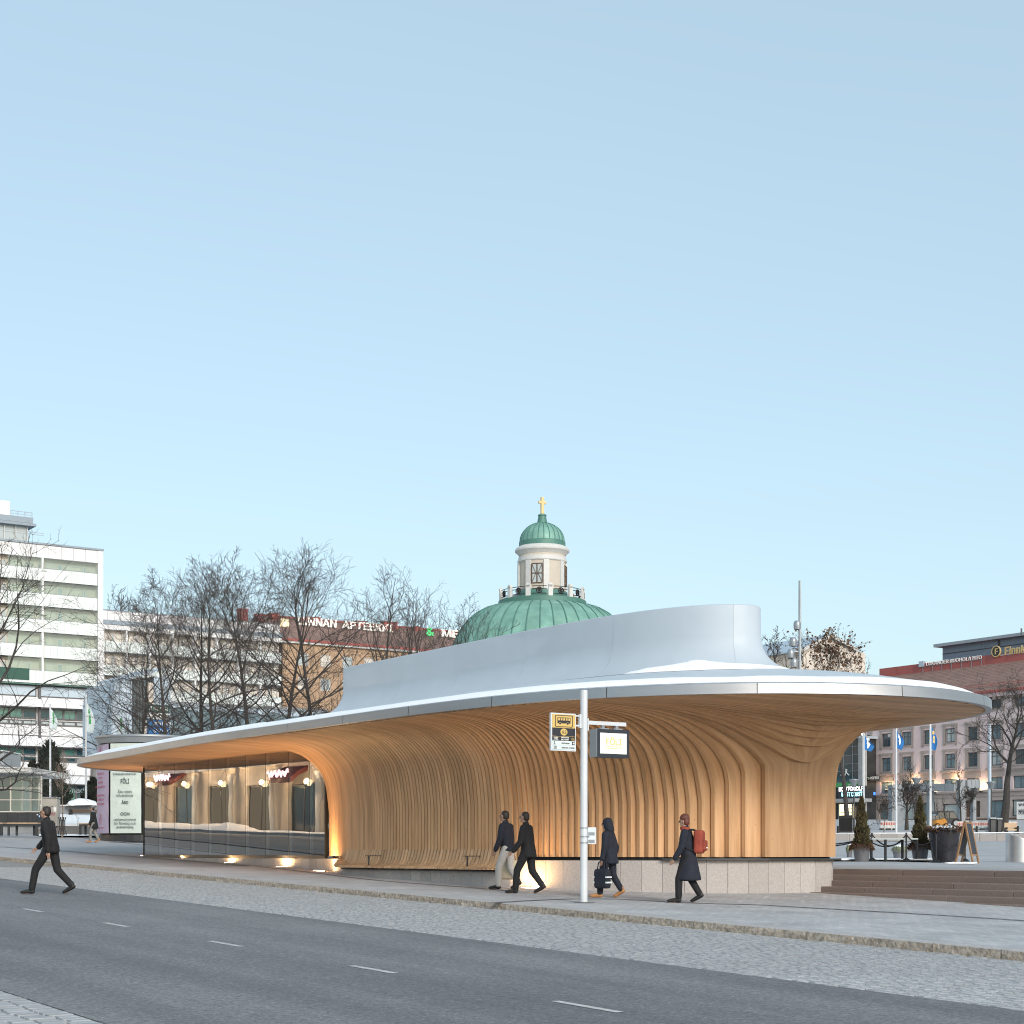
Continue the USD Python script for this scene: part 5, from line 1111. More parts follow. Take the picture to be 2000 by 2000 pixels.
def conifer(q, h, r, n, seed, z0=0.0, flake=.09, power=.8, base_in=.75):
    g = random.Random(seed)
    prof = [(r * base_in * .8, z0)] + [(r * .86 * (1 - f) ** power * (base_in + (1 - base_in) * min(1, f * 6)), z0 + h * f * .97) for f in np.linspace(.04, 1, 10)]
    q.lathe(prof, 12)
    for _ in range(n):
        f = g.random() ** 1.3; rr = r * (1 - f) ** power * (base_in + (1 - base_in) * min(1, f * 6)) * (1 + .16 * math.sin(f * 23 + g.random())) * g.uniform(.8, 1.08); t = g.random() * 6.2832
        c = np.array([rr * math.cos(t), rr * math.sin(t), z0 + h * f]); d = np.array([math.cos(t) * .6, math.sin(t) * .6, g.uniform(.4, 1.2)]); d /= np.linalg.norm(d); s_ = flake * g.uniform(.6, 1.3); b_ = orth(d, g)
        q.add([c - d * s_ * .3, c + b_ * s_ * .35, c + d * s_, c - b_ * s_ * .35], [[0, 1, 2, 3]])
    return q
for px, top, bot, dep, r, lab in ((97, 1455, 1573, 140, 1.9, 'tall dark cypress between the kiosk and the flagpole'), (181, 1528, 1575, 142, 1.35, 'dark rounded cypress left of the lilac banner'), (64, 1494, 1545, 142, .9, 'small dark cypress tip over the kiosk roof'), (86, 1550, 1576, 138, .9, 'low dark cypress behind the utility cabinet')):
    b_ = at(px, bot, dep); hh = (bot - top) / FPX * dep + 1.5; t = thing('cypress', lab, 'tree', b_ - np.array([0, 0, 1.5])); q = MB(); conifer(q, hh, r, 1600, int(px), .3, .28, .55 if r > 1.5 else .7); q.out('crown', 'cypress', t)
    q = MB(); q.tube([(0, 0, -2), (0, 0, .5)], .12, 6); q.out('trunk', 'bark', t)
# ================================================================ street furniture
mat('pot_grey', (.12, .125, .14), .6, var=.08, scale=3, coord='object')
mat('pot_black', (.022, .022, .028), .35, var=.15, scale=3, coord='object')
mat('rope', (.02, .02, .022), .7, var=.2)
mat('sign_wood', (.26, .15, .075), .6, var=.2, scale=8)
mat('lilac_cloth', (.50, .42, .56), .75, var=.05, scale=1.5, bump=.5, bscale=2.2, bdist=.12)
mat('mint_cloth', (.56, .63, .58), .75, var=.05, scale=1.5, bump=.5, bscale=2.2, bdist=.12)
mat('flag_blue', (.02, .15, .42), .8, var=.15, scale=3)
mat('flag_white', (.58, .66, .68), .8, var=.08, scale=3)
mat('cabinet', (.40, .375, .34), .6, var=.1, scale=2)
mat('bench_top', (.48, .34, .22), .6, var=.15, scale=4)
mat('steel', (.5, .52, .54), .35, .8, var=.08, scale=2)
mat('soil', (.22, .185, .16), .95, var=.3, scale=2, bump=.6, bscale=10)
mat('orange_paint', (.62, .26, .03), .5, var=.12)
mat('barrier_white', (.66, .66, .64), .5, var=.08)
mat('dry_grass', (.20, .22, .13), .9, var=.35, scale=5, coord='object')
flat('barrier_red', (.5, .06, .03), .4)
flat('sign_yellow', (.60, .42, .14), .5)
flat('ink', (.02, .02, .028), .5)
flat('ink_red', (.35, .06, .12), .6)
flat('ink_dark', (.06, .08, .085), .6)
flat('tyre', (.015, .015, .015), .8)
glow('display_white', (1.0, .985, .90), .56)
glow('display_yellow', (1.0, .80, .30), .46)
# bus stop pole
pb, dp_ = ground(1140.5, 1763.5); PXM = FPX / dp_
bs = thing('bus_stop_pole', 'white bus stop pole with yellow bus sign and hanging display', 'bus stop', pb)
m_ = lambda n: n / PXM
Hh = m_(1763.5 - 1348)
q = MB(); q.tube([(0, 0, -.1), (0, 0, Hh - .01), (0, 0, Hh)], [m_(7.1), m_(7.1), m_(6.6)], 24); q.out('pole', 'white_paint', bs, smooth=40)
q = MB(); q.lathe([(.2, .0), (.2, .012), (.09, .02)], 24); q.out('base_ring', 'drain', bs)
zy = lambda y: m_(1763.5 - y); ex_ = np.array([1.0 / CA, 0, 0]); ex2_ = ex_; ey_ = np.array([0, 0, 1.0])
q = MB()
for y in (1399, 1418): q.bar(ex_ * m_(-18) + ey_ * zy(y), ex_ * m_(-5) + ey_ * zy(y), .03, .03)
q.box(ex_ * m_(-8) + ey_ * zy(1409), (.045, .05, m_(27)), math.atan2(ex_[1], ex_[0])); q.out('bracket', 'white_paint', bs)
sO = ex_ * m_(1073.5 - 1140.5); W_, Z0_, Z1_ = m_(49.5), zy(1468.5), zy(1395.5)
fr = np.array([0, -1.0, 0])
def plate(x0, x1, y0, y1, off, m, nm, th=.006):
    q = MB(); q.prism([(m_(x0), zy(y1)), (m_(x1), zy(y1)), (m_(x1), zy(y0)), (m_(x0), zy(y0))], th, fr * off + np.zeros(3), ex_, ey_, fr); return q.out(nm, m, bs)
sx0, sx1 = -67, -17.5
q = MB(); q.prism(Polygon([(m_(sx0), zy(1468.5)), (m_(sx1), zy(1468.5)), (m_(sx1), zy(1395.5)), (m_(sx0), zy(1395.5))]), .045, fr * -.02, ex_, ey_, fr); q.out('sign_frame', 'white_paint', bs)
plate(sx0 + 2.4, sx1 - 2, 1398, 1424, .0255, 'sign_yellow', 'sign_field')
plate(sx0 + 2.4, sx1 - 2, 1424.2, 1449, .0255, 'ink', 'sign_field'); plate(sx0 + 2.4, sx1 - 2, 1440.3, 1440.8, .032, 'sign_yellow', 'sign_rule')
plate(sx0 + 2.4, sx1 - 2, 1449.2, 1457.3, .0255, 'flag_white', 'sign_field'); plate(sx0 + 2.4, sx1 - 2, 1457.8, 1466, .0255, 'flag_white', 'sign_field')
def rr2(x0, x1, y0, y1, r): return Polygon([(m_(x0 + r), zy(y1 - r)), (m_(x1 - r), zy(y1 - r)), (m_(x1 - r), zy(y0 + r)), (m_(x0 + r), zy(y0 + r))]).buffer(m_(r), quad_segs=5)
pic = rr2(sx0 + 8, sx0 + 42.5, 1399.5, 1422.5, 2).difference(rr2(sx0 + 9.2, sx0 + 41.3, 1400.7, 1421.3, 1.4))
bus = rr2(sx0 + 12.3, sx0 + 38, 1404, 1415.3, .8)
for k in range(5): bus = bus.difference(rr2(sx0 + 13.6 + k * 5, sx0 + 17.4 + k * 5, 1404.8, 1409.8, .4))
for cx_ in (17.5, 32.5): bus = bus.difference(Point(m_(sx0 + cx_), zy(1415.6)).buffer(m_(2.6))).union(Point(m_(sx0 + cx_), zy(1415.6)).buffer(m_(1.9)))
q = MB(); q.prism(pic, .004, fr * .032, ex_, ey_, fr); q.prism(bus, .004, fr * .032, ex_, ey_, fr); q.out('bus_symbol', 'ink', bs)
q = MB(); q.prism(Point(m_(sx0 + 25), zy(1432)).buffer(m_(6.8), quad_segs=8), .004, fr * .032, ex_, ey_, fr); q.out('stop_badge', 'sign_yellow', bs)
def stx(t, x, y, h, m, off=.037, bold=True, mx=None):
    mm = meshkit.text_mesh(t, m_(h), .003, bold); v = np.array(mm.vertices)
    if mx: v[:, 0] *= m_(mx) / v[:, 0].max()
    q = MB(); q.add(v @ np.array([ex_, ey_, fr]) + ex_ * m_(x) + ey_ * zy(y) + fr * off, mm.faces); q.out('lettering', m, bs)
stx('A2', sx0 + 20.6, 1435.2, 6.4, 'ink', .037, False, 8.8)
stx('1902', sx0 + 4.2, 1447, 5, 'white_letter', mx=9); stx('KAUPPATORI', sx0 + 19, 1444, 2.6, 'white_letter', mx=15.5); stx('SALUTORGET', sx0 + 19, 1448, 2.6, 'white_letter', mx=15.5); stx('FÖLI', sx0 + 39.5, 1447.5, 4, 'sign_yellow', mx=6.5)
stx('1', sx0 + 4.2, 1456, 5.4, 'ink', bold=False); stx('1B', sx0 + 4.2, 1464.8, 5.8, 'ink', bold=False, mx=6.3); stx('LENTOASEMA', sx0 + 20, 1455, 2.6, 'ink', bold=False, mx=16); stx('TURUN LINJA-AUTOASEMA', sx0 + 20, 1463.5, 2.6, 'ink', bold=False, mx=26)
plate(sx0 + 41, sx0 + 46, 1450.6, 1456.2, .032, 'ink', 'plane_symbol'); q = MB(); q.bar(ex_ * m_(sx0 + 42) + ey_ * zy(1453.4) + fr * .039, ex_ * m_(sx0 + 45.2) + ey_ * zy(1453.4) + fr * .039, .004, m_(1)); q.bar(ex_ * m_(sx0 + 43.7) + ey_ * zy(1451.3) + fr * .0385, ex_ * m_(sx0 + 43.7) + ey_ * zy(1455.5) + fr * .0385, m_(1), .004); q.out('plane_symbol', 'white_letter', bs)
# arm with the hanging display, both turned a little towards the street
A0, A1 = ex2_ * m_(4) + ey_ * zy(1411), ex2_ * m_(84.5) + ey_ * zy(1411) - ey_ * 0
q = MB(); q.bar(A0, A1, .06, m_(7.4)); q.box(ey_ * zy(1415) + ex2_ * m_(6.2), (.02, .1, m_(24)), math.atan2(ex2_[1], ex2_[0])); q.out('arm', 'white_paint', bs)
fz = fr
q = MB()
for x in (38, 66): q.box(ex2_ * m_(x) + ey_ * zy(1417.5), (m_(5) / CA, .05, m_(6.5)), math.atan2(ex2_[1], ex2_[0])); q.box(ex2_ * m_(x) + ey_ * zy(1421.6), (m_(17) / CA, .14, m_(2.4)), math.atan2(ex2_[1], ex2_[0]))
q.out('hanger', 'grey_metal', bs)
cD = ex2_ * m_(51.5) + ey_ * zy(1450.5)
q = MB(); q.cbox(cD, (m_(66) / CA, .24, m_(55)), math.atan2(ex2_[1], ex2_[0]), .008); q.out('display_case', 'grey_metal', bs)
def dplate(x0, x1, y0, y1, off, m, nm, shape=None):
    q = MB(); q.prism(shape or [(m_(x0), m_(-y1)), (m_(x1), m_(-y1)), (m_(x1), m_(-y0)), (m_(x0), m_(-y0))], .004, cD + fz * off, ex2_, ey_, fz); return q.out(nm, m, bs)
dplate(-32.5, 33, -27.4, 27.4, .121, 'sign_black', 'display_bezel'); dplate(-27, 27.5, -20, 20.5, .126, 'display_white', 'display_screen')
mm = meshkit.text_mesh('FÖLI', 1, .003, True); v = np.array(mm.vertices); v[:, 0] *= m_(33) / v[:, 0].max(); v[:, 1] *= m_(15.5) / v[:, 1].max()
q = MB(); q.add(v @ np.array([ex2_, ey_, fz]) + cD + fz * .131 + ex2_ * m_(-16) - ey_ * m_(3), mm.faces); q.out('display_letters', 'display_yellow', bs)
q = MB(); scribble(q, cD + fz * .132 - ex2_ * m_(14) - ey_ * m_(7.5), ex2_, m_(29), m_(1.6), 22, 1); scribble(q, cD + fz * .132 - ex2_ * m_(16) - ey_ * m_(11), ex2_, m_(33), m_(1.6), 24, 2); q.out('display_small_print', 'display_yellow', bs)
q = MB(); q.box(ex_ * m_(15) + ey_ * zy(1632) + VIEW * .03, (m_(16.5) / CA, .05, m_(33)), math.atan2(ex_[1], ex_[0])); q.out('timetable_case', 'white_paint', bs)
for k in range(4): plate(8.5, 21.5, 1618 + k * 7.4, 1624.2 + k * 7.4, .0, 'grey_metal' if k % 2 else 'flag_white', 'timetable_sheet', .002)
q = MB()
for y in (1617, 1634, 1646): q.tube([(0, 0, zy(y) - .012), (0, 0, zy(y) + .012)], m_(7.7), 20)
q.box(ex_ * m_(8) + ey_ * zy(1634), (.05, .03, .03), math.atan2(ex_[1], ex_[0])); q.out('clamp', 'grey_metal', bs)
# lighting mast with four spotlights
mp = at(1562, 1300, 62); zb = float(zplaza(mp[0], mp[1])) + ZC
ms = thing('spotlight_mast', 'tall grey mast with four round spotlights behind the roof drum', 'mast', (mp[0], mp[1], zb)); Sm = 62 / FPX
zz_ = lambda y: at(1562, y, 62)[2] - zb
q = MB(); q.tube([(0, 0, 0), (0, 0, zz_(1134.5)), (0, 0, zz_(1134))], [.09, .045, .04], 14); q.out('mast_pole', 'grey_metal', ms, smooth=40)
for dx, y, tilt in ((-5, 1221.5, -1), (-13, 1254, -1.4), (-17.5, 1277, -1.4), (-11, 1295, .9)):
    c = RIGHT * dx * Sm + np.array([0, 0, zz_(y)]); q = MB(); q.lathe([(0, .19), (.09, .17), (.135, .09), (.14, 0), (.12, -.15), (.105, -.16)], 16, c); q.bar(np.array([0, 0, zz_(y)]) + (0, 0, .08), c + (0, 0, .08), .04, .04); s_ = q.out('spotlight', 'grey_metal', ms, smooth=40)
    q = MB(); q.lathe([(0, -.155), (.1, -.155), (.1, -.165), (0, -.166)], 16, c); q.out('lamp_glass', 'black', s_)
# things on the upper square
def up(px, py): return ground(px, py, zplaza)
SC = []
GP = 'conifers in grey pots by the rope barrier'
for i, (px, lab) in enumerate(((1683, 'clipped conifer in grey pot beside the pavilion corner'), (1797, 'clipped conifer in grey pot left of the big black pot'))):
    p, d = up(px, 1683); k = d / FPX
    t = thing('potted_conifer', lab, 'planter', p, i * 1.1, GP)
    q = MB(); q.lathe([(13 * k, 0), (17.5 * k, 32 * k), (18.2 * k, 33 * k), (17 * k, 33.5 * k), (16.5 * k, 30 * k), (0, 30 * k)], 24); q.out('pot', 'pot_grey', t, smooth=30)
    q = MB(); conifer(q, 96 * k, 16.5 * k, 2600, i + 3, 30 * k, .07, .8, .8); q.out('crown', 'thuja', t)
    q = MB(); g = random.Random(i)
    for _ in range(700):
        a = g.random() * 6.28; rr = g.uniform(12, 22) * k; c = np.array([rr * math.cos(a), rr * math.sin(a), (34 - max(0, rr / k - 16) * g.uniform(.5, 2.2)) * k]); dd = np.array([math.cos(a), math.sin(a), g.uniform(-1.5, .6)]); dd /= np.linalg.norm(dd); b_ = orth(dd, g); s_ = g.uniform(.05, .12); q.add([c, c + b_ * s_ * .3, c + dd * s_, c - b_ * s_ * .3], [[0, 1, 2, 3]])
    q.out('underplanting', 'dry_leaf', t)
p, d = up(1848, 1684.5); k = d / FPX
t = thing('black_pot', 'large black flower pot with snow on top beside the wooden stand sign', 'pot', p + np.array([.25, .3, 0]))
q = MB(); q.lathe([(22 * k, 0), (31 * k, 62 * k), (33.5 * k, 63 * k), (33.5 * k, 67 * k), (31 * k, 67 * k), (30 * k, 62 * k), (0, 62 * k)], 32); q.out('pot', 'pot_black', t, smooth=30)
q = MB(); q.lathe([(30 * k, 62.5 * k), (26 * k, 67 * k), (15 * k, 70 * k), (0, 71 * k)], 20); q.v = [v + np.c_[0 * v[:, :2], .05 * meshkit.fbm(v * 6, 3)] for v in q.v]; q.out('snow_cap', 'snow', t, smooth=True)
q = MB(); g = random.Random(4)
for _ in range(420):
    a = g.random() * 6.28; rr = g.uniform(26, 34) * k; c = np.array([rr * math.cos(a), rr * math.sin(a), g.uniform(60, 71) * k]); dd = np.array([math.cos(a), math.sin(a), g.uniform(-1, .8)]); dd /= np.linalg.norm(dd); b_ = orth(dd, g); s_ = g.uniform(.05, .13); q.add([c, c + b_ * s_ * .35, c + dd * s_, c - b_ * s_ * .35], [[0, 1, 2, 3]])
q.out('dry_plants', 'dry_leaf', t)
GS = 'rope barrier posts on the upper square'
posts = []
for px, top, bot, lab in ((1703, 1628, 1682.5, 'black rope post right of the left conifer pot'), (1770, 1628, 1683.5, 'black rope post beside the table'), (1828.5, 1631, 1685, 'black rope post in front of the big black pot'), (1885, 1634, 1684.5, 'black rope post inside the wooden stand sign')):
    p, d = up(px, bot); h = (bot - top) * d / FPX; t = thing('rope_post', lab, 'post', p, 0, GS)
    q = MB(); q.lathe([(.16, 0), (.16, .02), (.12, .06), (.05, .12), (.0, .14)], 20); q.out('foot', 'black', t, smooth=40)
    q = MB(); q.tube([(0, 0, .1), (0, 0, h)], .026, 12); q.lathe([(.035, h - .02), (.04, h), (.02, h + .02), (0, h + .025)], 12); q.out('shaft', 'dark_metal', t); posts.append((p, h))
def rope(a, b, sag, lab):
    u_ = np.linspace(0, 1, 15)[:, None]; c = a * (1 - u_) + b * u_; c[:, 2] -= sag * 4 * u_[:, 0] * (1 - u_[:, 0]); q = MB(); q.tube(c, .021, 7)
    t = q.out('rope', 'rope', smooth=True, label=lab, cat='rope', group='ropes of the barrier')
tops_ = [p + np.array([0, 0, h - .03]) for p, h in posts]
for i, (a, b, s_, l_) in enumerate(((tops_[0] + np.array([-2.3, 1.2, -.05]), tops_[0], .28, 'black rope hanging from the pavilion side to the first post'), (tops_[0] + np.array([-2.3, 1.5, -.2]), tops_[0] + np.array([.15, .15, -.05]), .25, 'second black rope crossing behind the left conifer'), (tops_[0], tops_[1], .36, 'black rope sagging over the table legs'), (tops_[1], tops_[2], .30, 'black rope crossing the right grey pot'), (tops_[2], tops_[3], .36, 'black rope in front of the big black pot'), (tops_[0] + np.array([.3, .3, -.25]), tops_[1] + np.array([.3, .3, -.1]), .2, 'lower black rope behind the table edge'))): rope(a, b, s_, l_)
# wooden stand sign
p, d = up(1872, 1686); p2, _ = up(1906, 1686.5); k = d / FPX
t = thing('stand_sign', 'folding wooden stand sign on the edge of the upper square', 'sign', p); e = p2 - p; e[2] = 0; apex = e * .53 + np.array([0, 0, 82 * k]); w = np.array([-e[1], e[0], 0]) / np.linalg.norm(e)
for side, foot in ((0, np.zeros(3)), (1, e)):
    q = MB()
    for s_ in (-.28, .28): q.bar(foot + w * s_, apex + w * s_, .045, .05)
    q.bar(foot * .8 + apex * .2 - w * .28, foot * .8 + apex * .2 + w * .28, .03, .05); q.bar(apex * .96 + foot * .04 - w * .28, apex * .96 + foot * .04 + w * .28, .03, .05); f_ = q.out('frame', 'sign_wood', t)
    q = MB(); c = [foot * .78 + apex * .22 - w * .26, foot * .78 + apex * .22 + w * .26, foot * .06 + apex * .94 + w * .26, foot * .06 + apex * .94 - w * .26]; q.add(c + [x + e / np.linalg.norm(e) * .012 for x in c], [[0, 1, 2, 3], [7, 6, 5, 4], [0, 4, 5, 1], [1, 5, 6, 2], [2, 6, 7, 3], [3, 7, 4, 0]]); q.out('board', 'ink', f_)
# table, wooden bench lit from below, bush pots
p, d = up(1745, 1683); k = d / FPX
t = thing('outdoor_table', 'long thin pale table on black legs between the conifer pots', 'table', p); ang = math.atan2(RIGHT[1], RIGHT[0]) - .08; ev = np.array([math.cos(ang), math.sin(ang), 0]); nv = np.array([-ev[1], ev[0], 0])
q = MB(); q.box((0, 0, 44.5 * k), (88 * k, .7, .05), ang); q.out('table_top', 'win_pale', t)
for x, y in ((-18, -.3), (42, -.3), (-40, .3), (20, .3)):
    b_ = ev * x * k + nv * y; q = MB(); q.bar(b_, b_ + np.array([0, 0, 43.5 * k]), .06, .06); q.out('leg', 'dark_metal', t)
p, d = up(1727, 1640); k = d / FPX
t = thing('wooden_bench', 'low slatted wooden bench glowing warm behind the table', 'bench', p)
for i in range(6): q = MB(); q.box(nv * i * .09 + np.array([0, 0, 11 * k]), (32 * k, .07, .05), ang); q.out('slat', 'sign_wood', t)
for i in range(16): q = MB(); q.box(ev * (i - 7.5) * 2.05 * k - nv * .04 + np.array([0, 0, 5.5 * k]), (1.4 * k, .04, 9 * k), ang); q.out('front_slat', 'sign_wood', t)
q = MB(); q.box(nv * .25 + np.array([0, 0, 4 * k]), (31 * k, .4, 7.5 * k), ang); q.out('lit_core', 'lit_warm', t)
for px, py, w_, lab in ((1757, 1676, 14, 'snow topped drooping grass in a round grey pot'), (1659, 1674, 6, 'small grey pot half hidden by the pavilion corner')):
    p, d = up(px, py); k = d / FPX; t = thing('grass_pot', lab, 'pot', p)
    q = MB(); q.lathe([(w_ * .8 * k, 0), (w_ * k, 18 * k), (w_ * .9 * k, 18 * k), (0, 16 * k)], 20); q.out('pot', 'pot_grey', t, smooth=30)
    q = MB(); g = random.Random(px)
    for _ in range(500):
        a = g.random() * 6.28; L_ = g.uniform(.6, 1.35) * w_ * k; h_ = g.uniform(3, 8) * k
        P = [np.array([math.cos(a) * L_ * f, math.sin(a) * L_ * f, 17 * k + h_ * math.sin(f * 2.2) - max(0, f - .55) ** 1.4 * 40 * k * g.uniform(.4, 1)]) for f in (.2, .5, .8, 1)]
        s_ = np.array([-math.sin(a), math.cos(a), 0]) * .012; q.add([P[0] - s_, P[0] + s_, P[1] - s_, P[1] + s_, P[2] - s_, P[2] + s_, P[3]], [[0, 1, 3], [0, 3, 2], [2, 3, 5], [2, 5, 4], [4, 5, 6]])
    q.out('grass', 'dry_grass', t)
    q = MB(); q.lathe([(w_ * .75 * k, 22 * k), (w_ * .5 * k, 25 * k), (0, 27 * k)], 16); q.out('snow_cap', 'snow', t, smooth=True)
# snow left along the edge of the square
for pts, lab in ((((1618, 1683), (1618, 1675), (1700, 1674), (1830, 1675.5), (1832, 1679), (1815, 1684), (1700, 1682)), 'strip of snow between the pots and the pavilion corner'), (((1852, 1687.5), (1870, 1684.5), (1905, 1685.5), (1896, 1688)), 'small patch of snow under the stand sign')):
    P = [up(*a)[0] for a in pts]; pol = Polygon([x[:2] for x in P]).buffer(.1).simplify(.02); q = MB(); q.prism(pol, .04, (0, 0, np.mean([x[2] for x in P]) + .0)); q.out('snow_patch', 'snow', label=lab, cat='snow', kind=None)
# big sloped drum seat at the right edge
p, d = up(1992, 1684); k = d / FPX
t = thing('drum_seat', 'pale round sloped seat block at the right edge', 'seat', p); rr = 27 * k; n = 36; th_ = np.arange(n) * 2 * math.pi / n; c_ = np.stack([rr * np.cos(th_), rr * np.sin(th_)], 1); tz = 46 * k + (c_ @ (-RIGHT[:2])) / rr * 10 * k
q = MB(); v = np.vstack([np.c_[c_, np.full(n, 0)], np.c_[c_, tz - .02], np.c_[c_ * .97, tz]]); q.add(v, [[i + r * n, (i + 1) % n + r * n, (i + 1) % n + n + r * n, i + n + r * n] for r in (0, 1) for i in range(n)]); q.add(v[2 * n:], [[0, i, i + 1] for i in range(1, n - 1)]); q.out('drum', 'steel', t, smooth=40)
# terrace edge with a snow cap, far benches, bollards, bins, barriers
pA, pB = up(1600, 1640)[0], up(2050, 1642)[0]
t = thing('terrace_edge', 'long low pale stone edge with snow across the square', 'wall'); hA = 14 * np.linalg.norm(pA[:2]) / FPX * 1.0
for i in range(14):
    a, b = pA + (pB - pA) * i / 14, pA + (pB - pA) * (i + .985) / 14; q = MB(); m1 = (a + b) / 2; q.cbox((m1[0], m1[1], m1[2] + hA / 2 - .05), (np.linalg.norm((b - a)[:2]), .5, hA), math.atan2((b - a)[1], (b - a)[0]), .03); q.out('stone', 'granite', t)
q = MB(); m1 = (pA + pB) / 2; q.box((m1[0], m1[1], m1[2] + hA - .02), (np.linalg.norm((pB - pA)[:2]), .45, .06), math.atan2((pB - pA)[1], (pB - pA)[0])); q.out('snow_cap', 'snow', t)
def far(px, py, f=None):
    p, d = ground(px, py, f or zplaza); return p, d / FPX
sy = lambda x: 1627
for px, lab in ((1637, 'black bollard left of the left conifer'), (1889, 'black bollard beside the litter bin'), (1907.5, 'black bollard by the white table'), (1988, 'black bollard near the right edge')):
    p, k = far(px, 1629); t = thing('bollard', lab, 'bollard', p, 0, 'black bollards along the terrace'); q = MB(); q.lathe([(2.4 * k, 0), (2.4 * k, 14 * k), (2.0 * k, 15.5 * k), (0, 16 * k)], 12); q.out('post', 'black', t, smooth=30); q = MB(); q.lathe([(2.7 * k, 0), (2.7 * k, 1 * k), (2.4 * k, 1.4 * k)], 12); q.out('base', 'dark_metal', t)
for px, py, w_, h_, lab in ((1626, 1627, 10, 30, 'dark grey litter bin beside the pavilion end'), (1938, 1628, 13, 29, 'left one of the two black litter bins'), (1951, 1628, 11, 28, 'right one of the two black litter bins')):
    p, k = far(px, py); t = thing('litter_bin', lab, 'bin', p); q = MB(); q.cbox((0, 0, h_ * k / 2), (w_ * k, w_ * k, h_ * k), math.atan2(RIGHT[1], RIGHT[0]), .08); q.out('body', 'dark_metal', t); q = MB(); q.cbox((0, 0, h_ * k + .04), (w_ * k * 1.06, w_ * k * 1.06, .1), math.atan2(RIGHT[1], RIGHT[0]), .03); q.out('lid', 'grey_metal', t)
GB = 'red and white site barriers across the square'
bp = None
for i, (px, lab) in enumerate(((1728, 'first site barrier behind the small dead tree'), (1741, 'orange topped site barrier at the middle flagpole'), (1877, 'site barrier left of the stand sign top'), (1894, 'site barrier behind the stand sign'), (1911, 'site barrier behind the white table'), (1924, 'site barrier next to the litter bins'), (1964, 'site barrier right of the litter bins'), (1979, 'site barrier at the foot of the right tree'))):
    p, k = far(px, 1621); ang2 = math.atan2(RIGHT[1], RIGHT[0]) + (i % 3 - 1) * .15
    if bp is None:
        bp = thing('site_barrier', lab, 'barrier', p, ang2, GB); W0 = 16 * k; H0 = 17 * k
        for j in range(9): q = MB(); q.box((-W0 / 2 + W0 * (j + .5) / 9, 0, H0 * .52), (W0 / 9 * .72, .05, H0 * .92)); q.box((-W0 / 2 + W0 * (j + .5) / 9, 0, H0 * 1.0), (W0 / 9 * .4, .05, H0 * .08)); q.out('slat', 'barrier_white', bp)
        for z_ in (.25, .55, .9): q = MB(); q.box((0, .04, H0 * z_), (W0, .04, H0 * .16)); q.out('rail', 'barrier_white', bp)
        for j in range(5): q = MB(); q.box((-W0 / 2 + W0 * (j + .5) / 5, -.04, H0 * .72), (W0 / 5 * .5, .02, H0 * .3)); q.out('red_field', 'barrier_red', bp)
        for x in (-.4, .4): q = MB(); q.box((x * W0, 0, .06), (.25, .7, .12)); q.out('foot', 'dark_metal', bp)
    else: dup(bp, p, ang2, lab, GB)
# far white table and pink bench
p, k = far(1928, 1627); t = thing('white_table', 'small white table between bollard and litter bin', 'table', p); q = MB(); q.box((0, 0, 11 * k), (28 * k, 1.0, .08), math.atan2(RIGHT[1], RIGHT[0])); q.out('table_top', 'white_paint', t); q = MB(); q.box((0, 0, 5.3 * k), (4 * k, .3, 10.6 * k), math.atan2(RIGHT[1], RIGHT[0])); q.out('leg', 'win_pale', t)
p, k = far(1975, 1628); t = thing('wooden_bench', 'pale wooden bench with back near the right edge', 'bench', p); A_ = math.atan2(RIGHT[1], RIGHT[0])
for z_, y_, h_ in ((7, -.3, .1), (14.5, .2, .45)): q = MB(); q.box(np.array([-math.sin(A_), math.cos(A_), 0]) * y_ + np.array([0, 0, z_ * k]), (24 * k, .45 if h_ < .2 else .06, h_), A_); q.out('board', 'bench_top', t)
for x in (-10, 10): q = MB(); q.box(np.array([math.cos(A_), math.sin(A_), 0]) * x * k + np.array([0, 0, 6 * k]), (.08, .6, 12 * k), A_); q.out('frame', 'dark_metal', t)
# iron fence
p, k = far(1652, 1626); t = thing('iron_fence', 'black iron fence in front of the lit shop', 'fence', p); E_ = np.array([math.cos(A_), math.sin(A_), 0])
for i in range(15): q = MB(); q.bar(E_ * (i - 7) * 1.75 * k, E_ * (i - 7) * 1.75 * k + np.array([0, 0, 33 * k]), .05, .05); q.out('bar', 'black', t)
for z_ in (2, 30): q = MB(); q.bar(-E_ * 13 * k + np.array([0, 0, z_ * k]), E_ * 13 * k + np.array([0, 0, z_ * k]), .05, .08); q.out('rail', 'black', t)
# parked van and yellow loader
p, k = far(1846, 1617); vn = thing('dark_van', 'dark blue van parked behind the saplings', 'van', p, A_)
L_ = 46 * k; H_ = 33 * k
q = MB(); q.prism([(-L_ / 2, .35), (L_ / 2, .35), (L_ / 2, H_ * .42), (L_ * .42, H_ * .55), (L_ * .26, H_ * .95), (L_ * .18, H_), (-L_ * .48, H_), (-L_ / 2, H_ * .9)], 1.9, (0, .95, 0), (1, 0, 0), (0, 0, 1), (0, -1, 0)); q.out('body', 'sign_black', vn)
q = MB(); q.prism([(L_ * .06, H_ * .56), (L_ * .37, H_ * .56), (L_ * .245, H_ * .9), (L_ * .06, H_ * .9)], .03, (0, -.955, 0), (1, 0, 0), (0, 0, 1), (0, -1, 0)); q.prism([(-L_ * .44, H_ * .56), (L_ * .02, H_ * .56), (L_ * .02, H_ * .9), (-L_ * .44, H_ * .9)], .03, (0, -.955, 0), (1, 0, 0), (0, 0, 1), (0, -1, 0)); q.out('side_window', 'win_dark', vn)
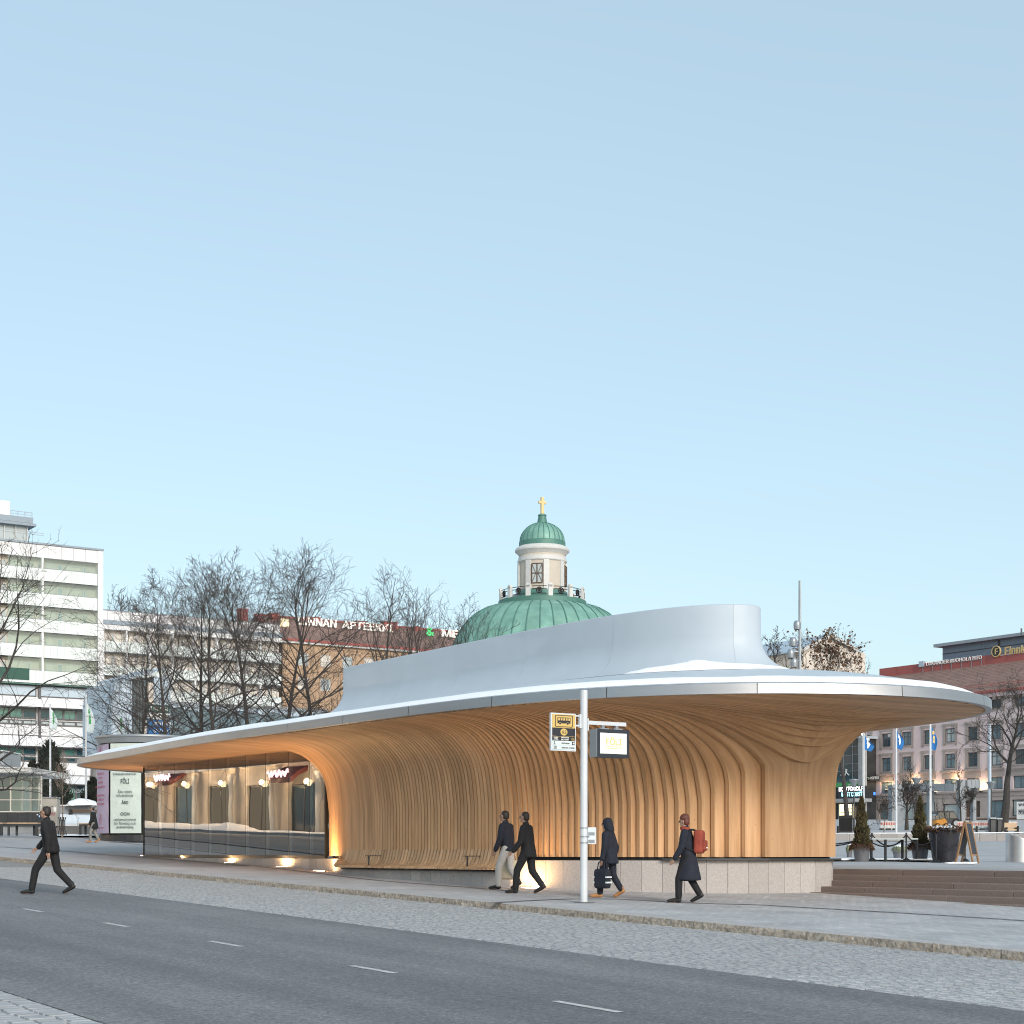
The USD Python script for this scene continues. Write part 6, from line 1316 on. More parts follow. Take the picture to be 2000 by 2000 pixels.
for x in (-.32, .33): q = MB(); q.tube([(L_ * x, -.97, .36), (L_ * x, -.75, .36)], .36, 16); w_ = q.out('wheel', 'tyre', vn); q = MB(); q.tube([(L_ * x, -.985, .36), (L_ * x, -.96, .36)], .2, 12); q.out('rim', 'grey_metal', w_)
q = MB(); q.box((L_ * .49, -.6, H_ * .36), (.08, .3, .16)); q.out('headlight', 'win_pale', vn)
p, k = far(1820, 1618); ld = thing('yellow_loader', 'yellow wheel loader partly behind the right flagpole', 'loader', p - VIEW * 2, A_)
q = MB(); q.cbox((0, 0, 11 * k), (24 * k, 1.6, 10 * k), 0, .12); q.cbox((6 * k, 0, 16.5 * k), (9 * k, 1.4, 4 * k), 0, .1); q.out('body', 'orange_paint', ld)
q = MB(); q.cbox((-6 * k, 0, 21 * k), (9 * k, 1.4, 11 * k), 0, .1); q.out('cab', 'win_dark', ld)
for x in (-8, 8): q = MB(); q.tube([(x * k, -.95, 4.5 * k), (x * k, -.5, 4.5 * k)], 4.5 * k, 16); w_ = q.out('wheel', 'tyre', ld); q = MB(); q.tube([(x * k, -1.0, 4.5 * k), (x * k, -.94, 4.5 * k)], 2.4 * k, 12); q.out('rim', 'orange_paint', w_)
# lamp posts
for px, top, bot, dep, lab in ((1668, 1522, 1622, 118, 'street lamp left of the portal'), (1790, 1519, 1620, 116, 'street lamp before the portal beam'), (1936, 1527, 1615, 120, 'street lamp by the right tree')):
    p = base(px, dep); h = at(px, top, dep)[2] - p[2]; t = thing('street_lamp', lab, 'street lamp', p, 0, 'slim street lamps on the square'); q = MB(); q.tube([(0, 0, 0), (0, 0, h - .3)], [.07, .05], 8); q.out('pole', 'dark_metal', t); q = MB(); q.lathe([(.1, h - .55), (.25, h - .2), (.34, h - .05), (.34, h), (0, h + .03)], 14); q.out('lamp_head', 'grey_metal', t, smooth=30); q = MB(); q.lathe([(0, h - .3), (.12, h - .25), (.2, h - .16), (0, h - .1)], 10); q.out('bulb', 'win_pale', t)
p = base(1933, 126); t = thing('lattice_mast', 'pale slim mast in front of the pink building', 'mast', p); q = MB(); h = at(1933, 1415, 126)[2] - p[2]; q.tube([(0, 0, 0), (0, 0, h)], [.16, .1], 10); q.out('pole', 'silver_cladding', t)
for i in range(8): q = MB(); q.bar((-.22, 0, h - .3 - i * .28), (.22, 0, h - .3 - i * .28), .05, .05); q.out('rung', 'silver_cladding', t)
# flagpoles
GF = 'flagpoles with hanging blue flags'
def flag(t, h, L_, m, mk, seed, w_=.55):
    g = np.linspace(0, 1, 14); u_ = np.linspace(0, 1, 7); P = np.zeros((14, 7, 3))
    for i, a in enumerate(g):
        for j, b in enumerate(u_): P[i, j] = RIGHT * (b * w_ * (.45 + .55 * math.sin(min(1, a * 1.3) * 1.9)) * (1 - .3 * a ** 4)) + VIEW * (.10 * math.sin(b * 7 + a * 3 + seed) * b) + np.array([0, 0, h - a * L_ - b * .28 * (1 - a * .5)])
    q = MB(); q.grid(P); q.grid(P[:, ::-1] + VIEW * .008); f = q.out('flag', m, t, smooth=True)
    q = MB()
    for i, a in enumerate((.3, .48, .66)):
        i0 = min(12, int(a * 13)); o = P[i0, 3] - VIEW * .02; k_ = .3 * w_; q.prism([(-.5 * k_, -.8 * k_), (.4 * k_, -1.1 * k_), (.6 * k_, .6 * k_), (-.3 * k_, .9 * k_)], .008, o, RIGHT, (0, 0, 1), -VIEW)
    q.out('flag_print', mk, f)
for px, top, bot, r, ft, fl, lab in ((1687, 1432, 1655, 1.9, 1435, 28, 'left flagpole with blue flag beside the pavilion end'), (1750.5, 1420, 1632, 2.0, 1425, 36, 'middle flagpole with blue flag'), (1817, 1412, 1622, 2.6, 1417, 45, 'right flagpole with blue flag before the pink building')):
    p, d = ground(px, bot, zplaza); k = d / FPX; h = (bot - top) * k; t = thing('flagpole', lab, 'flagpole', p, 0, GF); q = MB(); q.tube([(0, 0, 0), (0, 0, h)], [r * k * 1.15, r * k * .8], 12); q.lathe([(0, h), (r * k, h + .05), (0, h + .12)], 8); q.out('pole', 'white_paint', t, smooth=30)
    flag(t, h - (ft - top) * k, fl * k, 'flag_blue', 'white_letter' if px != 1817 else 'sign_yellow', px, .5)
GW = 'flagpoles with white and green flags at the left'
for px, top, bot, dep, ft, fl, lab in ((98, 1378, 1575, 128, 1383, 40, 'flagpole with white flag before the tall cypress'), (168, 1355, 1594, 112, 1372, 56, 'flagpole with white flag left of the lilac banner'), (230, 1370, 1590, 125, 1395, 36, 'flagpole behind the round banner stand')):
    p = at(px, bot, dep); k = dep / FPX; h = (bot - top) * k; t = thing('flagpole', lab, 'flagpole', p, 0, GW); q = MB(); q.tube([(0, 0, -.5), (0, 0, h)], [2.3 * k, 1.7 * k], 12); q.lathe([(0, h), (2.5 * k, h + .06), (0, h + .14)], 8); q.out('pole', 'white_paint', t, smooth=30); flag(t, h - (ft - top) * k, fl * k, 'flag_white', 'sign_lime', px, .6)
# ---------------------------------------------------------------- left side of the square
# round banner stand
DB = 74.0; kB = DB / FPX; cB = at(285, 1665, DB + 2.1); gB = at(285, 1643, DB)[2]
bt = thing('banner_stand', 'round banner stand with lilac and mint cloth banners', 'banner stand', (cB[0], cB[1], gB))
R0 = 95 * kB; Hb = (1643 - 1440) * kB
q = MB(); q.lathe([(R0 * .97, 0), (R0 * .97, .28)], 40); q.out('base_ring', 'dark_metal', bt)
q = MB(); q.lathe([(R0 * .94, .1), (R0 * .94, Hb)], 40); q.out('inner_drum', 'black', bt)
q = MB(); q.lathe([(R0 * 1.0, Hb - .22), (R0 * 1.03, Hb), (R0 * 1.06, Hb + .05), (R0 * 1.06, Hb + .12), (R0 * .9, Hb + .16), (0, Hb + .2)], 48); q.out('rim', 'grey_metal', bt, smooth=30)
va_ = math.atan2(-VIEW[1], -VIEW[0])
def on_drum(dx): return va_ + math.asin(max(-1, min(1, (dx - 285) / 95.0)))
def banner(x0, x1, m):
    a, b = on_drum(x0), on_drum(x1); th = np.linspace(a, b, 7); zz = np.linspace(.36, Hb - .26, 14)
    P = np.array([[(R0 * 1.0 * math.cos(t) , R0 * 1.0 * math.sin(t), z) for t in th] for z in zz]); P0, P1 = P[:, :1], P[:, -1:]
    P = P * .35 + (P0 + (P1 - P0) * np.linspace(0, 1, 7)[None, :, None]) * .65; c_ = np.array([math.cos((a + b) / 2), math.sin((a + b) / 2), 0])
    P = P + c_ * (.02 + .025 * meshkit.noise(P * 2.2, 3)[..., None]); q = MB(); q.grid(P); ban = q.out('banner', m, bt, smooth=True)
    return (a + b) / 2, ban
banner(190.5, 230.6, 'lilac_cloth'); banner(233.5, 297, 'mint_cloth'); banner(300, 345, 'lilac_cloth')
def b_text(tx, xc, py, h, m, bold=False, w=None):
    t = on_drum(xc); e1 = np.array([-math.sin(t), math.cos(t), 0]); n1 = np.array([math.cos(t), math.sin(t), 0]); x0_, x1_ = (190.5, 230.6) if xc < 232 else (233.5, 297)
    pA_, pB_ = [np.array([math.cos(on_drum(x)), math.sin(on_drum(x)), 0]) * R0 for x in (x0_, x1_)]; e1 = (pB_ - pA_) / np.linalg.norm(pB_ - pA_); n1 = np.array([e1[1], -e1[0], 0]); n1 = n1 if n1 @ (pA_ + pB_) > 0 else -n1
    mid = (pA_ + pB_) / 2; bulge = (R0 - np.linalg.norm(mid)) * .35 + .075
    mm = meshkit.text_mesh(tx, h * kB, .004, bold); v = np.array(mm.vertices)
    if w: v[:, 0] *= w * kB / abs(e1 @ RIGHT) / v[:, 0].max()
    v[:, 0] -= v[:, 0].max() / 2; q = MB(); q.add(v @ np.array([e1, (0, 0, 1), n1]) + mid + n1 * bulge + np.array([0, 0, (1643 - py) * kB]), mm.faces); q.out('banner_lettering', m, bt)
for tx, py, w in (('Tervetuloa', 1511, 24), ('Turun', 1519.5, 13), ('uudelle', 1528, 17), ('Kauppatorille!', 1537, 32), ('Välkommen', 1554, 27), ('till det nya', 1562.5, 24), ('Salutorget!', 1571, 26)): b_text(tx, 210.5, py, 4.6, 'ink_red', False, w)
b_text('SALUTORGET', 210.5, 1618, 3.4, 'ink_red', False, 24)
t = on_drum(210.5); pA_, pB_ = [np.array([math.cos(on_drum(x)), math.sin(on_drum(x)), 0]) * R0 for x in (190.5, 230.6)]; e1 = (pB_ - pA_) / np.linalg.norm(pB_ - pA_); n1 = np.array([e1[1], -e1[0], 0]); n1 = n1 if n1 @ (pA_ + pB_) > 0 else -n1
for y0, nm in ((1599, 0), (1467, 1)):
    q = MB()
    for dx, dy in ((-2.6, 7), (2.6, 7), (-5.2, 0), (0, 0), (5.2, 0), (-2.6, -7), (2.6, -7)):
        hx = Polygon([(math.sin(a) * 2.9 * kB, math.cos(a) * 3.6 * kB) for a in np.arange(6) * math.pi / 3]); hx = hx.difference(hx.buffer(-.55 * kB)); q.prism(hx, .004, (pA_ + pB_) / 2 + n1 * ((R0 - np.linalg.norm((pA_ + pB_) / 2)) * .35 + .075) + e1 * dx * kB * 1.1 + np.array([0, 0, (1643 - y0 + dy) * kB]), e1, (0, 0, 1), n1)
    q.out('banner_emblem', 'ink_red', bt)
for tx, py, h, b_, w in (('tidtabellsskärmar', 1513.5, 4.4, False, 48), ('FÖLI', 1530, 8.6, True, 18), ('Åbo stads', 1548.5, 5, False, 29), ('infoskärmar', 1556, 5, False, 36), ('ÅBO', 1570, 5.4, True, 14), ('OCH', 1592.5, 5.8, True, 19), ('reklamutrymme', 1603, 5, False, 46), ('för företag och', 1610.5, 5, False, 45), ('evenemang', 1617.5, 5, False, 35)): b_text(tx, 265, py, h, 'ink_dark', b_, w)
p, _ = ground(265, 1652); q = MB(); q.prism(Point(0, 0).buffer(R0 * 1.35, quad_segs=16).difference(Point(0, 0).buffer(R0 * .9)), .012, (0, 0, -.045)); q.out('tile_ring', 'drain', bt)
# glass kiosk with flat roof
DK = 82.0; FK = Fac((0, at(45, 1600, DK)[1]), (1, 0), (0, -1)); u = FK.u_x; Z = lambda y: FK.z_y(50, y)
kk = thing('glass_kiosk', 'glass kiosk with flat cream roof at the left edge', 'kiosk')
KR = math.atan2(RIGHT[1], RIGHT[0])
def kb(nm, m, x0, x1, y0, y1, d0=0.0, d1=.2, par=kk):
    a, b = at(x0, HOR, DK + d0), at(x1, HOR, DK + d0); s_ = DK / FPX; w = (x1 - x0) * s_; c = at((x0 + x1) / 2, (y0 + y1) / 2, DK + (d0 + d1) / 2); q = MB(); q.box(c, (w, d1 - d0, (y1 - y0) * s_), KR); return q.out(nm, m, par)
kb('roof_slab', 'white_frame', -60, 103, 1508.5, 1515.5, -1.2, 6); kb('roof_trim', 'white_frame', -60, 103.5, 1505.5, 1508.2, -1.25, 6.05)
kb('base_panel', 'dark_metal', -60, 82.5, 1586.5, 1612, -.08, .2)
for x in (15, 34, 53.5, 63): kb('panel_joint', 'black', x - .3, x + .3, 1587, 1611.5, -.09, -.08)
kb('base_wall', 'concrete', -60, 82, 1612, 1638, .1, .4)
for x0, x1 in ((-40, 20), (22, 42), (43.2, 58), (61.5, 76), (77.6, 80.4)):
    for y0, y1 in ((1517, 1538), (1540.4, 1561), (1563.2, 1584.5)): kb('glass_panel', 'far_pane', x0, x1, y0, y1, .05, .07)
for x in (21, 81): kb('post', 'curtain_pale', x - .8, x + .8, 1515.5, 1586, 0, .14)
for x in (42.6, 59.7, 76.6): kb('inner_post', 'curtain_pale', x - .9, x + .9, 1515.5, 1586, 1.5, 1.65)
for y in (1539.2, 1562.2, 1585.5): kb('rail', 'curtain_pale', -40, 80.5, y - .7, y + .7, .01, .13)
kb('back_glazing', 'win_blue', -60, 81, 1516, 1586, 4.5, 4.6)
kb('lift_shaft', 'win_pale', 28, 50, 1524, 1586, 2.6, 4.2)
kb('upper_block', 'concrete', -60, 28, 1471, 1505.5, 6, 9); kb('upper_coping', 'white_frame', -60, 28.5, 1468.5, 1471, 5.8, 9.2)
for y in (1484, 1495): kb('block_joint', 'drain', -60, 28, y - .3, y + .3, 5.97, 6.0)
for i, (dx, dy) in enumerate(((73, 1591), (75.5, 1591.5), (77, 1594), (77, 1597))): kb('sticker', 'sign_blue' if i % 2 else 'white_letter', dx - 1, dx + 1, dy - 1.2, dy + 1.2, -.1, -.08)
# utility cabinet
DC = 83.0; s_ = DC / FPX; cb = thing('utility_cabinet', 'beige utility cabinet with scribbled graffiti', 'cabinet', at(96.5, 1612, DC), KR)
q = MB(); q.cbox((0, .3, 26 * s_), (30 * s_, .6, 55 * s_), 0, .02); q.out('body', 'cabinet', cb); q = MB(); q.box((0, .3, 54.5 * s_), (31 * s_, .7, 2.2 * s_)); q.out('cabinet_roof', 'concrete', cb)
for x0, x1 in ((-14, -1), (.5, 14)): q = MB(); q.box(((x0 + x1) / 2 * s_, -.006, 30 * s_), ((x1 - x0) * s_, .012, 40 * s_)); q.out('door', 'cabinet', cb)
q = MB(); q.box((2 * s_, -.02, 1 * s_ + 1 * s_), (7 * s_, .02, 1.3 * s_)); q.box((.4 * s_, -.02, 29 * s_), (.9 * s_, .02, 5 * s_)); q.box((5.5 * s_, -.02, 37 * s_), (4 * s_, .02, .8 * s_)); q.out('vent', 'black', cb)
q = MB(); r_ = random.Random(2)
for k in range(22): x = -13 + k * .72; q.bar((x * s_, -.02, (36 + r_.uniform(-1.5, 2)) * s_), ((x + r_.uniform(-.5, 1.2)) * s_, -.02, (33 + r_.uniform(-2, 2.5)) * s_), .012, .03)
q.out('graffiti', 'black', cb); q = MB()
for k in range(12): x = 2 + k * .8; q.bar((x * s_, -.02, (26 + r_.uniform(-6, 2)) * s_), ((x + r_.uniform(-.8, 1.2)) * s_, -.02, (21 + r_.uniform(-3, 4)) * s_), .012, .025)
q.out('graffiti', 'ink_red', cb); q = MB(); q.box((11 * s_, -.02, 31 * s_), (5 * s_, .006, 9 * s_)); q.out('notice', 'white_letter', cb)
# benches on the left
GL = 'grey framed benches with wooden tops at the left'
def lbench(x0, x1, top, bot, dep, lab):
    s_ = dep / FPX; c = at((x0 + x1) / 2, bot, dep); t = thing('flat_bench', lab, 'bench', c, KR, GL); L_ = (x1 - x0) * s_; h = (bot - top) * s_
    for j in range(4): q = MB(); q.box((0, -.2 + .15 * j + .2, h - .03), (L_, .13, .05)); q.out('slat', 'bench_top', t)
    q = MB(); q.box((0, .225, h - .1), (L_ * .99, .5, .08)); q.out('frame', 'dark_metal', t)
    for x in (-1, 1):
        for y in (.03, .45): q = MB(); q.box((x * (L_ / 2 - .06) * (1 if y < .1 else .62), y, (h - .12) / 2), (.1, .07, h - .12)); q.out('leg', 'dark_metal', t)
lbench(-52, 5.5, 1606.5, 1632, 76, 'flat bench cut by the left edge'); lbench(14, 74.5, 1606.5, 1632, 76, 'flat bench in front of the glass kiosk'); lbench(154, 190, 1607.5, 1630, 78, 'flat bench left of the lilac banner')
# sapling in an iron guard
sp2 = thing('guarded_sapling', 'pale sapling in an iron tree guard left of the banners', 'tree', at(121.5, 1631, 77)); a, b = grow_tree(165 * 77 / FPX, 91, n1=18, n2=4, n3=3, spread=.20, first=.42, up=.55, trunk_r=.04, twig_r=.008, n4=1); a.out('trunk', 'young_bark', sp2, smooth=40); b.out('crown', 'young_bark', sp2)
tg_ = thing('tree_guard', 'black iron guard around the pale sapling', 'tree guard', at(121.5, 1631, 77)); s_ = 77 / FPX
for k in range(8):
    a = k * math.pi / 4; q = MB(); q.tube([np.array([math.cos(a), math.sin(a), 0]) * r_ * s_ + np.array([0, 0, z_ * s_]) for r_, z_ in ((8.5, 0), (7.5, 6), (5.2, 11), (5.2, 28), (7.5, 35))], .022, 5); q.out('guard_bar', 'dark_metal', tg_)
q = MB()
for z_ in (12, 28): q.tube([(math.cos(a) * 5.2 * s_, math.sin(a) * 5.2 * s_, z_ * s_) for a in np.linspace(0, 6.2832, 17)], .02, 5)
q.out('guard_ring', 'dark_metal', tg_)
# planted bed with snow, low wall, dark bench
DW = 104.0
def lb(nm, m, x0, x1, y0, y1, dep, th, par, ch=None):
    s_ = dep / FPX; c = at((x0 + x1) / 2, (y0 + y1) / 2, dep); q = MB(); q.box(c, ((x1 - x0) * s_, th, (y1 - y0) * s_), KR); return q.out(nm, m, par)
lw = thing('low_wall', 'low weathered concrete wall with snowy coping at the left', 'wall')
for k in range(5): lb('wall_block', 'concrete', 60 + k * 40, 99.4 + k * 40, 1575.5, 1640, DW, .4, lw)
lb('coping', 'pink_trim', 60, 262, 1573.5, 1575.4, DW, .55, lw); lb('snow_cap', 'snow', 70, 262, 1572.3, 1573.4, DW, .5, lw)
db = thing('dark_bench', 'dark bench standing in front of the low concrete wall', 'bench'); lb('seat', 'dark_metal', 137, 205, 1586.5, 1588.5, DW - 2, .5, db); lb('backrest', 'brown_wood', 139, 205, 1581.5, 1585.8, DW - 1.8, .08, db); lb('end_frame', 'black', 136.5, 140, 1581, 1592, DW - 2, .6, db); lb('end_frame', 'black', 203, 206, 1581, 1592, DW - 2, .6, db)
q = MB(); P = [];
for i, x in enumerate(np.linspace(84, 262, 24)):
    row = []
    for j, f in enumerate(np.linspace(0, 1, 9)):
        dep = 84 + (DW - 85) * f; y = 1611 - 20 * f; p = at(x, y, dep); p[2] += .22 * float(meshkit.fbm(p * .5, 3)) - .12; row.append(p)
    P.append(row)
P = np.array(P); q.grid(P[::-1]); q.grid(np.stack([P[:, 0], P[:, 0] - np.array([0, 0, .6])], 1)[::-1]); q.out('snow_bank', 'snow', smooth=True, kind='stuff', label='bank of old snow in front of the low wall', cat='snow')
q = MB(); P = [[at(x, 1632 - 20.5 * f, 78.5 + 6 * f) + np.array([0, 0, .0]) for f in (0, .5, 1)] for x in (70, 130, 200, 262)]; q.grid(np.array(P)[::-1]); q.out('soil_bed', 'soil', smooth=True, kind='structure', label='bare brown soil strip')
q = MB(); P = [[at(x, 1632.5 - 3.5 * f, 77.6 + 1.2 * f) for f in (0, 1)] for x in np.linspace(76, 262, 8)]; q.grid(np.array(P)[::-1]); q.out('snow_strip', 'snow', smooth=True, kind='stuff', label='thin line of snow along the soil strip', cat='snow')
c = at(160, 1573, DW - .1); q = MB(); q.lathe([(1.0, 0), (.8, .25), (.4, .42), (0, .47)], 14, c + np.array([0, 0, -.02])); q.v = [v + (meshkit.fbm(v * 2.5, 3)[:, None] - .5) * .25 for v in q.v]; q.out('snow_heap', 'snow', smooth=True, label='heap of snow on the low concrete wall', cat='snow')
# inside the glazed hall
ct = thing('hall_counter', 'pale panel wall standing inside the glazed hall', 'partition'); q = MB(); q.span(23.4, 23.5, 43.6, 45.3, DZ + ZC, DZ + ZC + 1.9); q.out('panel', 'interior_wood', ct); q = MB(); q.span(23.35, 23.55, 43.5, 45.4, DZ + ZC + 1.9, DZ + ZC + 1.96); q.out('top_rail', 'white_frame', ct)
tb0 = None
for i, (x, y, lab) in enumerate(((24.2, 52.6, 'small white cafe table near the glass corner'), (24.6, 50.4, 'small white cafe table in the middle of the hall'), (25.5, 48, 'small white cafe table near the timber wall'))):
    if tb0 is None:
        tb0 = thing('cafe_table', lab, 'table', (x, y, DZ + ZC), 0, 'white cafe tables inside the hall'); q = MB(); q.lathe([(.38, .71), (.38, .74), (0, .745)], 24); q.out('table_top', 'white_paint', tb0); q = MB(); q.tube([(0, 0, .02), (0, 0, .71)], .03, 10); q.lathe([(.24, 0), (.24, .015), (.03, .04)], 18); q.out('pedestal', 'white_paint', tb0)
    else: dup(tb0, (x, y, DZ + ZC), 0, lab)
# ================================================================ people
mat('skin', (.33, .20, .145), .55, var=.06, scale=6, coord='object')
mat('cloth_black', (.009, .009, .011), .85, var=.3, scale=6, coord='object', bump=.4, bscale=14, bdist=.03)
mat('cloth_navy', (.010, .013, .024), .85, var=.3, scale=6, coord='object', bump=.4, bscale=14, bdist=.03)
mat('cloth_pale', (.42, .40, .38), .85, var=.12, scale=6, coord='object', bump=.4, bscale=14, bdist=.03)
mat('cloth_grey', (.16, .165, .175), .9, var=.2, scale=10, coord='object')
mat('cloth_camo', (.22, .21, .19), .9, var=.4, scale=9, coord='object')
mat('cloth_red', (.26, .045, .025), .8, var=.25, scale=5, coord='object', bump=.3, bscale=12)
mat('hair_dark', (.02, .015, .012), .6, var=.3, scale=14, coord='object')
mat('hair_red', (.11, .03, .02), .6, var=.3, scale=14, coord='object')
mat('shoe_black', (.012, .012, .013), .5, var=.2)
mat('boot_tan', (.42, .20, .075), .7, var=.15, scale=10)
mat('canvas', (.55, .47, .34), .85, var=.12, scale=6, coord='object', bump=.3, bscale=12)
def ball(p, r, n=14):
    r = np.broadcast_to(np.asarray(r, float), 3); return m3.Manifold.sphere(1.0, n).scale([float(x) for x in r]).translate([float(x) for x in p])
def chains(cs, ref=.028, sm=8, extra=()):
    parts = list(extra)
    for c in cs:
        for (p, r), (p2, r2) in zip(c[:-1], c[1:]): parts.append(m3.Manifold.batch_hull([ball(p, r), ball(p2, r2)]))
    M_ = m3.Manifold.batch_boolean(parts, m3.OpType.Add).refine_to_length(ref); g = M_.to_mesh()
    t = trimesh.Trimesh(np.array(g.vert_properties)[:, :3], np.array(g.tri_verts), process=True)
    trimesh.smoothing.filter_taubin(t, iterations=sm); return t
def V_(*a): return np.array(a, float)
def person(label, loc, heading, H, top='cloth_black', legs='cloth_black', shoe='shoe_black', hair='hair_dark', coat_len=.80, stride=.30, hat=None, hood=False, scarf=None, arms=((.25, .3), (-.2, .3)), hold=None, lean=.04, group=None):
    """faces +x; arms: swing and elbow bend of left and right arm"""
    s = H / 1.75; P = thing('person', label, 'person', loc, heading, group)
    hip = {1: V_(0, .095, .93), -1: V_(0, -.095, .93)}
    ff, bf = stride, -stride * 1.02                                  # left foot forward, right foot behind with the heel up
    ank = {1: V_(ff, .10, .09), -1: V_(bf, -.10, .17)}; knee = {1: V_(ff * .62 + .06, .10, .50), -1: V_(bf * .38 + .05, -.10, .49)}
    toe = {1: V_(ff + .17, .115, .035), -1: V_(bf + .13, -.115, .035)}; heel = {1: V_(ff - .04, .10, .035), -1: V_(bf - .065, -.10, .13)}
    ch = V_(lean, 0, 1.28); nk = V_(lean * 1.5, 0, 1.47); hd = V_(lean * 1.5 + .035, 0, 1.63)
    cs = [[(V_(0, 0, .95), (.13, .165, .12)), (V_(lean * .4, 0, 1.10), (.11, .145, .12)), (ch, (.12, .175, .13)), (V_(lean * 1.2, 0, 1.40), (.08, .15, .06))], [(nk - V_(0, 0, .06), .06), (nk + V_(.015, 0, .06), .055)]]
    hands = {}
    for sd, (sw, eb) in zip((1, -1), arms):
        sh = V_(lean * 1.1, .185 * sd, 1.40); el = sh + V_(math.sin(sw) * .29, .035 * sd, -math.cos(sw) * .29); w = el + V_(math.sin(sw + eb) * .25, .0, -math.cos(sw + eb) * .25); hands[sd] = w
        d = (w - el) / np.linalg.norm(w - el); cs += [[(sh, .06), (el, .046), (w, .032)]]
        fw = V_(math.sin(sw + eb + .5), 0, -math.cos(sw + eb + .5)); palm = w + d * .05
        cs.append([(w, .03), (palm, (.022, .016, .03)), (palm + d * .035, (.03, .017, .024))])
        for k, (o, L) in enumerate(((.024, .068), (.008, .078), (-.008, .072), (-.024, .056))):
            b = palm + d * .045 + V_(o, 0, 0) * .9; cs.append([(b, .0095), (b + d * L * .5 + V_(0, -.008 * sd, 0), .009), (b + d * L * .75 + fw * L * .2 + V_(0, -.02 * sd, 0), .0078)])
        tb = palm + V_(.024, -.006 * sd, .01); cs.append([(tb, .012), (tb + d * .03 + V_(.022, -.008 * sd, 0), .0105), (tb + d * .055 + V_(.024, -.014 * sd, 0), .009)])
    for sd in (1, -1): cs += [[(hip[sd], .092), (knee[sd], .058), (ank[sd], .04)], [(heel[sd] + V_(.02, 0, .02), .036), (toe[sd] + V_(0, 0, .005), .03)], [(ank[sd], .042), (heel[sd] + V_(.03, 0, .02), .04)]]
    head = [m3.Manifold.batch_hull([ball(hd + V_(-.012, 0, .02), (.093, .075, .098)), ball(hd + V_(.045, 0, -.075), (.036, .042, .034))]), ball(hd + V_(.098, 0, -.018), (.016, .013, .022)), ball(hd + V_(0.0, .077, -.01), (.018, .012, .03)), ball(hd + V_(0.0, -.077, -.01), (.018, .012, .03)), ball(hd + V_(.078, 0, -.07), (.014, .022, .008)), ball(hd + V_(.08, 0, .02), (.012, .05, .009))]
    b = chains(cs, .02, 6, head); b.apply_scale(s); q = MB().tm(b); body = q.out('body', 'skin', P, smooth=True)
    q = MB()
    for e in (.03, -.03): q.tm(trimesh.creation.icosphere(1, .012).apply_translation((hd + V_(.083, e, .005))))
    q.v = [v * s for v in q.v]; q.out('eyes', 'black', P)
    # trousers and shoes
    tr = [[(V_(0, 0, .96), (.135, .17, .1)), (V_(0, 0, .90), (.125, .17, .08))]]
    for sd in (1, -1): tr += [[(hip[sd], .105), (knee[sd], .078), (ank[sd] + V_(-.005, 0, .02), .066)]]
    t = chains(tr, .04, 5); t.apply_scale(s); MB().tm(t).out('trousers', legs, P, smooth=True)
    for sd in (1, -1):
        sh_ = [[(heel[sd] + V_(.02, 0, .025), (.052, .044, .045)), ((heel[sd] + toe[sd]) / 2 + V_(0, 0, .03), (.05, .046, .045)), (toe[sd] + V_(.01, 0, .012), (.05, .046, .032))], [(ank[sd] + V_(-.01, 0, .05), .054), (heel[sd] + V_(.04, 0, .04), .05)]]
        t = chains(sh_, .03, 3); t.apply_scale(s); so = MB().tm(t).out('shoe', shoe, P, smooth=True)
    # coat: torso, skirt of the coat and sleeves
    hem = coat_len
    ct_ = [[(V_(lean * 1.25, 0, 1.42), (.10, .165, .06)), (ch, (.150, .205, .13)), (V_(lean * .4, 0, 1.08), (.145, .185, .12)), (V_(0, 0, .93), (.16, .19, .10))]]
    if hem < .9: ct_.append([(V_(0, 0, .93), (.16, .19, .10)), (V_(stride * .05, 0, hem + .03), (.165 + (.9 - hem) * .22, .19 + (.9 - hem) * .06, .03))])
    ct_.append([(nk - V_(0, 0, .05), .085), (nk + V_(0, 0, .02), .072)])
    for sd, (sw, eb) in zip((1, -1), arms):
        sh = V_(lean * 1.1, .185 * sd, 1.39); el = sh + V_(math.sin(sw) * .29, .045 * sd, -math.cos(sw) * .29); w = el + V_(math.sin(sw + eb) * .235, 0, -math.cos(sw + eb) * .235); ct_ += [[(sh, .088), (el, .068), (w, .056)]]
    if hood: ct_.append([(hd + V_(-.035, 0, .03), (.115, .105, .115)), (nk + V_(-.05, 0, .02), (.1, .11, .06))])
    t = chains(ct_, .035, 6); t.apply_scale(s); MB().tm(t).out('coat', top, P, smooth=True)
    if not hood:
        hr = chains([[(hd + V_(-.028, 0, .04), (.092, .084, .085)), (hd + V_(-.05, 0, -.03), (.065, .078, .06))]], .03, 3); hr.apply_scale(s); MB().tm(hr).out('hair', hair, P, smooth=True)
    if hat:
        ht = chains([[(hd + V_(-.015, 0, .065), (.105, .092, .075)), (hd + V_(-.02, 0, .10), (.085, .078, .06))]], .03, 3); ht.apply_scale(s); MB().tm(ht).out('hat', hat, P, smooth=True)
    if scarf:
        sc = chains([[(nk + V_(0, 0, -.01), (.105, .10, .035)), (nk + V_(.02, 0, .035), (.098, .092, .03))]], .03, 3); sc.apply_scale(s); MB().tm(sc).out('scarf', scarf, P, smooth=True)
    c, sn_ = math.cos(heading), math.sin(heading); R = np.array([[c, -sn_, 0], [sn_, c, 0], [0, 0, 1]])
    return P, {k: R @ (v * s) + np.asarray(loc) for k, v in hands.items()}, R, s
HL = math.atan2(-RIGHT[1], -RIGHT[0])                     # walking to the left
pth = math.pi / 2 + .25                                    # along the street
def stand(px, py, f=zpave): return ground(px, py, f)[0]
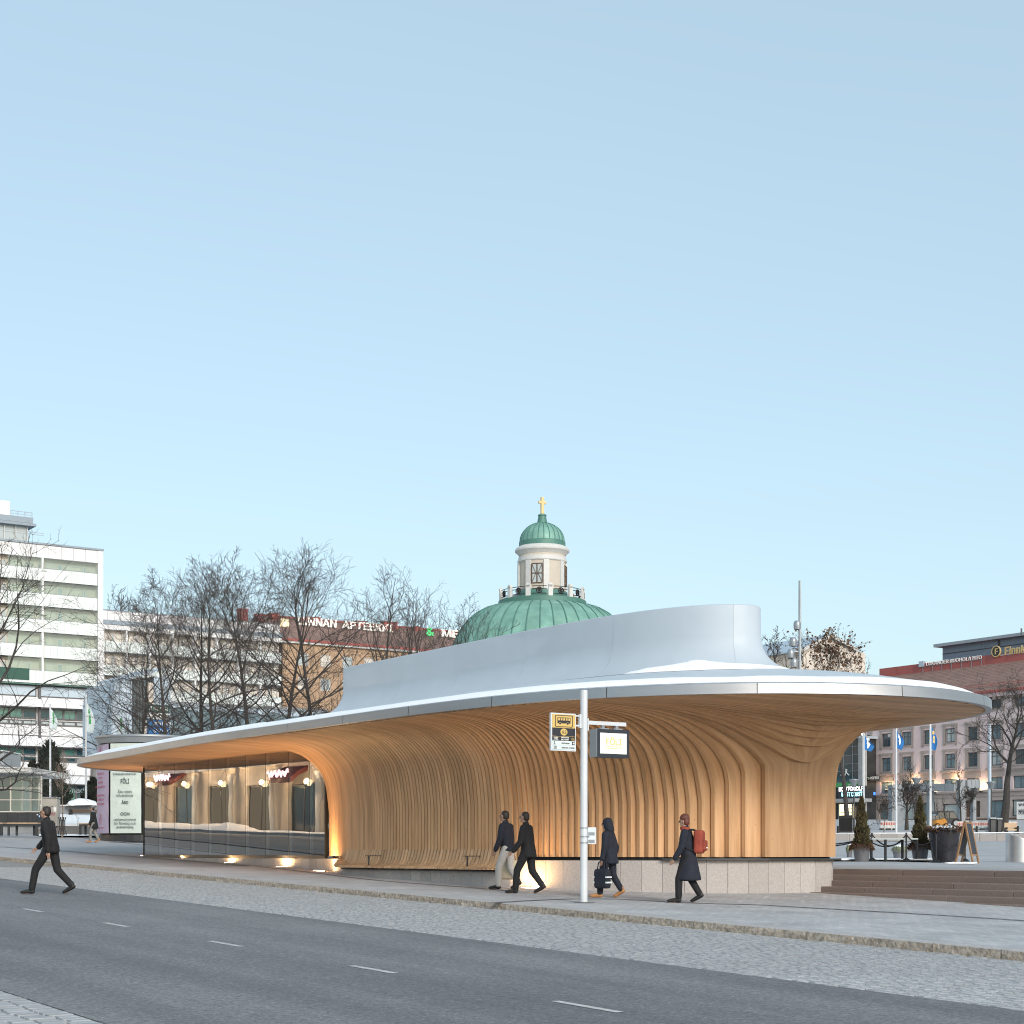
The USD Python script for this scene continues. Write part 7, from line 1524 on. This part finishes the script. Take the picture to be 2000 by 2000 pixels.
person('man in black striding across the road at the left', stand(100, 1747, zroad), HL - .05, 1.80, 'cloth_black', 'cloth_black', coat_len=.82, stride=.36, arms=((-.3, .3), (.35, .4)), lean=.06)
pa = person('walker in navy jacket and pale trousers by the bench end', stand(992, 1738), pth + .3, 1.74, 'cloth_navy', 'cloth_pale', coat_len=.84, stride=.19, arms=((.15, .3), (-.1, .25)))
pb_ = person('walker in black coat beside the one in pale trousers', stand(1032, 1746), pth + .42, 1.72, 'cloth_black', 'cloth_black', coat_len=.76, stride=.26, arms=((.2, .5), (-.15, .3)))
pc = person('hooded walker in navy coat and tan boots right of the pole', stand(1192, 1754), pth + .35, 1.60, 'cloth_navy', 'cloth_navy', 'boot_tan', coat_len=.74, stride=.21, hood=True, arms=((.05, .15), (-.35, .5)))
pd = person('walker in long dark coat carrying a red backpack', stand(1345, 1764), pth + .45, 1.68, 'cloth_navy', 'cloth_black', hair='hair_red', coat_len=.44, stride=.19, hat='hair_red', scarf='cloth_red', arms=((.2, .35), (-.2, .3)))
person('person in dark parka with grey hat beside the lilac banner', stand(184, 1646), HL, 1.60, 'cloth_black', 'cloth_camo', 'boot_tan', hat='cloth_grey', scarf='cloth_grey', coat_len=.66, stride=.16, arms=((.1, .3), (0, .3)))
# what they carry
def bag(name, label, cat, c, rot, size, m, strap=None, band=None):
    t = thing(name, label, cat, c, rot); w, d, h = size
    g = m3.Manifold.batch_hull([ball((x * (w / 2 - .06), y * (d / 2 - .05), z), .055) for x in (-1, 1) for y in (-1, 1) for z in (.06, h - .08)]).refine_to_length(.05).to_mesh()
    tm_ = trimesh.Trimesh(np.array(g.vert_properties)[:, :3], np.array(g.tri_verts)); trimesh.smoothing.filter_taubin(tm_, iterations=4); MB().tm(tm_).out('bag_body', m, t, smooth=True)
    if band:
        for z in (.3, .55): q = MB(); q.box((0, 0, h * z), (w * 1.0, d * 1.02, .03)); q.out('band', band, t)
    if strap:
        for e in (-1, 1): q = MB(); q.tube([np.array(x, float) for x in strap(e, w, d, h)], .012, 6); q.out('strap', m if m != 'canvas' else 'sign_wood', t)
    return t
hand = lambda e, w, d, h: [(-w * .28, e * d * .25, h - .05), (-w * .2, e * d * .2, h + .1), (0, e * d * .08, h + .16), (w * .2, e * d * .2, h + .1), (w * .28, e * d * .25, h - .05)]
h = pa[1][-1]; bag('tote_bag', 'cream canvas bag carried between the two walkers', 'bag', h - np.array([0, 0, .64]), pth, (.46, .2, .46), 'canvas', hand)
h = pc[1][1]; bag('carrier_bag', 'dark carrier bag with pale bands held by the hooded walker', 'bag', h - np.array([0, 0, .6]), pth, (.36, .16, .42), 'cloth_navy', hand, 'flag_white')
R = pd[2]; s_ = pd[3]; o = stand(1345, 1764) + R @ np.array([-.215, 0, .98]) * s_
t = bag('backpack', 'red backpack on the back of the walker in the long coat', 'backpack', o, math.atan2(R[1, 0], R[0, 0]), (.19, .33, .48), 'cloth_red')
q = MB(); q.tm(trimesh.Trimesh(*(lambda g: (np.array(g.vert_properties)[:, :3], np.array(g.tri_verts)))(m3.Manifold.batch_hull([ball((-.10, y, z), .045) for y in (-.09, .09) for z in (.1, .22)]).to_mesh()))); q.out('front_pocket', 'cloth_red', t, smooth=True)
for e in (-1, 1): q = MB(); q.tube([(.06, e * .1, .44), (.14, e * .13, .47), (.30, e * .15, .40), (.33, e * .16, .25), (.2, e * .18, .1), (.07, e * .14, .06)], .016, 6); q.out('shoulder_strap', 'cloth_black', t)
q = MB(); q.box((-.145, 0, .12), (.012, .16, .025)); q.out('reflector', 'white_letter', t)
